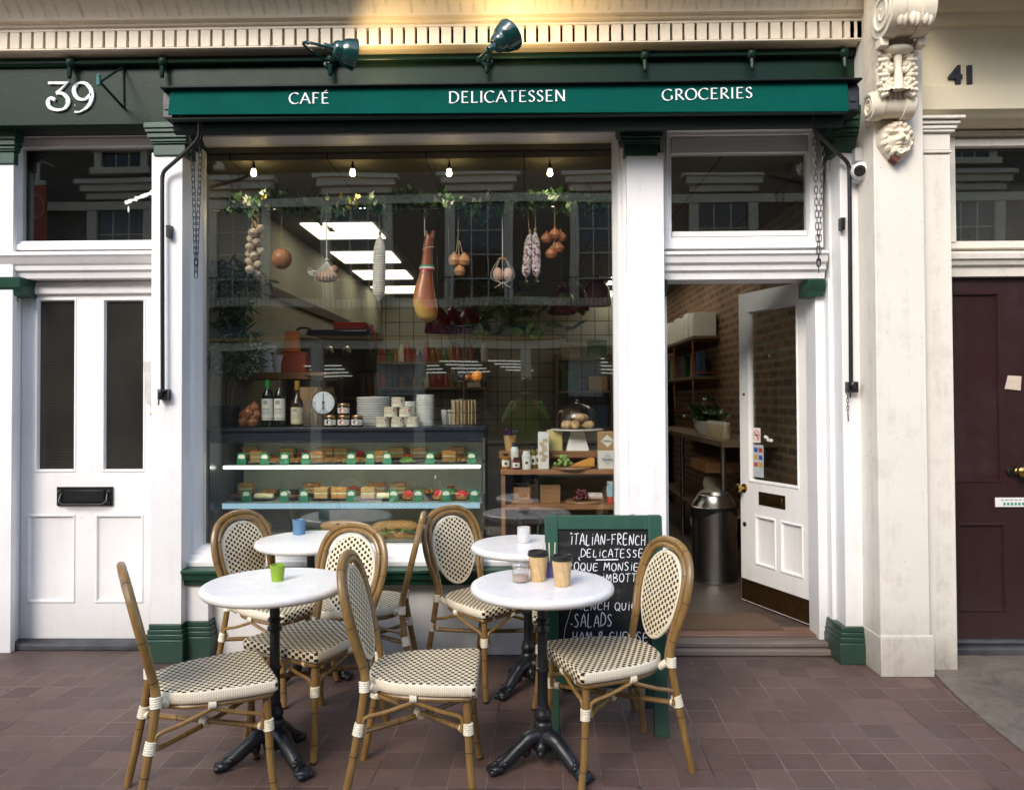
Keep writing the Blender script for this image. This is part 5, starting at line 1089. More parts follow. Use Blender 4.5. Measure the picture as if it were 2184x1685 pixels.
m = MB(); a, b, c_, d = G(1438, 1346, FL), G(1672, 1346, FL), G(1622, 1312, FL), G(1446, 1312, FL); m.prism([(a.x, a.y), (b.x, b.y), (c_.x, c_.y), (d.x, d.y)], lambda u, v, k: (u, v, FL + .002 + .012 * k)); single('door_mat', m, MATB, 'brown coir doormat just inside the open doorway', 'mat')
t = thing('pedal_bin', 'tall brushed steel bin with domed lid and black liner inside the doorway', 'bin', (1.47, 6.05, FL))
m = MB(); m.lathe([(0, .0), (.172, 0), (.175, .01), (.172, .02), (.172, .56), (.176, .565), (.176, .575), (.165, .58)], 36); obj('drum', m, STEEL, t)
m = MB(); m.lathe([(.165, .576), (.150, .60), (.125, .635), (.118, .66), (.122, .665), (.112, .668), (.10, .62), (0, .60)], 36); obj('lid', m, STEEL, t)
m = MB(); N = 40; m.grid(lambda u, v: (.180 * math.cos(2 * math.pi * u) * (1 + .03 * math.sin(u * 44) * v), .180 * math.sin(2 * math.pi * u) * (1 + .03 * math.sin(u * 44) * v), .575 - v * (.055 + .04 * math.sin(2 * math.pi * u * 2 + 1))), N, 4); obj('bin_liner', m, plain('black_liner', (.008, .008, .008), .35), t)
# counter along the brick wall and its shelf
t = thing('wall_counter', 'long wooden counter on steel legs against the brick wall', 'counter', (1.8, 7.4, FL), world=True)
m = MB(); m.box(1.56, 2.01, 6.15, 9.4, 1.10, 1.15); obj('worktop', m, PINE, t, bevel=.004)
for y in (6.35, 8.0, 9.2): obj('leg', MB().tube([(1.62, y, FL), (1.62, y, 1.10)], .022, 12), STEEL, t)
m = MB(); m.box(1.60, 2.0, 6.7, 9.3, .45, .48); obj('lower_shelf', m, PINE, t)
for i, (z, y0) in enumerate(((2.14, 8.0), (1.72, 8.0))):
    t = thing('wall_shelf', ('upper plank shelf on copper brackets holding white boxes', 'lower plank shelf on copper brackets holding packets')[i], 'shelf', (1.88, 8.9, z), 'plank shelves on the brick wall', world=True)
    obj('plank', MB().box(1.74, 2.01, y0, 10.4, z - .035, z), PINE, t, bevel=.003)
    for y in (8.1, 9.1, 10.2):
        m = MB(); m.tube([(1.76, y, z - .045), (1.76, y, z - .38), (2.0, y, z - .38)], .011, 8); m.tube([(1.76, y, z - .045), (2.0, y, z - .045)], .011, 8); obj('bracket', m, COPPER, t)
rr = random.Random(8)
for k in range(8):
    single('storage_box', MB().box(-.12, .12, -.115, .115, 0, .25 + .02 * (k % 2)), WHCARD, f'white storage box on the upper brick wall shelf, {("nearest the door", "second from the door", "third from the door", "fourth from the door", "fifth from the door", "sixth from the door", "seventh from the door", "eighth from the door", "farthest from the door")[k]}', 'box', (1.875, 8.16 + .27 * k, 2.14), 'white boxes on the brick wall shelf', bevel=.006)
PK = [plain('packet_' + n, c_, .5) for n, c_ in (('blue', (.03, .06, .14)), ('red', (.17, .03, .025)), ('cream', (.26, .22, .16)), ('green', (.04, .09, .035)))]
for k in range(8):
    single('food_packet', MB().prism([(-.07, 0), (.07, 0), (.075, .2), (.06, .26), (-.06, .26), (-.075, .2)], lambda u, v, q: (-.04 + .08 * q * (1 - v), u, v)), PK[k % 4], f'{("blue", "red", "cream", "green")[k % 4]} food packet on the lower brick wall shelf, {"the nearer" if k < 4 else "the farther"} of its colour', 'packet', (1.87 + .02 * (k % 3), 8.2 + .24 * k + .03 * (k % 2), 1.72), 'food packets on the lower shelf', bevel=.006)
t = thing('herb_bowl', 'white bowl of green herbs on the counter by the brick wall', 'plant', (1.72, 7.3, 1.15))
obj('bowl', MB().lathe([(0, 0), (.07, 0), (.13, .08), (.14, .13), (.13, .13), (.12, .08), (0, .04)], 24), CHINA, t)
def leafy(m, n, f, size, rnd, mi=0, asp=.35, star=False):
    for _ in range(n):
        c_, nrm, sc_ = f(); M = Matrix.Translation(c_) @ Euler((rnd.uniform(-1, 1) * nrm, rnd.uniform(-1, 1) * nrm, rnd.uniform(0, 6.28))).to_matrix().to_4x4(); l = size * sc_
        o = MB()
        if star:
            pts = [(0, 0), (.30, -.10), (.52, .06), (.34, .28), (.46, .52), (.16, .52), (0, 1), (-.16, .52), (-.46, .52), (-.34, .28), (-.52, .06), (-.30, -.10)]
            o.v = [(p[0] * l, -.12 * l * abs(p[0]) * 2, p[1] * l) for p in pts]; o.face(list(range(12)), mi if not isinstance(mi, list) else rnd.choice(mi))
        else:
            w_ = l * asp; o.v = [(0, 0, 0), (w_ * .5, l * .35, l * .04), (w_ * .42, l * .7, 0), (0, l, -l * .12), (-w_ * .42, l * .7, 0), (-w_ * .5, l * .35, l * .04), (0, l * .5, -l * .05)]
            for f_ in ((0, 1, 6), (1, 2, 6), (2, 3, 6), (3, 4, 6), (4, 5, 6), (5, 0, 6)): o.face(f_, mi)
        m.add(o, M)
r1 = random.Random(11); m = MB(); leafy(m, 130, lambda: (Vector((r1.gauss(0, .09), r1.gauss(0, .09), .13 + abs(r1.gauss(0, .08)))), 1.2, r1.uniform(.6, 1.2)), .09, r1, asp=.5); obj('foliage', m, LEAFI, t, flat=True)
for k in range(5):
    t = thing('condiment_jar', f'small pale jar in the row on the wall counter, {("first", "second", "third", "fourth", "fifth")[k]} from the herb bowl', 'jar', (1.68, 7.0 - .13 * k, 1.15), 'small jars on the wall counter')
    obj('jar', MB().lathe([(0, 0), (.04, 0), (.043, .01), (.043, .10), (.034, .115), (.034, .12)], 18), plain('jar_contents', (.52, .42, .26), .3) if k == 0 else bpy.data.materials['jar_contents'], t); obj('lid', MB().lathe([(0, .118), (.037, .118), (.037, .14), (0, .142)], 18), CHINA, t)
t = thing('flour_sack', 'pale sack slumped under the wall counter', 'sack', (1.75, 7.2, FL)); m = MB(); m.ell((0, 0, .30), (.22, .30, .30), 18); m.ell((0, .02, .62), (.10, .12, .10), 12); obj('sack', m, plain('sack_cloth', (.42, .38, .30), .9, bs=60), t)
single('bread_tray', MB().box(-.22, .22, -.3, .3, 0, .02).box(-.22, -.205, -.3, .3, .0201, .09).box(.205, .22, -.3, .3, .0201, .09).box(-.2045, .2045, -.3, -.285, .0201, .09).box(-.2045, .2045, .285, .3, .0201, .09), OAK, 'shallow wooden bread tray on the lower shelf of the wall counter', 'tray', (1.80, 7.1, .84))

# ------------------------------------------------------------------ display case in the window
DC0, DC1, DY0, DY1 = X(438, 4.80), X(1030, 4.80), 4.80, 5.42
zc0, zc1 = Z(912, DY0, 700), Z(940, DY0, 700); zsA, zsB, zbt = Z(992, 4.95, 700), Z(1072, 4.93, 700), Z(1152, 4.90, 700)
NAVY = plain('navy_laminate', (.018, .024, .036), .3)
dc = thing('display_case', 'glass fronted chilled display case of cakes behind the shop window', 'display case', (-1.1, 5.1, FL), world=True)
m = MB(); m.box(DC0 - .02, DC1 + .01, DY0 - .01, DY1 + .02, zc0 - .022, zc0); m.box(DC0, DC1, DY0 + .005, DY1, zc1, zc0 - .0225); m.box(DC0, DC1, DY0 + .0095, DY0 + .022, zc1 - .014, zc1 - .0005); obj('counter_top', m, NAVY, dc, bevel=.003)
m = MB(); m.box(DC0, DC1, DY0, DY1, FL, zbt - .02); m.box(DC0, DC1, DY1 - .02, DY1, zbt - .0195, zc1 - .001); m.box(DC0, DC0 + .03, DY0, DY1 - .021, zbt - .0195, zc1 - .001); obj('carcass', m, NAVY, dc, bevel=.003)
m = MB(); m.box(DC0 + .035, DC1 - .02, DY1 - .06, DY1 - .021, zbt, zc1 - .001); obj('back_panel', m, plain('case_back', (.62, .65, .55), .25), dc)
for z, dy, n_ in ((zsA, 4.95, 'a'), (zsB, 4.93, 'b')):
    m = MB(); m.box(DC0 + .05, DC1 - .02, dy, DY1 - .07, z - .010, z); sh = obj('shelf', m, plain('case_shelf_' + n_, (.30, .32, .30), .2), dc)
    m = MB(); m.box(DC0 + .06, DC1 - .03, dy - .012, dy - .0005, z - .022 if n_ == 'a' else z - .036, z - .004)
    obj('light_strip' if n_ == 'a' else 'shelf_edge', m, STRIP if n_ == 'a' else emit('pale_blue_edge_glow', (.45, .68, .85), .36), sh)  # lower shelf edge: pale blue brightness put in as added glow, not a lamp
m = MB(); m.box(DC0 + .04, DC1 - .02, 4.86, DY1 - .07, zbt - .018, zbt); obj('case_floor', m, plain('case_floor', (.24, .24, .22), .3), dc)
m = MB(); m.box(DC0 + .05, DC1 - .03, 4.86, 4.90, zc1 - .0065, zc1 - .001); obj('added_top_light', m, STRIP, dc)  # unseen strip added to brighten the food on the upper shelf
m = MB(); m.box(DC0 + .031, DC1 - .012, DY0 + .002, DY0 + .008, zbt - .019, zc1 - .002); obj('front_pane', m, CASEG, dc)
m = MB(); m.box(DC1 - .011, DC1 - .003, DY0 + .002, DY0 + .014, zbt - .019, zc1 + .02); obj('steel_edge', m, STEEL, dc)
LABG = plain('green_price_card', (.018, .17, .085), .5); 
def price_card(px, py, Y, z, lb):
    x = X(px, Y, py); t = thing('price_card', lb, 'price card', (x, Y, z), 'green price cards in the display case')
    obj('card', MB().prism([(0, 0), (.022, 0), (.012, .078), (.010, .078)], lambda u, v, k: (-.029 + .058 * k, u, v)), LABG, t)
    m = MB(); m.prism(arc(0, .052, .022, .016, 0, 345, 23), lambda u, v, k: (u, .0022 + (v / .078) * .0085 - .0006 - .0008 * k, v)); obj('oval_emblem', m, LABEL, t)
FOODS = {'sponge': (.45, .26, .10), 'cream': (.66, .52, .30), 'choc': (.09, .035, .018), 'berry': (.50, .025, .03), 'green': (.16, .34, .07), 'tart': (.48, .22, .06), 'crust': (.42, .20, .06), 'pink': (.48, .10, .13)}
FM = {k: plain('food_' + k, scl(v, 1.35), .6, var=.25, vs=60, bs=90, bd=.004) for k, v in FOODS.items()}
def cake(kind, px, py, Y, z, lb, w_=.10):
    x = X(px, Y, py); t = thing('cake', lb, 'cake', (x, Y + .04, z), 'cakes on the display case shelves'); rnd = random.Random(int(px) * 7)
    obj('plate', MB().lathe([(0, 0), (w_ * .45, 0), (w_ * .66, .008), (w_ * .66, .010), (w_ * .4, .004), (0, .004)], 20), bpy.data.materials['dark_slate_plate'] if 'dark_slate_plate' in bpy.data.materials else plain('dark_slate_plate', (.04, .04, .04), .5), t)
    if kind in ('slice', 'loaf'):
        cols = ('sponge', 'cream', 'sponge') if kind == 'slice' else ('crust', 'cream', 'tart'); h = .010
        for i, c_ in enumerate(cols): hh = (.028, .012, .030)[i]; obj('layer', MB().box(-w_ * .42, w_ * (.42 if kind == 'slice' else .5), -.03, .035, h, h + hh), FM[c_], t, bevel=.004); h += hh + .0005
        m = MB()
        for _ in range(12): m.ell((rnd.uniform(-w_ / 2, w_ / 2) * .9, rnd.uniform(-.025, .03), h), (.010, .010, .005), 6)
        obj('topping', m, FM['sponge'], t)
    elif kind == 'berry':
        obj('tart_base', MB().lathe([(0, .004), (w_ * .36, .004), (w_ * .42, .026), (0, .026)], 20), FM['tart'], t); m = MB()
        for _ in range(22): a = rnd.uniform(0, 6.28); q = rnd.uniform(0, w_ * .33); m.ell((q * math.cos(a), q * math.sin(a), .032 + .02 * (1 - q / (w_ * .33))), (.014, .014, .014), 8)
        obj('berries', m, FM['berry'], t)
    elif kind == 'green':
        obj('icing', MB().lathe([(0, .004), (w_ * .42, .004), (w_ * .40, .02), (w_ * .22, .042), (0, .046)], 22), FM['green'], t); m = MB()
        for _ in range(7): m.ell((rnd.uniform(-.02, .02), rnd.uniform(-.02, .02), .05), (.010, .010, .008), 6)
        obj('berries', m, FM['berry'], t)
    elif kind == 'eclair':
        m = MB(); m.tube(spl([(-w_ * .6, 0, .022), (0, -.005, .026), (w_ * .6, 0, .022)], 6), [.012] + [.022] * 11 + [.012], 12, 0, False, .9); obj('bun', m, FM['cream'], t)
    else:
        m = MB()
        for k in range(4): m.ell(((k - 1.5) * w_ * .28, rnd.uniform(-.015, .015), .020), (w_ * .22, .030, .020), 10)
        obj('pastry', m, FM['crust' if kind == 'pastry' else 'choc'], t)
A_ = [('slice', 545, 'layered sponge slice behind the first upper price cards'), ('pastry', 586, 'golden pastries between the second and third upper price cards'), ('pastry', 627, 'dark filled pastry by the third upper price card'), ('loaf', 672, 'caramel slice right of the fourth upper price card'), ('pastry', 700, 'low golden pastry in the gap on the upper shelf'), ('pastry', 735, 'orange brown pastries left of the fifth upper price card'), ('pastry', 772, 'small golden pastry left of the sixth upper price card'), ('loaf', 812, 'tan slice behind the seventh upper price card'), ('green', 866, 'green iced cake topped with red berries on the upper shelf'), ('loaf', 956, 'pale layered slab cake near the right end of the upper shelf'), ('pastry', 990, 'cream pastry at the far right of the upper shelf')]
for k, (kd, px, lb) in enumerate(A_): cake(kd, px, 980, 5.06, zsA, lb, .10 + .02 * (kd == 'green'))
B_ = [('choc', 505, 'brown cake at the left end of the lower shelf'), ('eclair', 559, 'long cream eclair on the lower shelf'), ('choc', 630, 'chocolate cake between two lower price cards'), ('slice', 683, 'tall round topped layer cake slice on the lower shelf'), ('loaf', 720, 'wide layered yellow cake on the lower shelf'), ('slice', 783, 'square layer cake slice alone on the lower shelf'), ('eclair', 822, 'small pale pastry left of the red berry cakes'), ('berry', 870, 'tallest red berry tart on the lower shelf'), ('berry', 935, 'red berry tart left of the next to last lower price card'), ('berry', 985, 'flat red berry tart at the right end of the lower shelf')]
for kd, px, lb in B_: cake(kd, px, 1060, 5.03, zsB, lb, .108)
for k, (px, kd) in enumerate(((530, 'loaf'), (565, 'pastry'), (610, 'slice'), (645, 'berry'), (690, 'loaf'), (725, 'slice'), (765, 'berry'), (800, 'pastry'), (845, 'slice'), (890, 'loaf'), (930, 'pastry'), (975, 'slice'))): cake(kd, px, 975, 5.22, zsA + .012, {'loaf': 'layered slab in the back row of the upper case shelf', 'pastry': 'golden pastry in the back row of the upper case shelf', 'slice': 'sponge slice in the back row of the upper case shelf', 'berry': 'red berry tart in the back row of the upper case shelf'}[kd], .115)
for k, (px, kd) in enumerate(((520, 'slice'), (575, 'pastry'), (612, 'choc'), (660, 'loaf'), (705, 'pastry'), (752, 'berry'), (800, 'loaf'), (848, 'slice'), (905, 'pastry'), (960, 'green'))): cake(kd, px, 1052, 5.20, zsB + .012, {'loaf': 'layered slab in the back row of the lower case shelf', 'pastry': 'golden pastry in the back row of the lower case shelf', 'slice': 'sponge slice in the back row of the lower case shelf', 'berry': 'red berry tart in the back row of the lower case shelf', 'choc': 'dark cake in the back row of the lower case shelf', 'green': 'green iced cake in the back row of the lower case shelf'}[kd], .12)
od_ = ('first', 'second', 'third', 'fourth', 'fifth', 'sixth', 'seventh', 'eighth', 'ninth', 'last')
for k, px in enumerate((514, 563, 606, 651, 748, 789, 825, 917, 1006)): price_card(px, 985, 4.975, zsA, f'green price card, {od_[k]} from the left on the upper case shelf')
for k, px in enumerate((524, 605, 647, 748, 839, 891, 951, 1011)): price_card(px, 1060, 4.955, zsB, f'green price card, {od_[k]} from the left on the lower case shelf')
GREENS = plain('salad_leaf', (.10, .24, .04), .6, var=.5, vs=50)
for k, (px, w_, lb) in enumerate(((541, .22, 'filled roll at the left of the case floor'), (722, .24, 'filled baguette behind the blue cup on the case floor'), (843, .30, 'large baguette sandwich spilling salad on the case floor'), (965, .22, 'filled baguette at the right of the case floor'))):
    x = X(px, 4.98, 1135); t = thing('baguette_sandwich', lb, 'sandwich', (x, 4.99, zbt), 'baguette sandwiches on the case floor')
    for s_, z in (('bread_base', .022), ('bread_top', .075)):
        m = MB(); m.tube(spl([(-w_ / 2, 0, z - .008), (-w_ * .25, .0, z), (w_ * .25, 0, z + .004), (w_ / 2, 0, z - .008)], 4), [.010, .022, .03, .034, .036, .036, .037, .037, .036, .034, .03, .02, .010], 12, 0, False, .75); obj(s_, m, FM['crust'], t)
    m = MB(); r2 = random.Random(k); leafy(m, 60, lambda: (Vector((r2.uniform(-w_ / 2, w_ / 2), r2.uniform(-.06, .02), .048 + r2.uniform(-.02, .012))), 1.0, r2.uniform(.5, 1)), .05, r2, asp=.7); obj('salad', m, GREENS, t, flat=True)
CTAG = plain('black_card', (.012, .012, .012), .6)
for px, s_, lb in ((505, 'Saucisson', 'little black card chalked with a sausage price at the left of the case'), (735, 'Ham & Oeuf', 'little black card chalked with a ham filling in the case')):
    x = X(px, 4.93, 1108); t = thing('chalk_tag', lb, 'price card', (x, 4.94, zbt), 'black chalk tags in the case'); obj('card', MB().box(-.055, .055, 0, .004, 0, .10), CTAG, t); obj('lettering', text_mb(s_, .018, .0004), CHALK, t, loc=(0, -.0008, .068), rot=(R(90), 0, 0))

# ------------------------------------------------------------------ things standing on the case
ZT = zc0
def at(px, Y=5.02, py=905): return (X(px, Y, py), Y, ZT)
t = thing('bay_tree', 'young potted tree with long dark leaves at the left of the window', 'plant', (X(479, 4.95, 890), 5.0, ZT))
m = MB(); m.lathe([(0, 0), (.062, 0), (.080, .13), (.084, .132), (.084, .142), (.076, .142), (.07, .125), (0, .12)], 20); obj('pot', m, POT, t)
obj('soil', MB().lathe([(0, .122), (.07, .124)], 16), SOIL, t)
m = MB()
for dx_, tx, ty in ((-.02, -.05, .02), (.0, .02, -.03), (.02, .09, .02)): m.tube(spl([(dx_, 0, .10), (dx_ * 1.6, .01, .25), (tx * .7, ty * .5, .42), (tx, ty, .62), (tx * 1.4, ty, .95)], 4), [.013 - .0005 * i for i in range(17)], 8)
obj('trunk', m, BARK, t); r1 = random.Random(21); m = MB()
def bt():
    a = r1.random(); z = .34 + .72 * a; rad = .15 + .07 * math.sin(a * 9); th = r1.uniform(0, 6.28); q = rad * math.sqrt(r1.random()); c_ = Vector((q * math.cos(th) + .05, q * math.sin(th) * .6, z)); return c_, 1.1, r1.uniform(.7, 1.25)
leafy(m, 760, bt, .10, r1, asp=.17); obj('foliage', m, LEAFD, t, flat=True)
def bottle(lb, px, hgt, capm, glassm, labm, Y=5.0, r_=.037, shoulder=.66, lab=(.16, .52)):
    t = thing('wine_bottle', lb, 'bottle', at(px, Y), 'wine bottles on the display case'); h = hgt
    obj('glass', MB().lathe([(0, 0), (r_, 0), (r_, h * shoulder), (r_ * .86, h * (shoulder + .06)), (r_ * .45, h * (shoulder + .15)), (r_ * .38, h * .86), (r_ * .38, h * .97), (0, h * .97)], 24), glassm, t)
    obj('foil', MB().lathe([(r_ * .41, h * .80), (r_ * .43, h * .81), (r_ * .43, h), (0, h)], 18), capm, t)
    m = MB(); n = 20; rr_ = r_ + .0006
    m.grid(lambda u, v: (rr_ * math.cos(R(-170 + 160 * u)), rr_ * math.sin(R(-170 + 160 * u)), h * (lab[0] + (lab[1] - lab[0]) * v)), n, 1); lo = obj('label', m, labm, t)
    m = MB(); rr_ += .0005
    for z0, z1, a0, a1 in ((.74, .92, -120, -75), (.50, .54, -135, -55), (.40, .43, -130, -60), (.31, .34, -135, -55), (.06, .10, -165, -15)): m.grid(lambda u, v, z0=z0, z1=z1, a0=a0, a1=a1: (rr_ * math.cos(R(a0 + (a1 - a0) * u)), rr_ * math.sin(R(a0 + (a1 - a0) * u)), h * (lab[0] + (lab[1] - lab[0]) * (z0 + (z1 - z0) * v))), 10, 1)
    obj('label_print', m, bpy.data.materials.get('grey_print') or plain('grey_print', (.32, .30, .30), .6), lo)
DGL = plain('dark_green_glass', (.006, .010, .006), .08, spec=.6); BGL = plain('amber_glass', (.035, .018, .006), .1, spec=.6)
bottle('dark wine bottle with bright green foil and white label', 571, .305, plain('green_foil', (.02, .28, .06), .35), DGL, LABEL, lab=(.14, .60)); bottle('dark wine bottle with brown and white foil', 597, .305, plain('brown_foil', (.06, .025, .03), .4), DGL, LABEL, lab=(.14, .60))
bottle('amber wine bottle with gold foil and cream label', 634, .300, plain('gold_foil', (.45, .28, .05), .35, .5), BGL, plain('cream_label', (.62, .56, .36), .6), 5.02, .040, .50, (.06, .42))
m = MB()
for px, lb in ((571, 0), (597, 0)): pass
t = thing('onion_basket', 'wire basket of brown onions beside the wine bottles', 'basket', at(533, 4.98)); r2 = random.Random(31); m = MB()
for k in range(7): m.tube([((.062 + .012 * (k / 6)) * math.cos(a), (.062 + .012 * (k / 6)) * math.sin(a), .004 + .012 * k) for a in [2 * math.pi * i / 20 for i in range(20)]], .0013, 5, 0, True)
for a in [2 * math.pi * i / 8 for i in range(8)]: m.tube([(.062 * math.cos(a), .062 * math.sin(a), .004), (.075 * math.cos(a), .075 * math.sin(a), .085)], .0016, 5)
obj('wire', m, plain('basket_wire', (.20, .12, .07), .4, .6), t)
ONION = plain('onion_skin', (.42, .15, .06), .35, var=.25, vs=30)
for k, (dx_, dy_, z) in enumerate(((-.03, -.03, .035), (.03, -.032, .035), (0, .03, .035), (-.04, .01, .075), (.035, .01, .078), (0, -.03, .095), (.02, .02, .125))):
    m = MB(); m.lathe([(0, -.034), (.022, -.028), (.034, -.008), (.034, .008), (.022, .026), (.008, .034), (.004, .044), (0, .046)], 16); single('onion', m, ONION, 'brown onion in the wire basket on the display case', 'onion', (t.location.x + dx_, t.location.y + dy_, ZT + z), 'onions in the wire basket')
for k, px in enumerate((653, 670, 690)):
    t = thing('glass_carafe', f'empty little glass bottle before the dial scales, {("left", "middle", "right")[k]} of three', 'bottle', at(px, 4.93), 'empty glass bottles on the display case'); obj('glass', MB().lathe([(0, 0), (.026, 0), (.027, .01), (.027, .09), (.012, .125), (.011, .16), (.014, .163), (.011, .165), (.009, .125), (.024, .088), (.024, .012), (0, .008)], 20), CLEAR, t)
t = thing('dial_scales', 'old kitchen scales with a white dial in a bronze rim', 'scales', at(693, 5.12))
m = MB(); m.box(-.05, .05, -.02, .06, 0, .08); m.lathe([(0, 0), (.085, 0), (.085, .03), (.078, .04), (0, .04)], 32, (0, -.0, .155), 0, Matrix.Rotation(R(90), 4, 'X')); obj('body', m, plain('bronze_rim', (.10, .065, .035), .4, .6), t)
m = MB(); m.lathe([(0, .0405), (.073, .0405), (.073, .042), (0, .0425)], 32, (0, 0, .155), 0, Matrix.Rotation(R(90), 4, 'X')); dl = obj('dial', m, plain('dial_face', (.70, .74, .78), .4, var=.02), t)
m = MB(); m.box(-.002, .002, -.0455, -.0435, .115, .215); m.ell((0, -.045, .155), (.008, .003, .008), 10); m.tube([(.008 * math.cos(a), -.045, .118 + .008 * math.sin(a)) for a in [2 * math.pi * i / 14 for i in range(14)]], .0015, 5, 0, True)
for k in range(12): a = k * math.pi / 6; m.box(.062 * math.cos(a) - .0015, .062 * math.cos(a) + .0015, -.0438, -.0428, .155 + .062 * math.sin(a) - .004, .155 + .062 * math.sin(a) + .004)
obj('pointer', m, BLACK, dl); m = MB(); m.tube([(0, .02, .08), (0, .02, .30)], .008, 8); m.lathe([(0, .30), (.10, .31), (.14, .335), (.138, .338), (0, .306)], 28, (0, .02, 0)); obj('pan', m, plain('scale_pan', (.16, .13, .10), .4, .5), t)
def jam(px, z, c_, lb):
    t = thing('jam_jar', lb, 'jar', (X(px, 4.93), 4.93, ZT + z), 'gold lidded jars on the display case'); obj('jar', MB().lathe([(0, 0), (.034, 0), (.038, .008), (.038, .045), (.033, .056)], 24), plain('jam_dark', (.05, .015, .012), .15) if 'jam_dark' not in bpy.data.materials else bpy.data.materials['jam_dark'], t)
    obj('lid', MB().lathe([(0, .0561), (.036, .0561), (.0365, .060), (.0365, .070), (.034, .074), (0, .075)], 24), bpy.data.materials.get('gold_lid') or plain('gold_lid', (.42, .26, .12), .3, .9), t)
    m = MB(); m.grid(lambda u, v: (.0386 * math.cos(R(-165 + 150 * u)), .0386 * math.sin(R(-165 + 150 * u)), .012 + .034 * v), 16, 1); lb_ = obj('label', m, LABEL, t)
    m = MB(); m.prism(arc(0, .029, .021, .014, 0, 345, 23), lambda u, v, k: (u, -math.sqrt(max(0, .0386 ** 2 - u * u)) - .0006 - .0006 * k, v)); obj('oval_emblem', m, c_, lb_)
JR = plain('jar_red', (.42, .035, .03), .5); JB = plain('jar_navy', (.03, .03, .09), .5); JK = plain('jar_black', (.015, .012, .02), .5)
jam(733, .076, JR, 'gold lidded jar with a red label, alone on top of the three'); jam(705, 0, JK, 'gold lidded jar with a black label, left of the bottom three'); jam(733, 0, JR, 'gold lidded jar with a red label, middle of the bottom three'); jam(762, 0, JB, 'gold lidded jar with a blue label, right of the bottom three')
def plates(px, n, r_, lb, Y, h=.0114):
    pr_ = [(0, 0), (r_ * .8, 0)]
    rnd = random.Random(n)
    for k in range(n): e = rnd.uniform(-.002, .002); pr_ += [(r_ + e, k * h + .003), (r_ + e, k * h + .0072), (r_ * .84, k * h + .0095)]
    pr_.append((0, n * h + .001)); m = MB(); m.lathe(pr_, 32); return single('plate_stack', m, CHINA, lb, 'plates', at(px, Y), 'stacks of white crockery on the display case', ang=20)
plates(797, 17, .112, 'wide stack of white plates behind the cream tins', 5.14); plates(907, 18, .060, 'tall narrow stack of white saucers right of the cream tins', 5.04); plates(872, 14, .055, 'stack of small white saucers behind the cream tins', 5.16)
CANL = plain('cream_tin_label', (.70, .66, .50), .45, var=.04); ROS = plain('tin_red', (.48, .05, .04), .5); PRT = plain('tin_print', (.35, .15, .10), .6)
def tin(px, z, lb):
    t = thing('cream_tin', lb, 'tin', (X(px, 4.92), 4.92, ZT + z), 'cream tins stacked in a pyramid'); obj('can', MB().lathe([(0, 0), (.042, 0), (.0425, .002), (.042, .004), (.042, .058), (.0425, .060), (.042, .062), (.039, .0615), (0, .060)], 28), CANL, t)
    m = MB(); m.ell((.026, -.0345, .044), (.006, .002, .006), 10); m.box(.0235, .0285, -.0365, -.0345, .030, .038)
    obj('rosette', m, ROS, t); m = MB()
    for z0, w_, n in ((.046, .020, 9), (.032, .024, 8), (.020, .022, 9)):
        for q in range(n): xx = -.012 + (q / (n - 1) - .5) * 2 * w_ * .9; m.box(xx - .0016, xx + .0012, -math.sqrt(.0424 ** 2 - xx * xx) - .0008, -math.sqrt(.0424 ** 2 - xx * xx) + .001, z0 + .004 * (1 - ((q / (n - 1) - .5) * 2) ** 2) * (z0 > .04), z0 + .003 + .002 * (q % 3) + .004 * (1 - ((q / (n - 1) - .5) * 2) ** 2) * (z0 > .04))
    obj('label_print', m, PRT, t)
for px, z, lb in ((816, 0, 'cream food tin at the bottom left of the pyramid'), (848, 0, 'cream food tin in the middle of the pyramid base'), (880, 0, 'cream food tin at the bottom right of the pyramid'), (833, .063, 'left cream food tin in the second tier'), (865, .063, 'right cream food tin in the second tier'), (849, .126, 'cream food tin at the top of the pyramid')): tin(px, z, lb)
# three tier wire basket stand with an orange
t = thing('tiered_basket', 'black three tier wire basket stand behind the right end of the display case', 'basket', at(990, 5.12)); m = MB()
def wbasket(m, z, r0, r1, h, n=22):
    for q in (0, .5, 1): m.tube([((r0 + (r1 - r0) * q) * math.cos(a), (r0 + (r1 - r0) * q) * math.sin(a), z + h * q) for a in [2 * math.pi * i / 28 for i in range(28)]], .0026, 5, 0, True)
    for i in range(n): a = 2 * math.pi * i / n; m.tube([(r0 * math.cos(a), r0 * math.sin(a), z), (r1 * math.cos(a), r1 * math.sin(a), z + h)], .0016, 4)
for k, (z, r0, r1, h) in enumerate(((.0, .115, .125, .17), (.29, .09, .115, .09), (.55, .09, .115, .10))): m = MB(); wbasket(m, z, r0, r1, h); obj('basket', m, BLACK, t)
obj('pole', MB().tube([(0, 0, 0), (0, 0, .66)], .006, 8), BLACK, t); B0 = Vector(t.location)
m = MB(); m.ell((0, 0, 0), .037, 20); single('orange', m, plain('orange_peel', (.75, .24, .02), .45, var=.06, bs=160, bd=.001), 'bright orange in the middle wire basket', 'orange', (X(1017, 5.05, 803), 5.05, Z(803, 5.05, 1017)))
for k, (px, c_) in enumerate(((985, (.02, .016, .03)), (997, (.35, .13, .02)))):
    m = MB(); m.ell((0, 0, 0), (.034, .03, .026), 14); single('fruit', m, plain('fruit_' + str(k), c_, .4), ('dark purple fruit in the middle wire basket', 'half hidden small orange fruit in the middle wire basket')[k], 'fruit', (X(px, 5.14), 5.14, B0.z + .32))
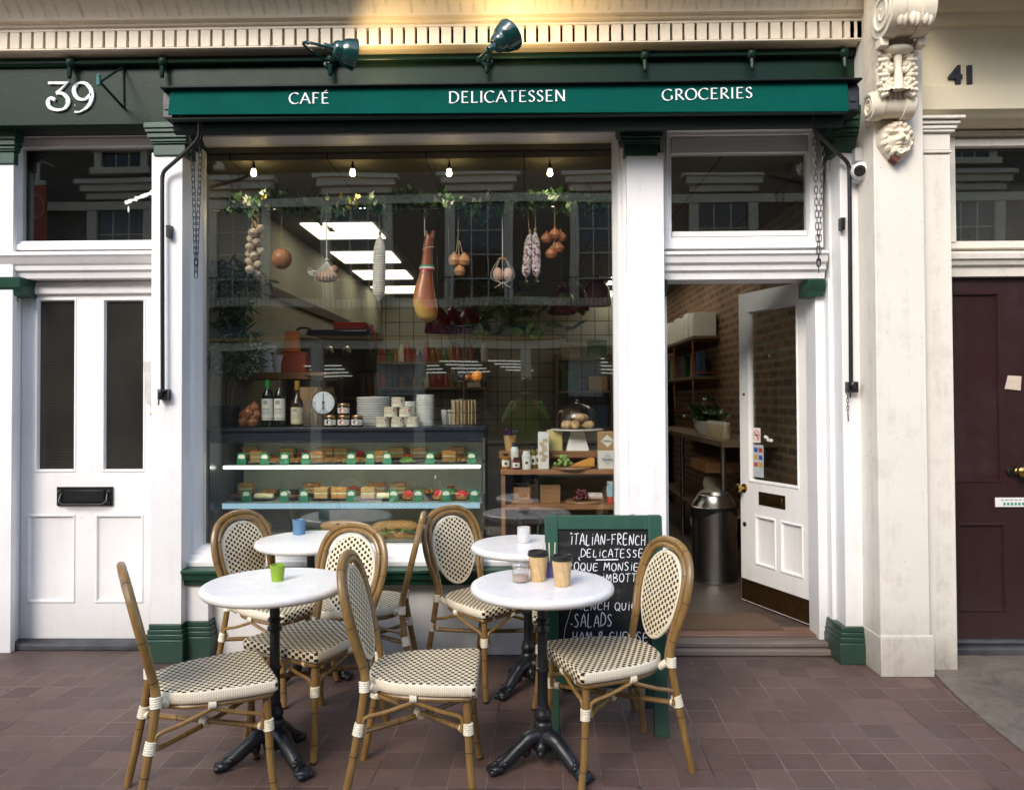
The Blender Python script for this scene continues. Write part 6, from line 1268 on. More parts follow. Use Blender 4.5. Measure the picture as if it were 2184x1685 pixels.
for k in range(8):
    m = MB(); m.box(-.012, .012, -.004, .004, 0, .16); single('wooden_stirrer', m, plain('pale_ply', (.45, .33, .18), .6) if k == 0 else bpy.data.materials['pale_ply'], 'pale wooden stirrer standing in the lowest wire basket', 'stirrer', (B0.x - .07 + .02 * k, B0.y + .02 * (k % 3 - 1), ZT + .008), 'stirrers in the wire basket', rz=.3 * k)
for k in range(3):
    m = MB(); m.lathe([(0, 0), (.028, 0), (.036, .10), (.034, .10), (.026, .006), (0, .004)], 16); single('paper_cup_stack', m, WHCARD, f'white paper cup behind the wire basket stand, {("left", "middle", "right")[k]} one', 'cup', (X(952 + k * 10, 5.3), 5.28, ZT + .0), 'paper cups behind the basket')
# white cups, paper sacks and boxes on a shelf at the left
t = thing('side_shelf', 'short thick wooden shelf with white pots behind the bay tree', 'shelf', (X(560, 5.5, 805), 5.55, Z(805, 5.5)), world=True)
zsh = Z(795, 5.45, 560); obj('plank', MB().box(X(478, 5.45), X(700, 5.45), 5.42, 5.75, zsh - .05, zsh), OAK, t, bevel=.006)
for px in (500, 690): m = MB(); m.tube([(X(px, 5.45), 5.46, zsh - .052), (X(px, 5.45), 5.46, ZT)], .010, 8); obj('pipe', m, COPPER, t)
for k, (px, z) in enumerate(((536, 0), (536, .085), (571, 0), (571, .07), (596, 0))):
    m = MB(); m.lathe([(0, 0), (.044, 0), (.062, .125), (.065, .127), (.060, .127), (.042, .008), (0, .006)], 24); tcup = thing('ceramic_pot', ('lower white pot of the left stack on the side shelf', 'upper white pot of the left stack on the side shelf', 'lower white pot of the middle stack on the side shelf', 'upper white pot of the middle stack on the side shelf', 'single white pot at the right of the side shelf')[k], 'pot', (X(px, 5.5), 5.52, zsh + z), 'white pots on the side shelf'); obj('pot', m, CHINA, tcup)
    m = MB(); r2 = random.Random(k)
    for q in range(7): m.ell((.053 * math.cos(-.9 + .12 * q), .053 * math.sin(-.9 + .12 * q) - .001, .05 + .04 * r2.random()), (.006, .004, .008), 6)
    obj('print', m, DGREY, tcup)
single('orange_box', MB().prism([(-.055, 0), (.055, 0), (.045, .15), (-.045, .15)], lambda u, v, k: (u, -.03 + .06 * k, v)), plain('orange_card', (.60, .15, .015), .5), 'small orange carton standing on a red box', 'box', (X(622, 5.5, 752), 5.52, zsh + .15), bevel=.004)
single('red_box', MB().box(-.09, .09, -.05, .05, 0, .145), plain('red_card', (.40, .07, .025), .5), 'red box under the orange carton on the side shelf', 'box', (X(628, 5.5, 780), 5.52, zsh + .001), bevel=.005)
for k, px in enumerate((655, 690)):
    m = MB(); m.lathe([(0, 0), (.072, 0), (.076, .20), (.066, .26), (.070, .265), (0, .26)], 20); single('paper_sack', m, CARD, ('tan paper drum of coffee behind the gold topped bottle', 'tan paper drum of coffee behind the scales')[k], 'drum', (X(px, 5.32), 5.33, ZT), 'tan drums on the display case')
# coffee machine and rack at the back left
t = thing('coffee_machine', 'dark red and black coffee machine on the back counter', 'machine', (X(727, 7.2), 7.3, 1.05), world=True)
xx = X(727, 7.2); m = MB(); m.box(xx - .30, xx + .28, 7.1, 7.6, 1.75, 2.15); m.box(xx - .26, xx + .24, 7.25, 7.6, 1.30, 1.7495); obj('body', m, plain('machine_black', (.015, .012, .012), .3), t, bevel=.02)
m = MB(); m.box(xx - .05, xx + .25, 7.12, 7.5, 2.151, 2.22); m.tube(spl([(xx + .26, 7.15, 2.2), (xx + .34, 7.1, 2.1), (xx + .3, 7.1, 1.95)], 5), .012, 8); obj('red_top', m, plain('machine_red', (.28, .03, .02), .3), t, bevel=.01)
m = MB(); m.ell((xx - .08, 7.09, 1.95), (.05, .02, .05), 14); m.ell((xx + .08, 7.09, 1.95), (.05, .02, .05), 14); obj('gauge', m, STEEL, t)
t = thing('stock_rack', 'dark wooden rack of bottles and packets behind the scales', 'rack', (X(730, 7.2), 7.3, FL), world=True)
m = MB(); x0, x1 = X(672, 7.1), X(778, 7.1)
for z in (1.28, 1.52, 1.74): m.box(x0, x1, 7.12, 7.62, z - .02, z)
for x in (x0, (x0 + x1) / 2, x1 - .03): m.box(x, x + .03, 7.08, 7.1195, FL, 1.745)
obj('frame', m, plain('rack_wood', (.07, .028, .016), .5), t)
for k in range(10):
    z = (1.28, 1.52)[k // 5]; m = MB(); m.lathe([(0, 0), (.035, 0), (.035, .11), (.014, .15), (.014, .18), (0, .18)], 12); single('stock_bottle', m, PK[k % 4], f'{("blue", "red", "cream", "green")[k % 4]} stock bottle on the rack behind the scales', 'bottle', (x0 + .07 + (k % 5) * .093, 7.3, z), 'bottles on the stock rack')
t = thing('steel_urn', 'tall lidded steel urn at the back left', 'urn', (X(648, 6.6), 6.6, 1.15)); m = MB(); m.lathe([(0, 0), (.13, 0), (.13, .80), (.135, .81), (.135, .83), (0, .84)], 28); obj('drum', m, plain('dull_steel', (.14, .14, .12), .35, .8), t); m = MB(); m.lathe([(0, .8405), (.16, .8405), (.15, .87), (.05, .90), (0, .90)], 28); m.tube(spl([(-.06, 0, .89), (-.05, 0, .96), (.05, 0, .96), (.06, 0, .89)], 5), .010, 8); obj('lid', m, BLACK, t)
single('back_counter', MB().box(RX0 + .02, .9, 6.4, 8.4, FL, 1.12).box(RX0 + .02, .92, 6.38, 8.4, 1.1205, 1.15), plain('back_counter_laminate', (.06, .05, .04), .4), 'dark back counter along the left of the shop room', 'counter', bevel=.004)

# ------------------------------------------------------------------ wooden shelf unit at the right of the window
UX0, UX1, UY0, UY1 = X(1068, 4.84), X(1316, 4.84), 4.84, 5.18
z1_, z2_, z3_ = Z(1002, UY0, 1190), Z(1077, UY0, 1190), Z(962, 5.0, 1190)
t = thing('wooden_shelf_unit', 'orange brown wooden shelf unit at the right of the window', 'shelf unit', ((UX0 + UX1) / 2, 5.0, FL), world=True)
m = MB(); m.box(UX0, UX0 + .025, UY0 + .01, UY1, FL, z1_ - .0305); m.box(UX1 - .025, UX1, UY0 + .01, UY1, FL, z1_ - .0305); obj('side_panel', m, OAK, t, bevel=.003)
m = MB(); m.box(UX0 + .0255, UX1 - .0255, UY1 - .02, UY1, FL, z1_ - .0305); obj('back_panel', m, OAK, t)
for z in (z1_, z2_): m = MB(); m.box(UX0 - .004 if z == z1_ else UX0 + .0255, UX1 + .004 if z == z1_ else UX1 - .0255, UY0, UY1 + (.01 if z == z1_ else -.0205), z - .03, z); obj('shelf', m, OAK, t, bevel=.003)
m = MB(); m.box(UX0 - .02, UX1, 5.0, 5.2, z3_ - .045, z3_); m.box(UX0 - .02, UX1, 5.19, 5.2, z1_ + .001, z3_ - .0455); obj('raised_ledge', m, OAK, t, bevel=.003)
m = MB(); m.box(UX0 + .0255, UX1 - .0255, UY0 + .02, UY1 - .0205, FL + .1, FL + .12); obj('shelf', m, OAK, t)
def jarlet(px, w_, h, body, capm, lb, Y=4.93, z=None, labc=None):
    t = thing('food_jar', lb, 'jar', (X(px, Y), Y, z if z is not None else z1_), 'jars and bottles on the shelf unit'); obj('jar', MB().lathe([(0, 0), (w_, 0), (w_, h * .76), (w_ * .7, h * .84), (w_ * .7, h * .86)], 18), body, t); obj('lid', MB().lathe([(w_ * .75, h * .85), (w_ * .75, h), (0, h)], 18), capm, t)
    m = MB(); m.grid(lambda u, v: ((w_ + .0006) * math.cos(R(-160 + 140 * u)), (w_ + .0006) * math.sin(R(-160 + 140 * u)), h * (.18 + .40 * v)), 10, 1); lo = obj('label', m, labc or LABEL, t); m = MB(); m.ell((0, -w_ - .0008, h * .36), (w_ * .35, .0012, h * .09), 10); obj('label_print', m, DGREY, lo)
OIL = plain('olive_oil', (.16, .13, .02), .15); HON = plain('honey', (.30, .12, .01), .15)
jarlet(1078, .026, .10, HON, BLACK, 'amber jar with black cap at the left end of the top shelf', 4.91); jarlet(1097, .026, .165, plain('white_tube', (.70, .70, .66), .4), DGREY, 'white and grey tin, tallest of the jars at the left', 4.94); jarlet(1100, .025, .075, plain('berry_jar', (.16, .02, .02), .2), BLACK, 'small dark red jar in front of the tall white tin', 4.885)
jarlet(1122, .030, .115, plain('white_tin', (.68, .67, .64), .4), CHINA, 'white tin with a dark print beside the tall carton', 4.91); jarlet(1136, .020, .14, OIL, DGREY, 'slim olive green bottle left of the tall carton', 4.95); jarlet(1146, .022, .15, OIL, DGREY, 'second slim olive green bottle beside the tall carton', 4.97)
t = thing('tall_carton', 'tall narrow carton printed with shells on the top shelf', 'carton', (X(1148 + 10, 4.92), 4.925, z1_)); obj('carton', MB().box(-.034, .034, -.03, .03, 0, .235), WHCARD, t, bevel=.002); m = MB()
for k in range(7): m.ell((.012 * math.sin(k * 2.3), -.0305, .06 + .02 * k), (.018, .0015, .014), 10)
obj('print', m, plain('shell_print', (.50, .38, .26), .6), t)
single('yellow_block', MB().box(-.05, .05, -.04, .04, 0, .135), plain('butter_yellow', (.60, .50, .20), .5, var=.05), 'plain pale yellow carton on the raised ledge beside the cake stand', 'carton', (X(1182, 5.05), 5.06, z3_), bevel=.003)
t = thing('cake_stand', 'white square footed cake stand under a glass dome', 'cake stand', (X(1230, 5.06), 5.08, z3_)); m = MB(); m.prism([(-.035, .0), (.035, 0)], lambda u, v, k: (u, v, k)) if 0 else None
b = [(-.075, -.075, 0), (.075, -.075, 0), (.075, .075, 0), (-.075, .075, 0), (-.042, -.042, .13), (.042, -.042, .13), (.042, .042, .13), (-.042, .042, .13)]; m = MB(); m.v = b
for f in ((3, 2, 1, 0), (4, 5, 6, 7), (0, 1, 5, 4), (1, 2, 6, 5), (2, 3, 7, 6), (3, 0, 4, 7)): m.face(f)
m.lathe([(0, .1305), (.17, .1305), (.175, .136), (.175, .140), (0, .140)], 40); obj('foot', m, CHINA, t, bevel=.004)
m = MB(); m.lathe([(.135, .141), (.137, .20), (.125, .25), (.09, .285), (.04, .302), (.012, .306), (.010, .315), (.016, .325), (.012, .335), (0, .337)], 36); obj('dome', m, CLEAR, t)
CR = plain('sugared_pastry', (.52, .34, .17), .7, var=.4, vs=40, bs=60, bd=.006); r2 = random.Random(5)
for k in range(9):
    a = k * .9; q = .07 if k < 6 else .03; m = MB(); m.ell((0, 0, 0), (.045, .030, .026), 12, 0, Matrix.Rotation(r2.uniform(-.4, .4), 4, 'Y')); m.ell((.02, -.008, .008), (.02, .02, .018), 8)
    single('croissant', m, CR, 'sugared croissant in the heap under the glass dome', 'pastry', (t.location.x + q * math.cos(a), t.location.y + q * math.sin(a), z3_ + .168 + (.045 if k >= 6 else 0)), 'pastries under the glass dome', rz=a)
for k, (z, c_, lb) in enumerate(((0, WHCARD, 'white salt carton with a diamond emblem, lower of two'), (.118, CARD, 'brown salt carton with a white diamond emblem, upper of two'))):
    t = thing('salt_carton', lb, 'carton', (X(1293, 4.92), 4.92, z1_ + z), 'salt cartons stacked at the right of the shelf'); obj('carton', MB().box(-.058, .058, -.04, .04, 0, .1175), c_, t, bevel=.003)
    m = MB(); m.prism([(0, .02), (.042, .06), (0, .10), (-.042, .06)], lambda u, v, k_: (u, -.0405 - .0008 * k_, v)); e = obj('emblem', m, LABEL if k else plain('emblem_grey', (.55, .56, .58), .5), t); obj('lettering', text_mb('Maldon', .021, .0004), DGREY, e, loc=(0, -.0425, .053), rot=(R(90), 0, 0))
def pboard(px, Y, z, w_, lb): 
    m = MB(); m.lathe([(0, 0), (w_, 0), (w_ + .004, .006), (w_, .014), (0, .014)], 36); return single('serving_board', m, BOARD, lb, 'board', (X(px, Y), Y, z), 'round wooden boards on the shelf unit')
bA = pboard(1218, 4.93, z1_, .125, 'round wooden board with grapes and cheese on the top shelf'); bB = pboard(1243, 4.96, z2_, .115, 'round wooden board with red grapes and salami on the middle shelf')
def grapes(bx, dx_, n, mt, lb, seed):
    m = MB(); r2 = random.Random(seed)
    for k in range(n): z = .012 + .055 * (k / n); s_ = 1 - k / n * .7; m.ell((r2.uniform(-.055, .055) * s_, r2.uniform(-.04, .03) * s_, z), .0125, 10)
    m.tube([(0, 0, .05), (-.05, 0, .075)], .003, 6); single('grapes', m, mt, lb, 'grapes', (bx.location.x + dx_, bx.location.y - .02, bx.location.z + .015))
grapes(bA, -.055, 38, plain('green_grape', (.22, .34, .08), .25, trans=.2), 'bunch of green grapes on the upper round board', 3); grapes(bB, -.015, 34, plain('red_grape', (.10, .012, .02), .25), 'bunch of dark red grapes on the lower round board', 4)
single('cheese_wedge', MB().prism([(-.09, 0), (.075, 0), (.075, .05), (.05, .055)], lambda u, v, k: (u, -.03 + .06 * k, v)), plain('orange_cheese', (.58, .27, .05), .5, var=.1), 'orange cheese wedge on the upper round board', 'cheese', (bA.location.x + .07, bA.location.y, bA.location.z + .0145), bevel=.004)
m = MB(); m.tube(spl([(-.055, 0, .024), (0, 0, .025), (.06, 0, .024), (.075, 0, .024)], 4), [.018] + [.024] * 9 + [.016, .010, .006], 14); single('salami', m, plain('salami_mould', (.62, .52, .48), .7, var=.3, vs=60, bs=80, bd=.003), 'white dusted salami lying on the lower round board', 'salami', (bB.location.x + .05, bB.location.y, bB.location.z + .0145))
t = thing('coffee_grinder', 'old wooden coffee grinder with iron bowl on the middle shelf', 'grinder', (X(1112, 4.97), 4.98, z2_)); obj('box', MB().box(-.055, .055, -.05, .05, .015, .10).box(-.07, .07, -.065, .065, 0, .0145), OAK, t, bevel=.004); m = MB(); m.lathe([(0, .10), (.04, .101), (.075, .125), (.075, .132), (0, .128)], 24); m.tube(spl([(0, 0, .13), (0, 0, .165), (.06, -.02, .168), (.08, -.03, .16)], 5), .005, 8); obj('bowl', m, IRON, t)
single('wooden_box', MB().box(-.065, .065, -.05, .05, 0, .115), BOARD, 'open wooden box on the middle shelf right of the grinder', 'box', (X(1172, 4.98), 5.0, z2_), bevel=.004)
t = thing('salt_tub', 'pale blue and red tub at the right end of the middle shelf', 'tub', (X(1304, 4.93), 4.94, z2_)); obj('tub', MB().lathe([(0, 0), (.034, 0), (.034, .13), (0, .13)], 24), plain('tub_blue', (.30, .50, .62), .4), t); obj('band', MB().lathe([(.0343, .0), (.0345, .04), (.0343, .041)], 24), ROS, t); obj('lid', MB().lathe([(.0355, .125), (.0355, .14), (0, .14)], 24), CHINA, t)
for k, px in enumerate((1108, 1151)):
    t = thing('dark_bottle', ('dark bottle with black cap at the bottom of the shelf unit, left one', 'dark bottle with black cap at the bottom of the shelf unit, right one')[k], 'bottle', (X(px, 4.95), 4.95, FL + .12), 'dark bottles at the bottom of the shelf unit'); hb = Z(1092, 4.95, px) - FL - .12; obj('glass', MB().lathe([(0, 0), (.038, 0), (.038, hb - .10), (.016, hb - .05), (.016, hb - .04)], 20), DGL, t); obj('cap', MB().lathe([(.018, hb - .045), (.018, hb), (0, hb)], 16), BLACK, t)
t = thing('paper_cup', 'tan paper cup holding purple flowers left of the shelf unit', 'cup', (X(1087, 5.05), 5.06, z3_)); obj('cup', MB().lathe([(0, 0), (.03, 0), (.042, .10), (.04, .10), (.028, .004), (0, .003)], 20), plain('tan_cup', (.48, .30, .12), .6), t); m = MB(); r2 = random.Random(6); leafy(m, 40, lambda: (Vector((r2.gauss(0, .018), r2.gauss(0, .018), .10 + .03 * r2.random())), 1, 1), .03, r2, asp=.5); obj('flowers', m, plain('purple_petal', (.09, .02, .12), .6), t, flat=True)

# ------------------------------------------------------------------ hanging in the window
YH = 4.76
zg = Z(440, YH, 900); gx0, gx1 = X(478, YH), X(1290, YH)
t = thing('ivy_garland', 'ivy garland wound along a rail across the top of the window', 'garland', ((gx0 + gx1) / 2, YH, zg), world=True)
obj('rail', MB().tube([(X(446, YH), YH + .02, zg - .01), (X(1302, YH), YH + .02, zg - .01)], .007, 8), STEEL, t)
m = MB(); r1 = random.Random(17)
def iv():
    x = r1.uniform(gx0, gx1); z = zg + .018 * math.sin(x * 7) + r1.gauss(0, .031) + .012 * math.sin(x * 23)
    return Vector((x, YH + r1.uniform(-.05, .04), z)), .9, r1.uniform(.6, 1.15)
leafy(m, 860, iv, .060, r1, star=True, mi=[0, 0, 0, 0, 1]); 
for _ in range(11):
    cx_ = r1.choice((540, 552, 575, 740, 752, 760)); leafy(m, 1, lambda: (Vector((X(cx_ + r1.uniform(-14, 14), YH), YH - .055, zg + r1.gauss(0, .03))), .7, r1.uniform(.5, .9)), .06, r1, star=True, mi=2)
obj('leaves', m, [LEAFI, plain('ivy_dark', (.020, .048, .016), .45), LEAFY], t, flat=True)
def string(m, top, z1, r_=.003, x=0): m.tube([(x, 0, top), (x, 0, z1)], r_, 6)
def hang(name, lb, cat, px, py, Y=YH + .01): p = P(px, py, Y); return thing(name, lb, cat, (p.x, Y, p.z)), zg - p.z
# garlic plait
t, up_ = hang('garlic_plait', 'plait of white garlic bulbs hanging at the left of the window', 'garlic', 545, 532); m = MB(); s_ = 372 / 1.0; GAR = plain('garlic', (.66, .52, .38), .5, var=.2, vs=30); r2 = random.Random(2)
for k in range(3): m.tube(spl([(.02 * math.sin(q * 1.3 + k * 2.1), .012 * math.cos(q * 1.3 + k * 2.1), .02 + q * (up_ - .02) / 7) for q in range(8)], 4), .011, 6)
obj('stalks', m, plain('dry_stalk', (.42, .30, .17), .8), t)
for k in range(17):
    a = k * 2.4; z = .13 - .0175 * k; q = .030 + .008 * math.sin(k); m = MB(); m.lathe([(0, -.022), (.020, -.020), (.029, -.006), (.027, .008), (.014, .020), (.005, .032), (0, .036)], 10); mb2 = MB(); mb2.add(m, Matrix.Translation((q * math.cos(a) - .0012 * k, q * math.sin(a), z)) @ Euler((math.sin(a) * .8, -math.cos(a) * .8, 0)).to_matrix().to_4x4()); obj('bulb', mb2, GAR, t)
def ball_cheese(px, py, r_, lb, c_):
    t, up_ = hang('hanging_cheese', lb, 'cheese', px, py); m = MB(); m.ell((0, 0, 0), r_, 24); obj('cheese', m, plain('smoked_cheese' + str(px), c_, .4, var=.12), t); m = MB()
    for a in (0, 1.05, 2.1): m.tube([(r_ * 1.01 * math.cos(a) * math.cos(q), r_ * 1.01 * math.sin(a) * math.cos(q), r_ * 1.01 * math.sin(q)) for q in [2 * math.pi * i / 24 for i in range(24)]], .0025, 5, 0, True)
    m.tube([(.004, 0, r_), (.012, 0, r_ + .05), (0, 0, r_ + .10), (0, 0, up_)], .0028, 5); m.tube([(-.004, 0, r_), (-.010, 0, r_ + .05), (0, 0, r_ + .10)], .0028, 5)
    for q in range(5): m.tube([(0, 0, r_ + .10), (-.03 + .012 * q, .005, r_ + .08 + .008 * (q % 3))], .0018, 4)
    obj('string', m, TWINE, t)
ball_cheese(601, 552, .064, 'round smoked cheese hanging on twine beside the garlic', (.45, .18, .075))
t, up_ = hang('netted_bread', 'torn loaf hanging in a white net left of the long salami', 'bread', 697, 590); m = MB(); m.ell((0, 0, 0), (.075, .045, .038), 18); m.ell((.035, 0, .035), (.042, .03, .03), 14, 0, Matrix.Rotation(-.6, 4, 'Y')); obj('loaf', m, plain('netted_meat', (.42, .24, .15), .6, var=.3, vs=40, bs=40, bd=.006), t); m = MB(); r2 = random.Random(8)
for k in range(9): a = -1.2 + .3 * k; m.tube(spl([(.08 * math.sin(a), -.046 * math.cos(a), -.03), (.06 * math.sin(a), -.042, .02), (.02 * math.sin(a), -.01, .07), (0, 0, .10)], 4), .0014, 4)
for k in range(8): m.tube(spl([(-.05 + r2.uniform(-.02, .02), -.03, .03), (-.10 + r2.uniform(-.02, .02), -.03, .03 + r2.uniform(-.02, .02)), (-.08 + r2.uniform(-.03, .02), -.03, .0)], 3), .0014, 4)
m.tube([(0, 0, .09), (0, 0, up_)], .004, 5); m.ell((0, 0, .105), (.014, .012, .010), 8); obj('net', m, NETT, t)
def salami(px, py, h, r_, lb, tilt=0.0, mt=None, netted=True, thr=True):
    t, up_ = hang('hanging_salami', lb, 'salami', px, py); t['group'] = 'salamis hanging in the window'; m = MB(); q = [(tilt * h * (v - .5) * -1 + 0, 0, (.5 - v) * h) for v in [i / 14 for i in range(15)]]
    rad = [r_ * x for x in (.12, .55, .82, .95, 1, 1, 1.02, 1.02, 1.03, 1.02, 1, 1, .98, .82, .15)]; m.tube(q, rad, 18); obj('sausage', m, mt, t); m = MB()
    if netted:
        for k in range(24): v = .04 + .92 * k / 24; i = min(14, int(v * 14)); m.tube([(rad[i] * 1.02 * math.cos(a), rad[i] * 1.02 * math.sin(a), (.5 - v) * h) for a in [2 * math.pi * j / 14 for j in range(14)]], .0014, 4, 0, True)
    tx = q[0][0]; m.tube([(tx, 0, h * .5), (tx * .5, 0, h * .5 + .03), (0, 0, up_)], .003, 5); m.ell((tx, 0, h * .5 + .01), (.010, .010, .014), 8); m.tube(spl([(q[-1][0], 0, -h * .5), (q[-1][0] + .005, 0, -h * .5 - .03), (q[-1][0] + .012, 0, -h * .5 - (.05 if netted else .02))], 4), .0018, 5); obj('string', m, TWINE, t)
SALW = plain('white_salami', (.66, .63, .58), .7, var=.15, vs=60, bs=120, bd=.002)
def moul():
    M = Mat('mottled_salami'); M.set(Roughness=.8); n = M.noise(42, 4, .6); n2 = M.noise(120, 3); M.col(M.ramp(n + (n2 - .5) * .3, [(.40, (.10, .02, .03)), (.50, (.42, .30, .30)), (.58, (.72, .66, .64))])); M.bump(n, .5, .004); return M.m
MOUL = moul()
salami(809, 572, .41, .039, 'long white netted salami hanging left of the ham', .02, SALW)
salami(1126, 545, .275, .029, 'mottled white salami, left of the hanging pair', .10, MOUL, False); salami(1143, 543, .285, .029, 'mottled white salami with dark spots, right of the hanging pair', -.03, MOUL, False)
# ham
t, up_ = hang('cured_ham', 'whole cured ham on the bone hanging in the middle of the window', 'ham', 910, 590, YH + .02)
HAM = Mat('cured_ham_rind'); HAM.set(Roughness=.35, Coat_Weight=.3); _x, _y, _z = HAM.xyz(); _n = HAM.noise(7, 5, .6)
_f = (_z * -2.6) + (_x * -2.0) + (_n - .5) * .9; HAM.col(HAM.ramp(_f, [(.12, (.34, .085, .022)), (.40, (.42, .13, .03)), (.62, (.56, .33, .08)), (.78, (.60, .42, .14))])); HAM.bump(HAM.noise(40, 4), .3, .003); HAM = HAM.m
m = MB(); q = spl([(.020, 0, .255), (.012, 0, .20), (.006, 0, .13), (.002, 0, .06), (-.004, 0, -.01), (-.012, 0, -.08), (-.012, 0, -.15), (.0, 0, -.215), (.01, 0, -.262), (.012, 0, -.285)], 4)
kr = [.026, .032, .033, .038, .048, .068, .080, .078, .058, .012]; rad = [];
for i in range(len(q)): f = i / (len(q) - 1) * 9; a = int(min(8, f)); rad.append(kr[a] + (kr[a + 1] - kr[a]) * (f - a))
m.tube(q, rad, 24, 0, False, .8); 
for s_ in (-1, 1): m.tube([(.020 + .012 * s_, 0, .24), (.020 + .024 * s_, 0, .285)], [.018, .010], 10)
obj('meat', m, HAM, t)
m = MB(); rad_ = .042
for k, mi in enumerate((0, 1, 2)): m.lathe([(rad_ + .004 + .001 * k, .068 - .011 * k), (rad_ + .005 + .001 * k, .058 - .011 * k)], 24, (.002, 0, 0), mi, Matrix.Diagonal((1, .8, 1, 1)))
obj('ribbon', m, [plain('ribbon_green', (.03, .25, .10), .5), plain('ribbon_white', (.75, .75, .72), .5), plain('ribbon_red', (.5, .03, .04), .5)], t)
m = MB(); m.tube([(-.01, -.01, .25), (-.012, 0, up_)], .0035, 6); m.tube([(.036 * math.cos(a) + .010, .030 * math.sin(a), .175 + .008 * math.cos(a)) for a in [2 * math.pi * i / 20 for i in range(20)]], .0028, 5, 0, True); obj('string', m, NETT, t)
# gourd cheeses, eggs in a net, onions
t, up_ = hang('gourd_cheeses', 'pair of gourd shaped smoked cheeses tied together right of the ham', 'cheese', 979, 555); PC = plain('pale_smoked_cheese', (.50, .24, .11), .4, var=.15)
for dx_, dz_, r_ in ((-.028, .0, .040), (.032, -.002, .040), (.004, -.068, .036)): m = MB(); m.lathe([(0, -r_), (r_ * .7, -r_ * .75), (r_, -.1 * r_), (r_ * .75, r_ * .65), (r_ * .3, r_ * 1.0), (r_ * .35, r_ * 1.2), (0, r_ * 1.3)], 16, (dx_, 0, dz_)); obj('cheese', m, PC, t)
m = MB(); m.tube([(-.02, 0, .03), (-.006, 0, .12), (0, 0, up_)], .003, 5); m.tube([(.025, 0, .03), (.004, 0, .12)], .003, 5); m.tube([(.004, 0, -.03), (0, -.02, .04), (0, 0, .12)], .003, 5); obj('string', m, TWINE, t)
t, up_ = hang('netted_eggs', 'two pink eggs hanging in a net under a cork', 'eggs', 1072, 585); EG = plain('pink_egg', (.58, .36, .27), .5, var=.05)
for dx_ in (-.030, .034): m = MB(); m.ell((dx_, 0, .0), (.032, .030, .042), 16); obj('egg', m, EG, t)
m = MB(); m.lathe([(0, .085), (.03, .087), (.028, .10), (0, .102)], 16); obj('cork', m, OAK, t); m = MB()
for a in range(8): th = a * .785; m.tube(spl([(.026 * math.cos(th), .026 * math.sin(th), .09), (.068 * math.cos(th), .036 * math.sin(th), .02), (.066 * math.cos(th), .034 * math.sin(th), -.03), (.01 * math.cos(th), .01 * math.sin(th), -.055)], 4), .0014, 4)
m.tube([(0, 0, .10), (0, 0, up_)], .003, 5)
for k in range(5): m.tube([(0, 0, -.05), (-.05 + .025 * k, .0, -.085 + .01 * (k % 2))], .0014, 4)
obj('net', m, NETT, t)
t, up_ = hang('onion_string', 'string of brown onions hanging at the right of the window', 'onions', 1183, 512)
for k, (dx_, dy_, z) in enumerate(((-.050, 0, .010), (.0, -.03, .030), (.036, .0, .018), (.020, -.01, -.050), (-.022, -.01, -.085))): m = MB(); m.lathe([(0, -.034), (.024, -.028), (.037, -.008), (.036, .008), (.022, .026), (.008, .034), (.004, .046), (0, .048)], 16, (dx_, dy_, z)); obj('onion', m, ONION, t)
m = MB(); m.tube(spl([(-.02, -.02, -.07), (0, -.02, .0), (0, 0, .07), (0, 0, up_)], 5), .004, 6); obj('string', m, TWINE, t)
# pendant bulbs, red pendants, trailing plant
for k, px in enumerate((541, 752, 958, 1173)):
    p = P(px, 371, 4.665); t = thing('pendant_bulb', f'lit bare pendant bulb, {("first", "second", "third", "last")[k]} from the left along the top of the window', 'light', (p.x, 4.665, p.z), 'bare bulbs along the window'); m = MB(); m.ell((0, 0, 0), .0175, 14); m.ell((0, 0, .018), (.014, .014, .016), 10); obj('bulb', m, BULB, t)
    l = bpy.data.lights.new('bulb_light', 'SPOT'); l.energy = 1.5; l.spot_size = R(150); l.spot_blend = .6; l.color = (1, .80, .55); l.shadow_soft_size = .05; lo = bpy.data.objects.new('bulb_light', l); COL.objects.link(lo); lo.parent = t; lo.location = (0, .035, -.05)
    obj('holder', MB().lathe([(0, .026), (.010, .026), (.010, .05), (.004, .075), (.003, RH - p.z - .005), (0, RH - p.z - .005)], 12), BLACK, t)
REDE = plain('red_enamel', (.16, .010, .016), .25); 
for k, (px, py, Y) in enumerate(((934, 682, 6.2), (966, 684, 6.3), (1004, 680, 6.2), (1198, 640, 6.0), (1228, 634, 6.2), (1274, 622, 6.0))):
    p = P(px, py, Y); t = thing('red_pendant', f'dark red enamel pendant shade, {("first", "second", "third", "fourth", "fifth", "sixth")[k]} from the ham going right', 'lampshade', (p.x, Y, p.z), 'red pendant shades over the counter'); obj('shade', MB().lathe([(.105, -.11), (.110, -.10), (.095, .02), (.055, .075), (.025, .09), (.02, .12), (.006, .125), (.05, .065), (.085, .02), (.10, -.108)], 24), REDE, t); obj('flex', MB().tube([(0, 0, .12), (0, 0, RH - p.z - .002)], .004, 6), BLACK, t)
p = P(1090, 640, 5.9); t = thing('trailing_plant', 'trailing leafy plant hanging over the back counter', 'plant', (p.x, 5.9, p.z)); r1 = random.Random(12); obj('pot', MB().lathe([(0, 0), (.07, 0), (.10, .14), (.09, .14), (0, .12)], 20, (0, 0, .02)), BLACK, t); m = MB()
def tp_(): a = r1.random(); return Vector((r1.gauss(0, .16 + .08 * a), r1.gauss(0, .10), .18 - a * .42)), 1.0, r1.uniform(.6, 1.2)
leafy(m, 130, tp_, .15, r1, asp=.62); obj('leaves', m, LEAFT, t, flat=True); obj('hanger', MB().tube([(0, 0, .15), (0, 0, RH - p.z - .002)], .005, 6), BLACK, t)
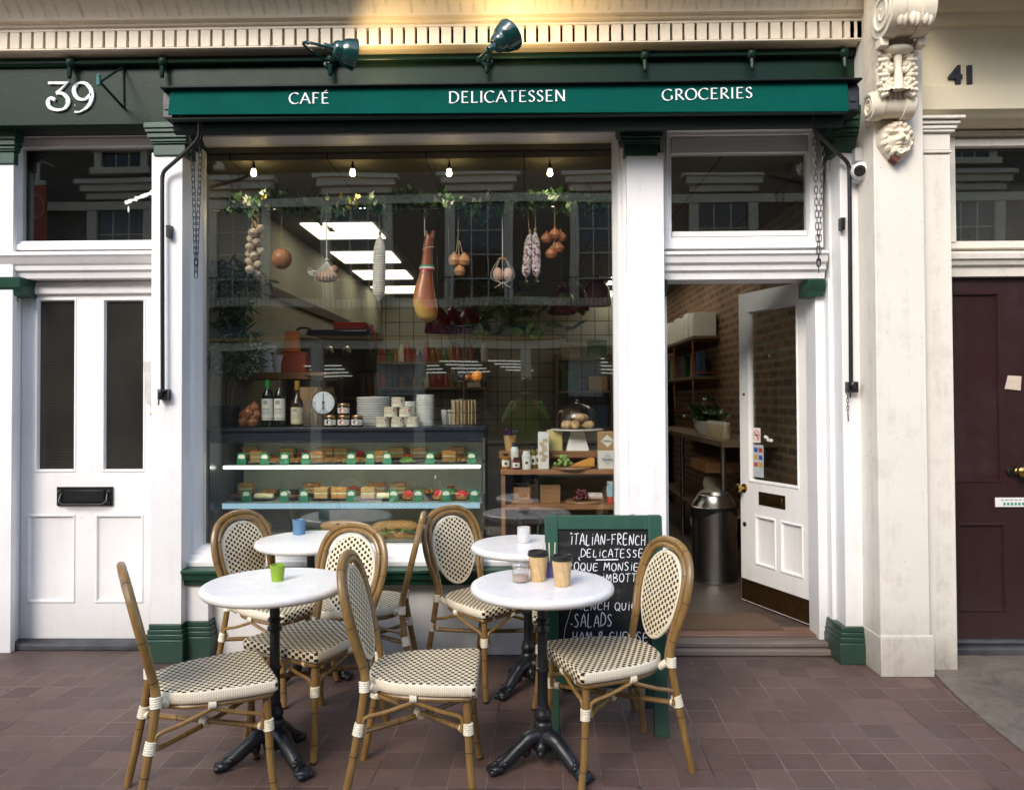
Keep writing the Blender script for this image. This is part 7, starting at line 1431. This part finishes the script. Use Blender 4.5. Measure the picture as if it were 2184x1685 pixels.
t = thing('hanging_rack', 'black iron rail hung across the shop room', 'rack', (.4, 5.8, Z(598, 5.8, 1100)), world=True); zz_ = Z(598, 5.8, 1100); m = MB(); m.tube([(X(940, 5.8), 5.8, zz_), (X(1335, 5.8), 5.8, zz_)], .010, 8); obj('bar', m, BLACK, t); m = MB()
for px in (960, 1310): m.tube([(X(px, 5.8), 5.8, zz_), (X(px, 5.8), 5.8, RH - .002)], .008, 8)
obj('drop_rod', m, BLACK, t)
t = thing('jar_shelving', 'two long dark shelves of jars and bottles on the tiled back wall', 'shelving', (X(905, 10.7), 10.85, 1.7), world=True); m = MB()
for py in (772, 826): z = Z(py, 10.75, 900); m.box(X(792, 10.7), X(1036, 10.7), 10.70, 10.99, z - .03, z); m.box(X(792, 10.7), X(792, 10.7) + .03, 10.72, 10.99, z - .28, z - .0305); m.box(X(1036, 10.7) - .03, X(1036, 10.7), 10.72, 10.99, z - .28, z - .0305)
obj('frame', m, PINE, t); r2 = random.Random(41)
SJ = [plain('stock_' + n, c_, .3) for n, c_ in (('amber', (.22, .09, .015)), ('dark', (.02, .018, .015)), ('pale', (.50, .46, .38)), ('red', (.25, .03, .02)), ('green', (.05, .11, .03)))]
for k in range(34):
    z = Z((772, 826)[k % 2], 10.75, 900); q = r2.randrange(5); h = r2.uniform(.14, .30); r_ = r2.uniform(.035, .06); m = MB(); m.lathe([(0, 0), (r_, 0), (r_, h * .62), (r_ * .5, h * .78), (r_ * .45, h), (0, h)], 14)
    single('stock_jar', m, SJ[q], f"{('amber', 'dark', 'pale', 'red', 'green')[q]} jar on the {('upper', 'lower')[k % 2]} dark shelf of the tiled back wall", 'jar', (X(800, 10.7) + .085 + .0895 * (k // 2), 10.8, z), 'jars along the back wall shelves')
# chilled bread shelves at the back right
t = thing('back_shelving', 'tall dark shelving with goods against the back wall', 'shelving', (1.1, 10.6, FL), world=True); m = MB()
for z in (.6, 1.1, 1.6, 2.05): m.box(.45, 1.9, 10.5, 10.95, z - .03, z)
for x in (.42, 1.16, 1.9): m.box(x, x + .029, 10.5, 10.95, FL, 2.1)
obj('frame', m, PINE, t)
for k in range(16):
    z = (.6, 1.1, 1.6, 2.05)[k // 4]; single('goods_box', MB().box(-.13, .13, -.1, .1, 0, .2 + .05 * (k % 3)), (PK + [CARD])[k % 5], f'{("blue", "red", "cream", "green", "brown")[k % 5]} box on the {("lowest", "second", "third", "top")[k // 4]} tier of the back shelving', 'box', (.62 + (k % 4) * .38, 10.7, z), 'boxes on the back shelving', bevel=.004)
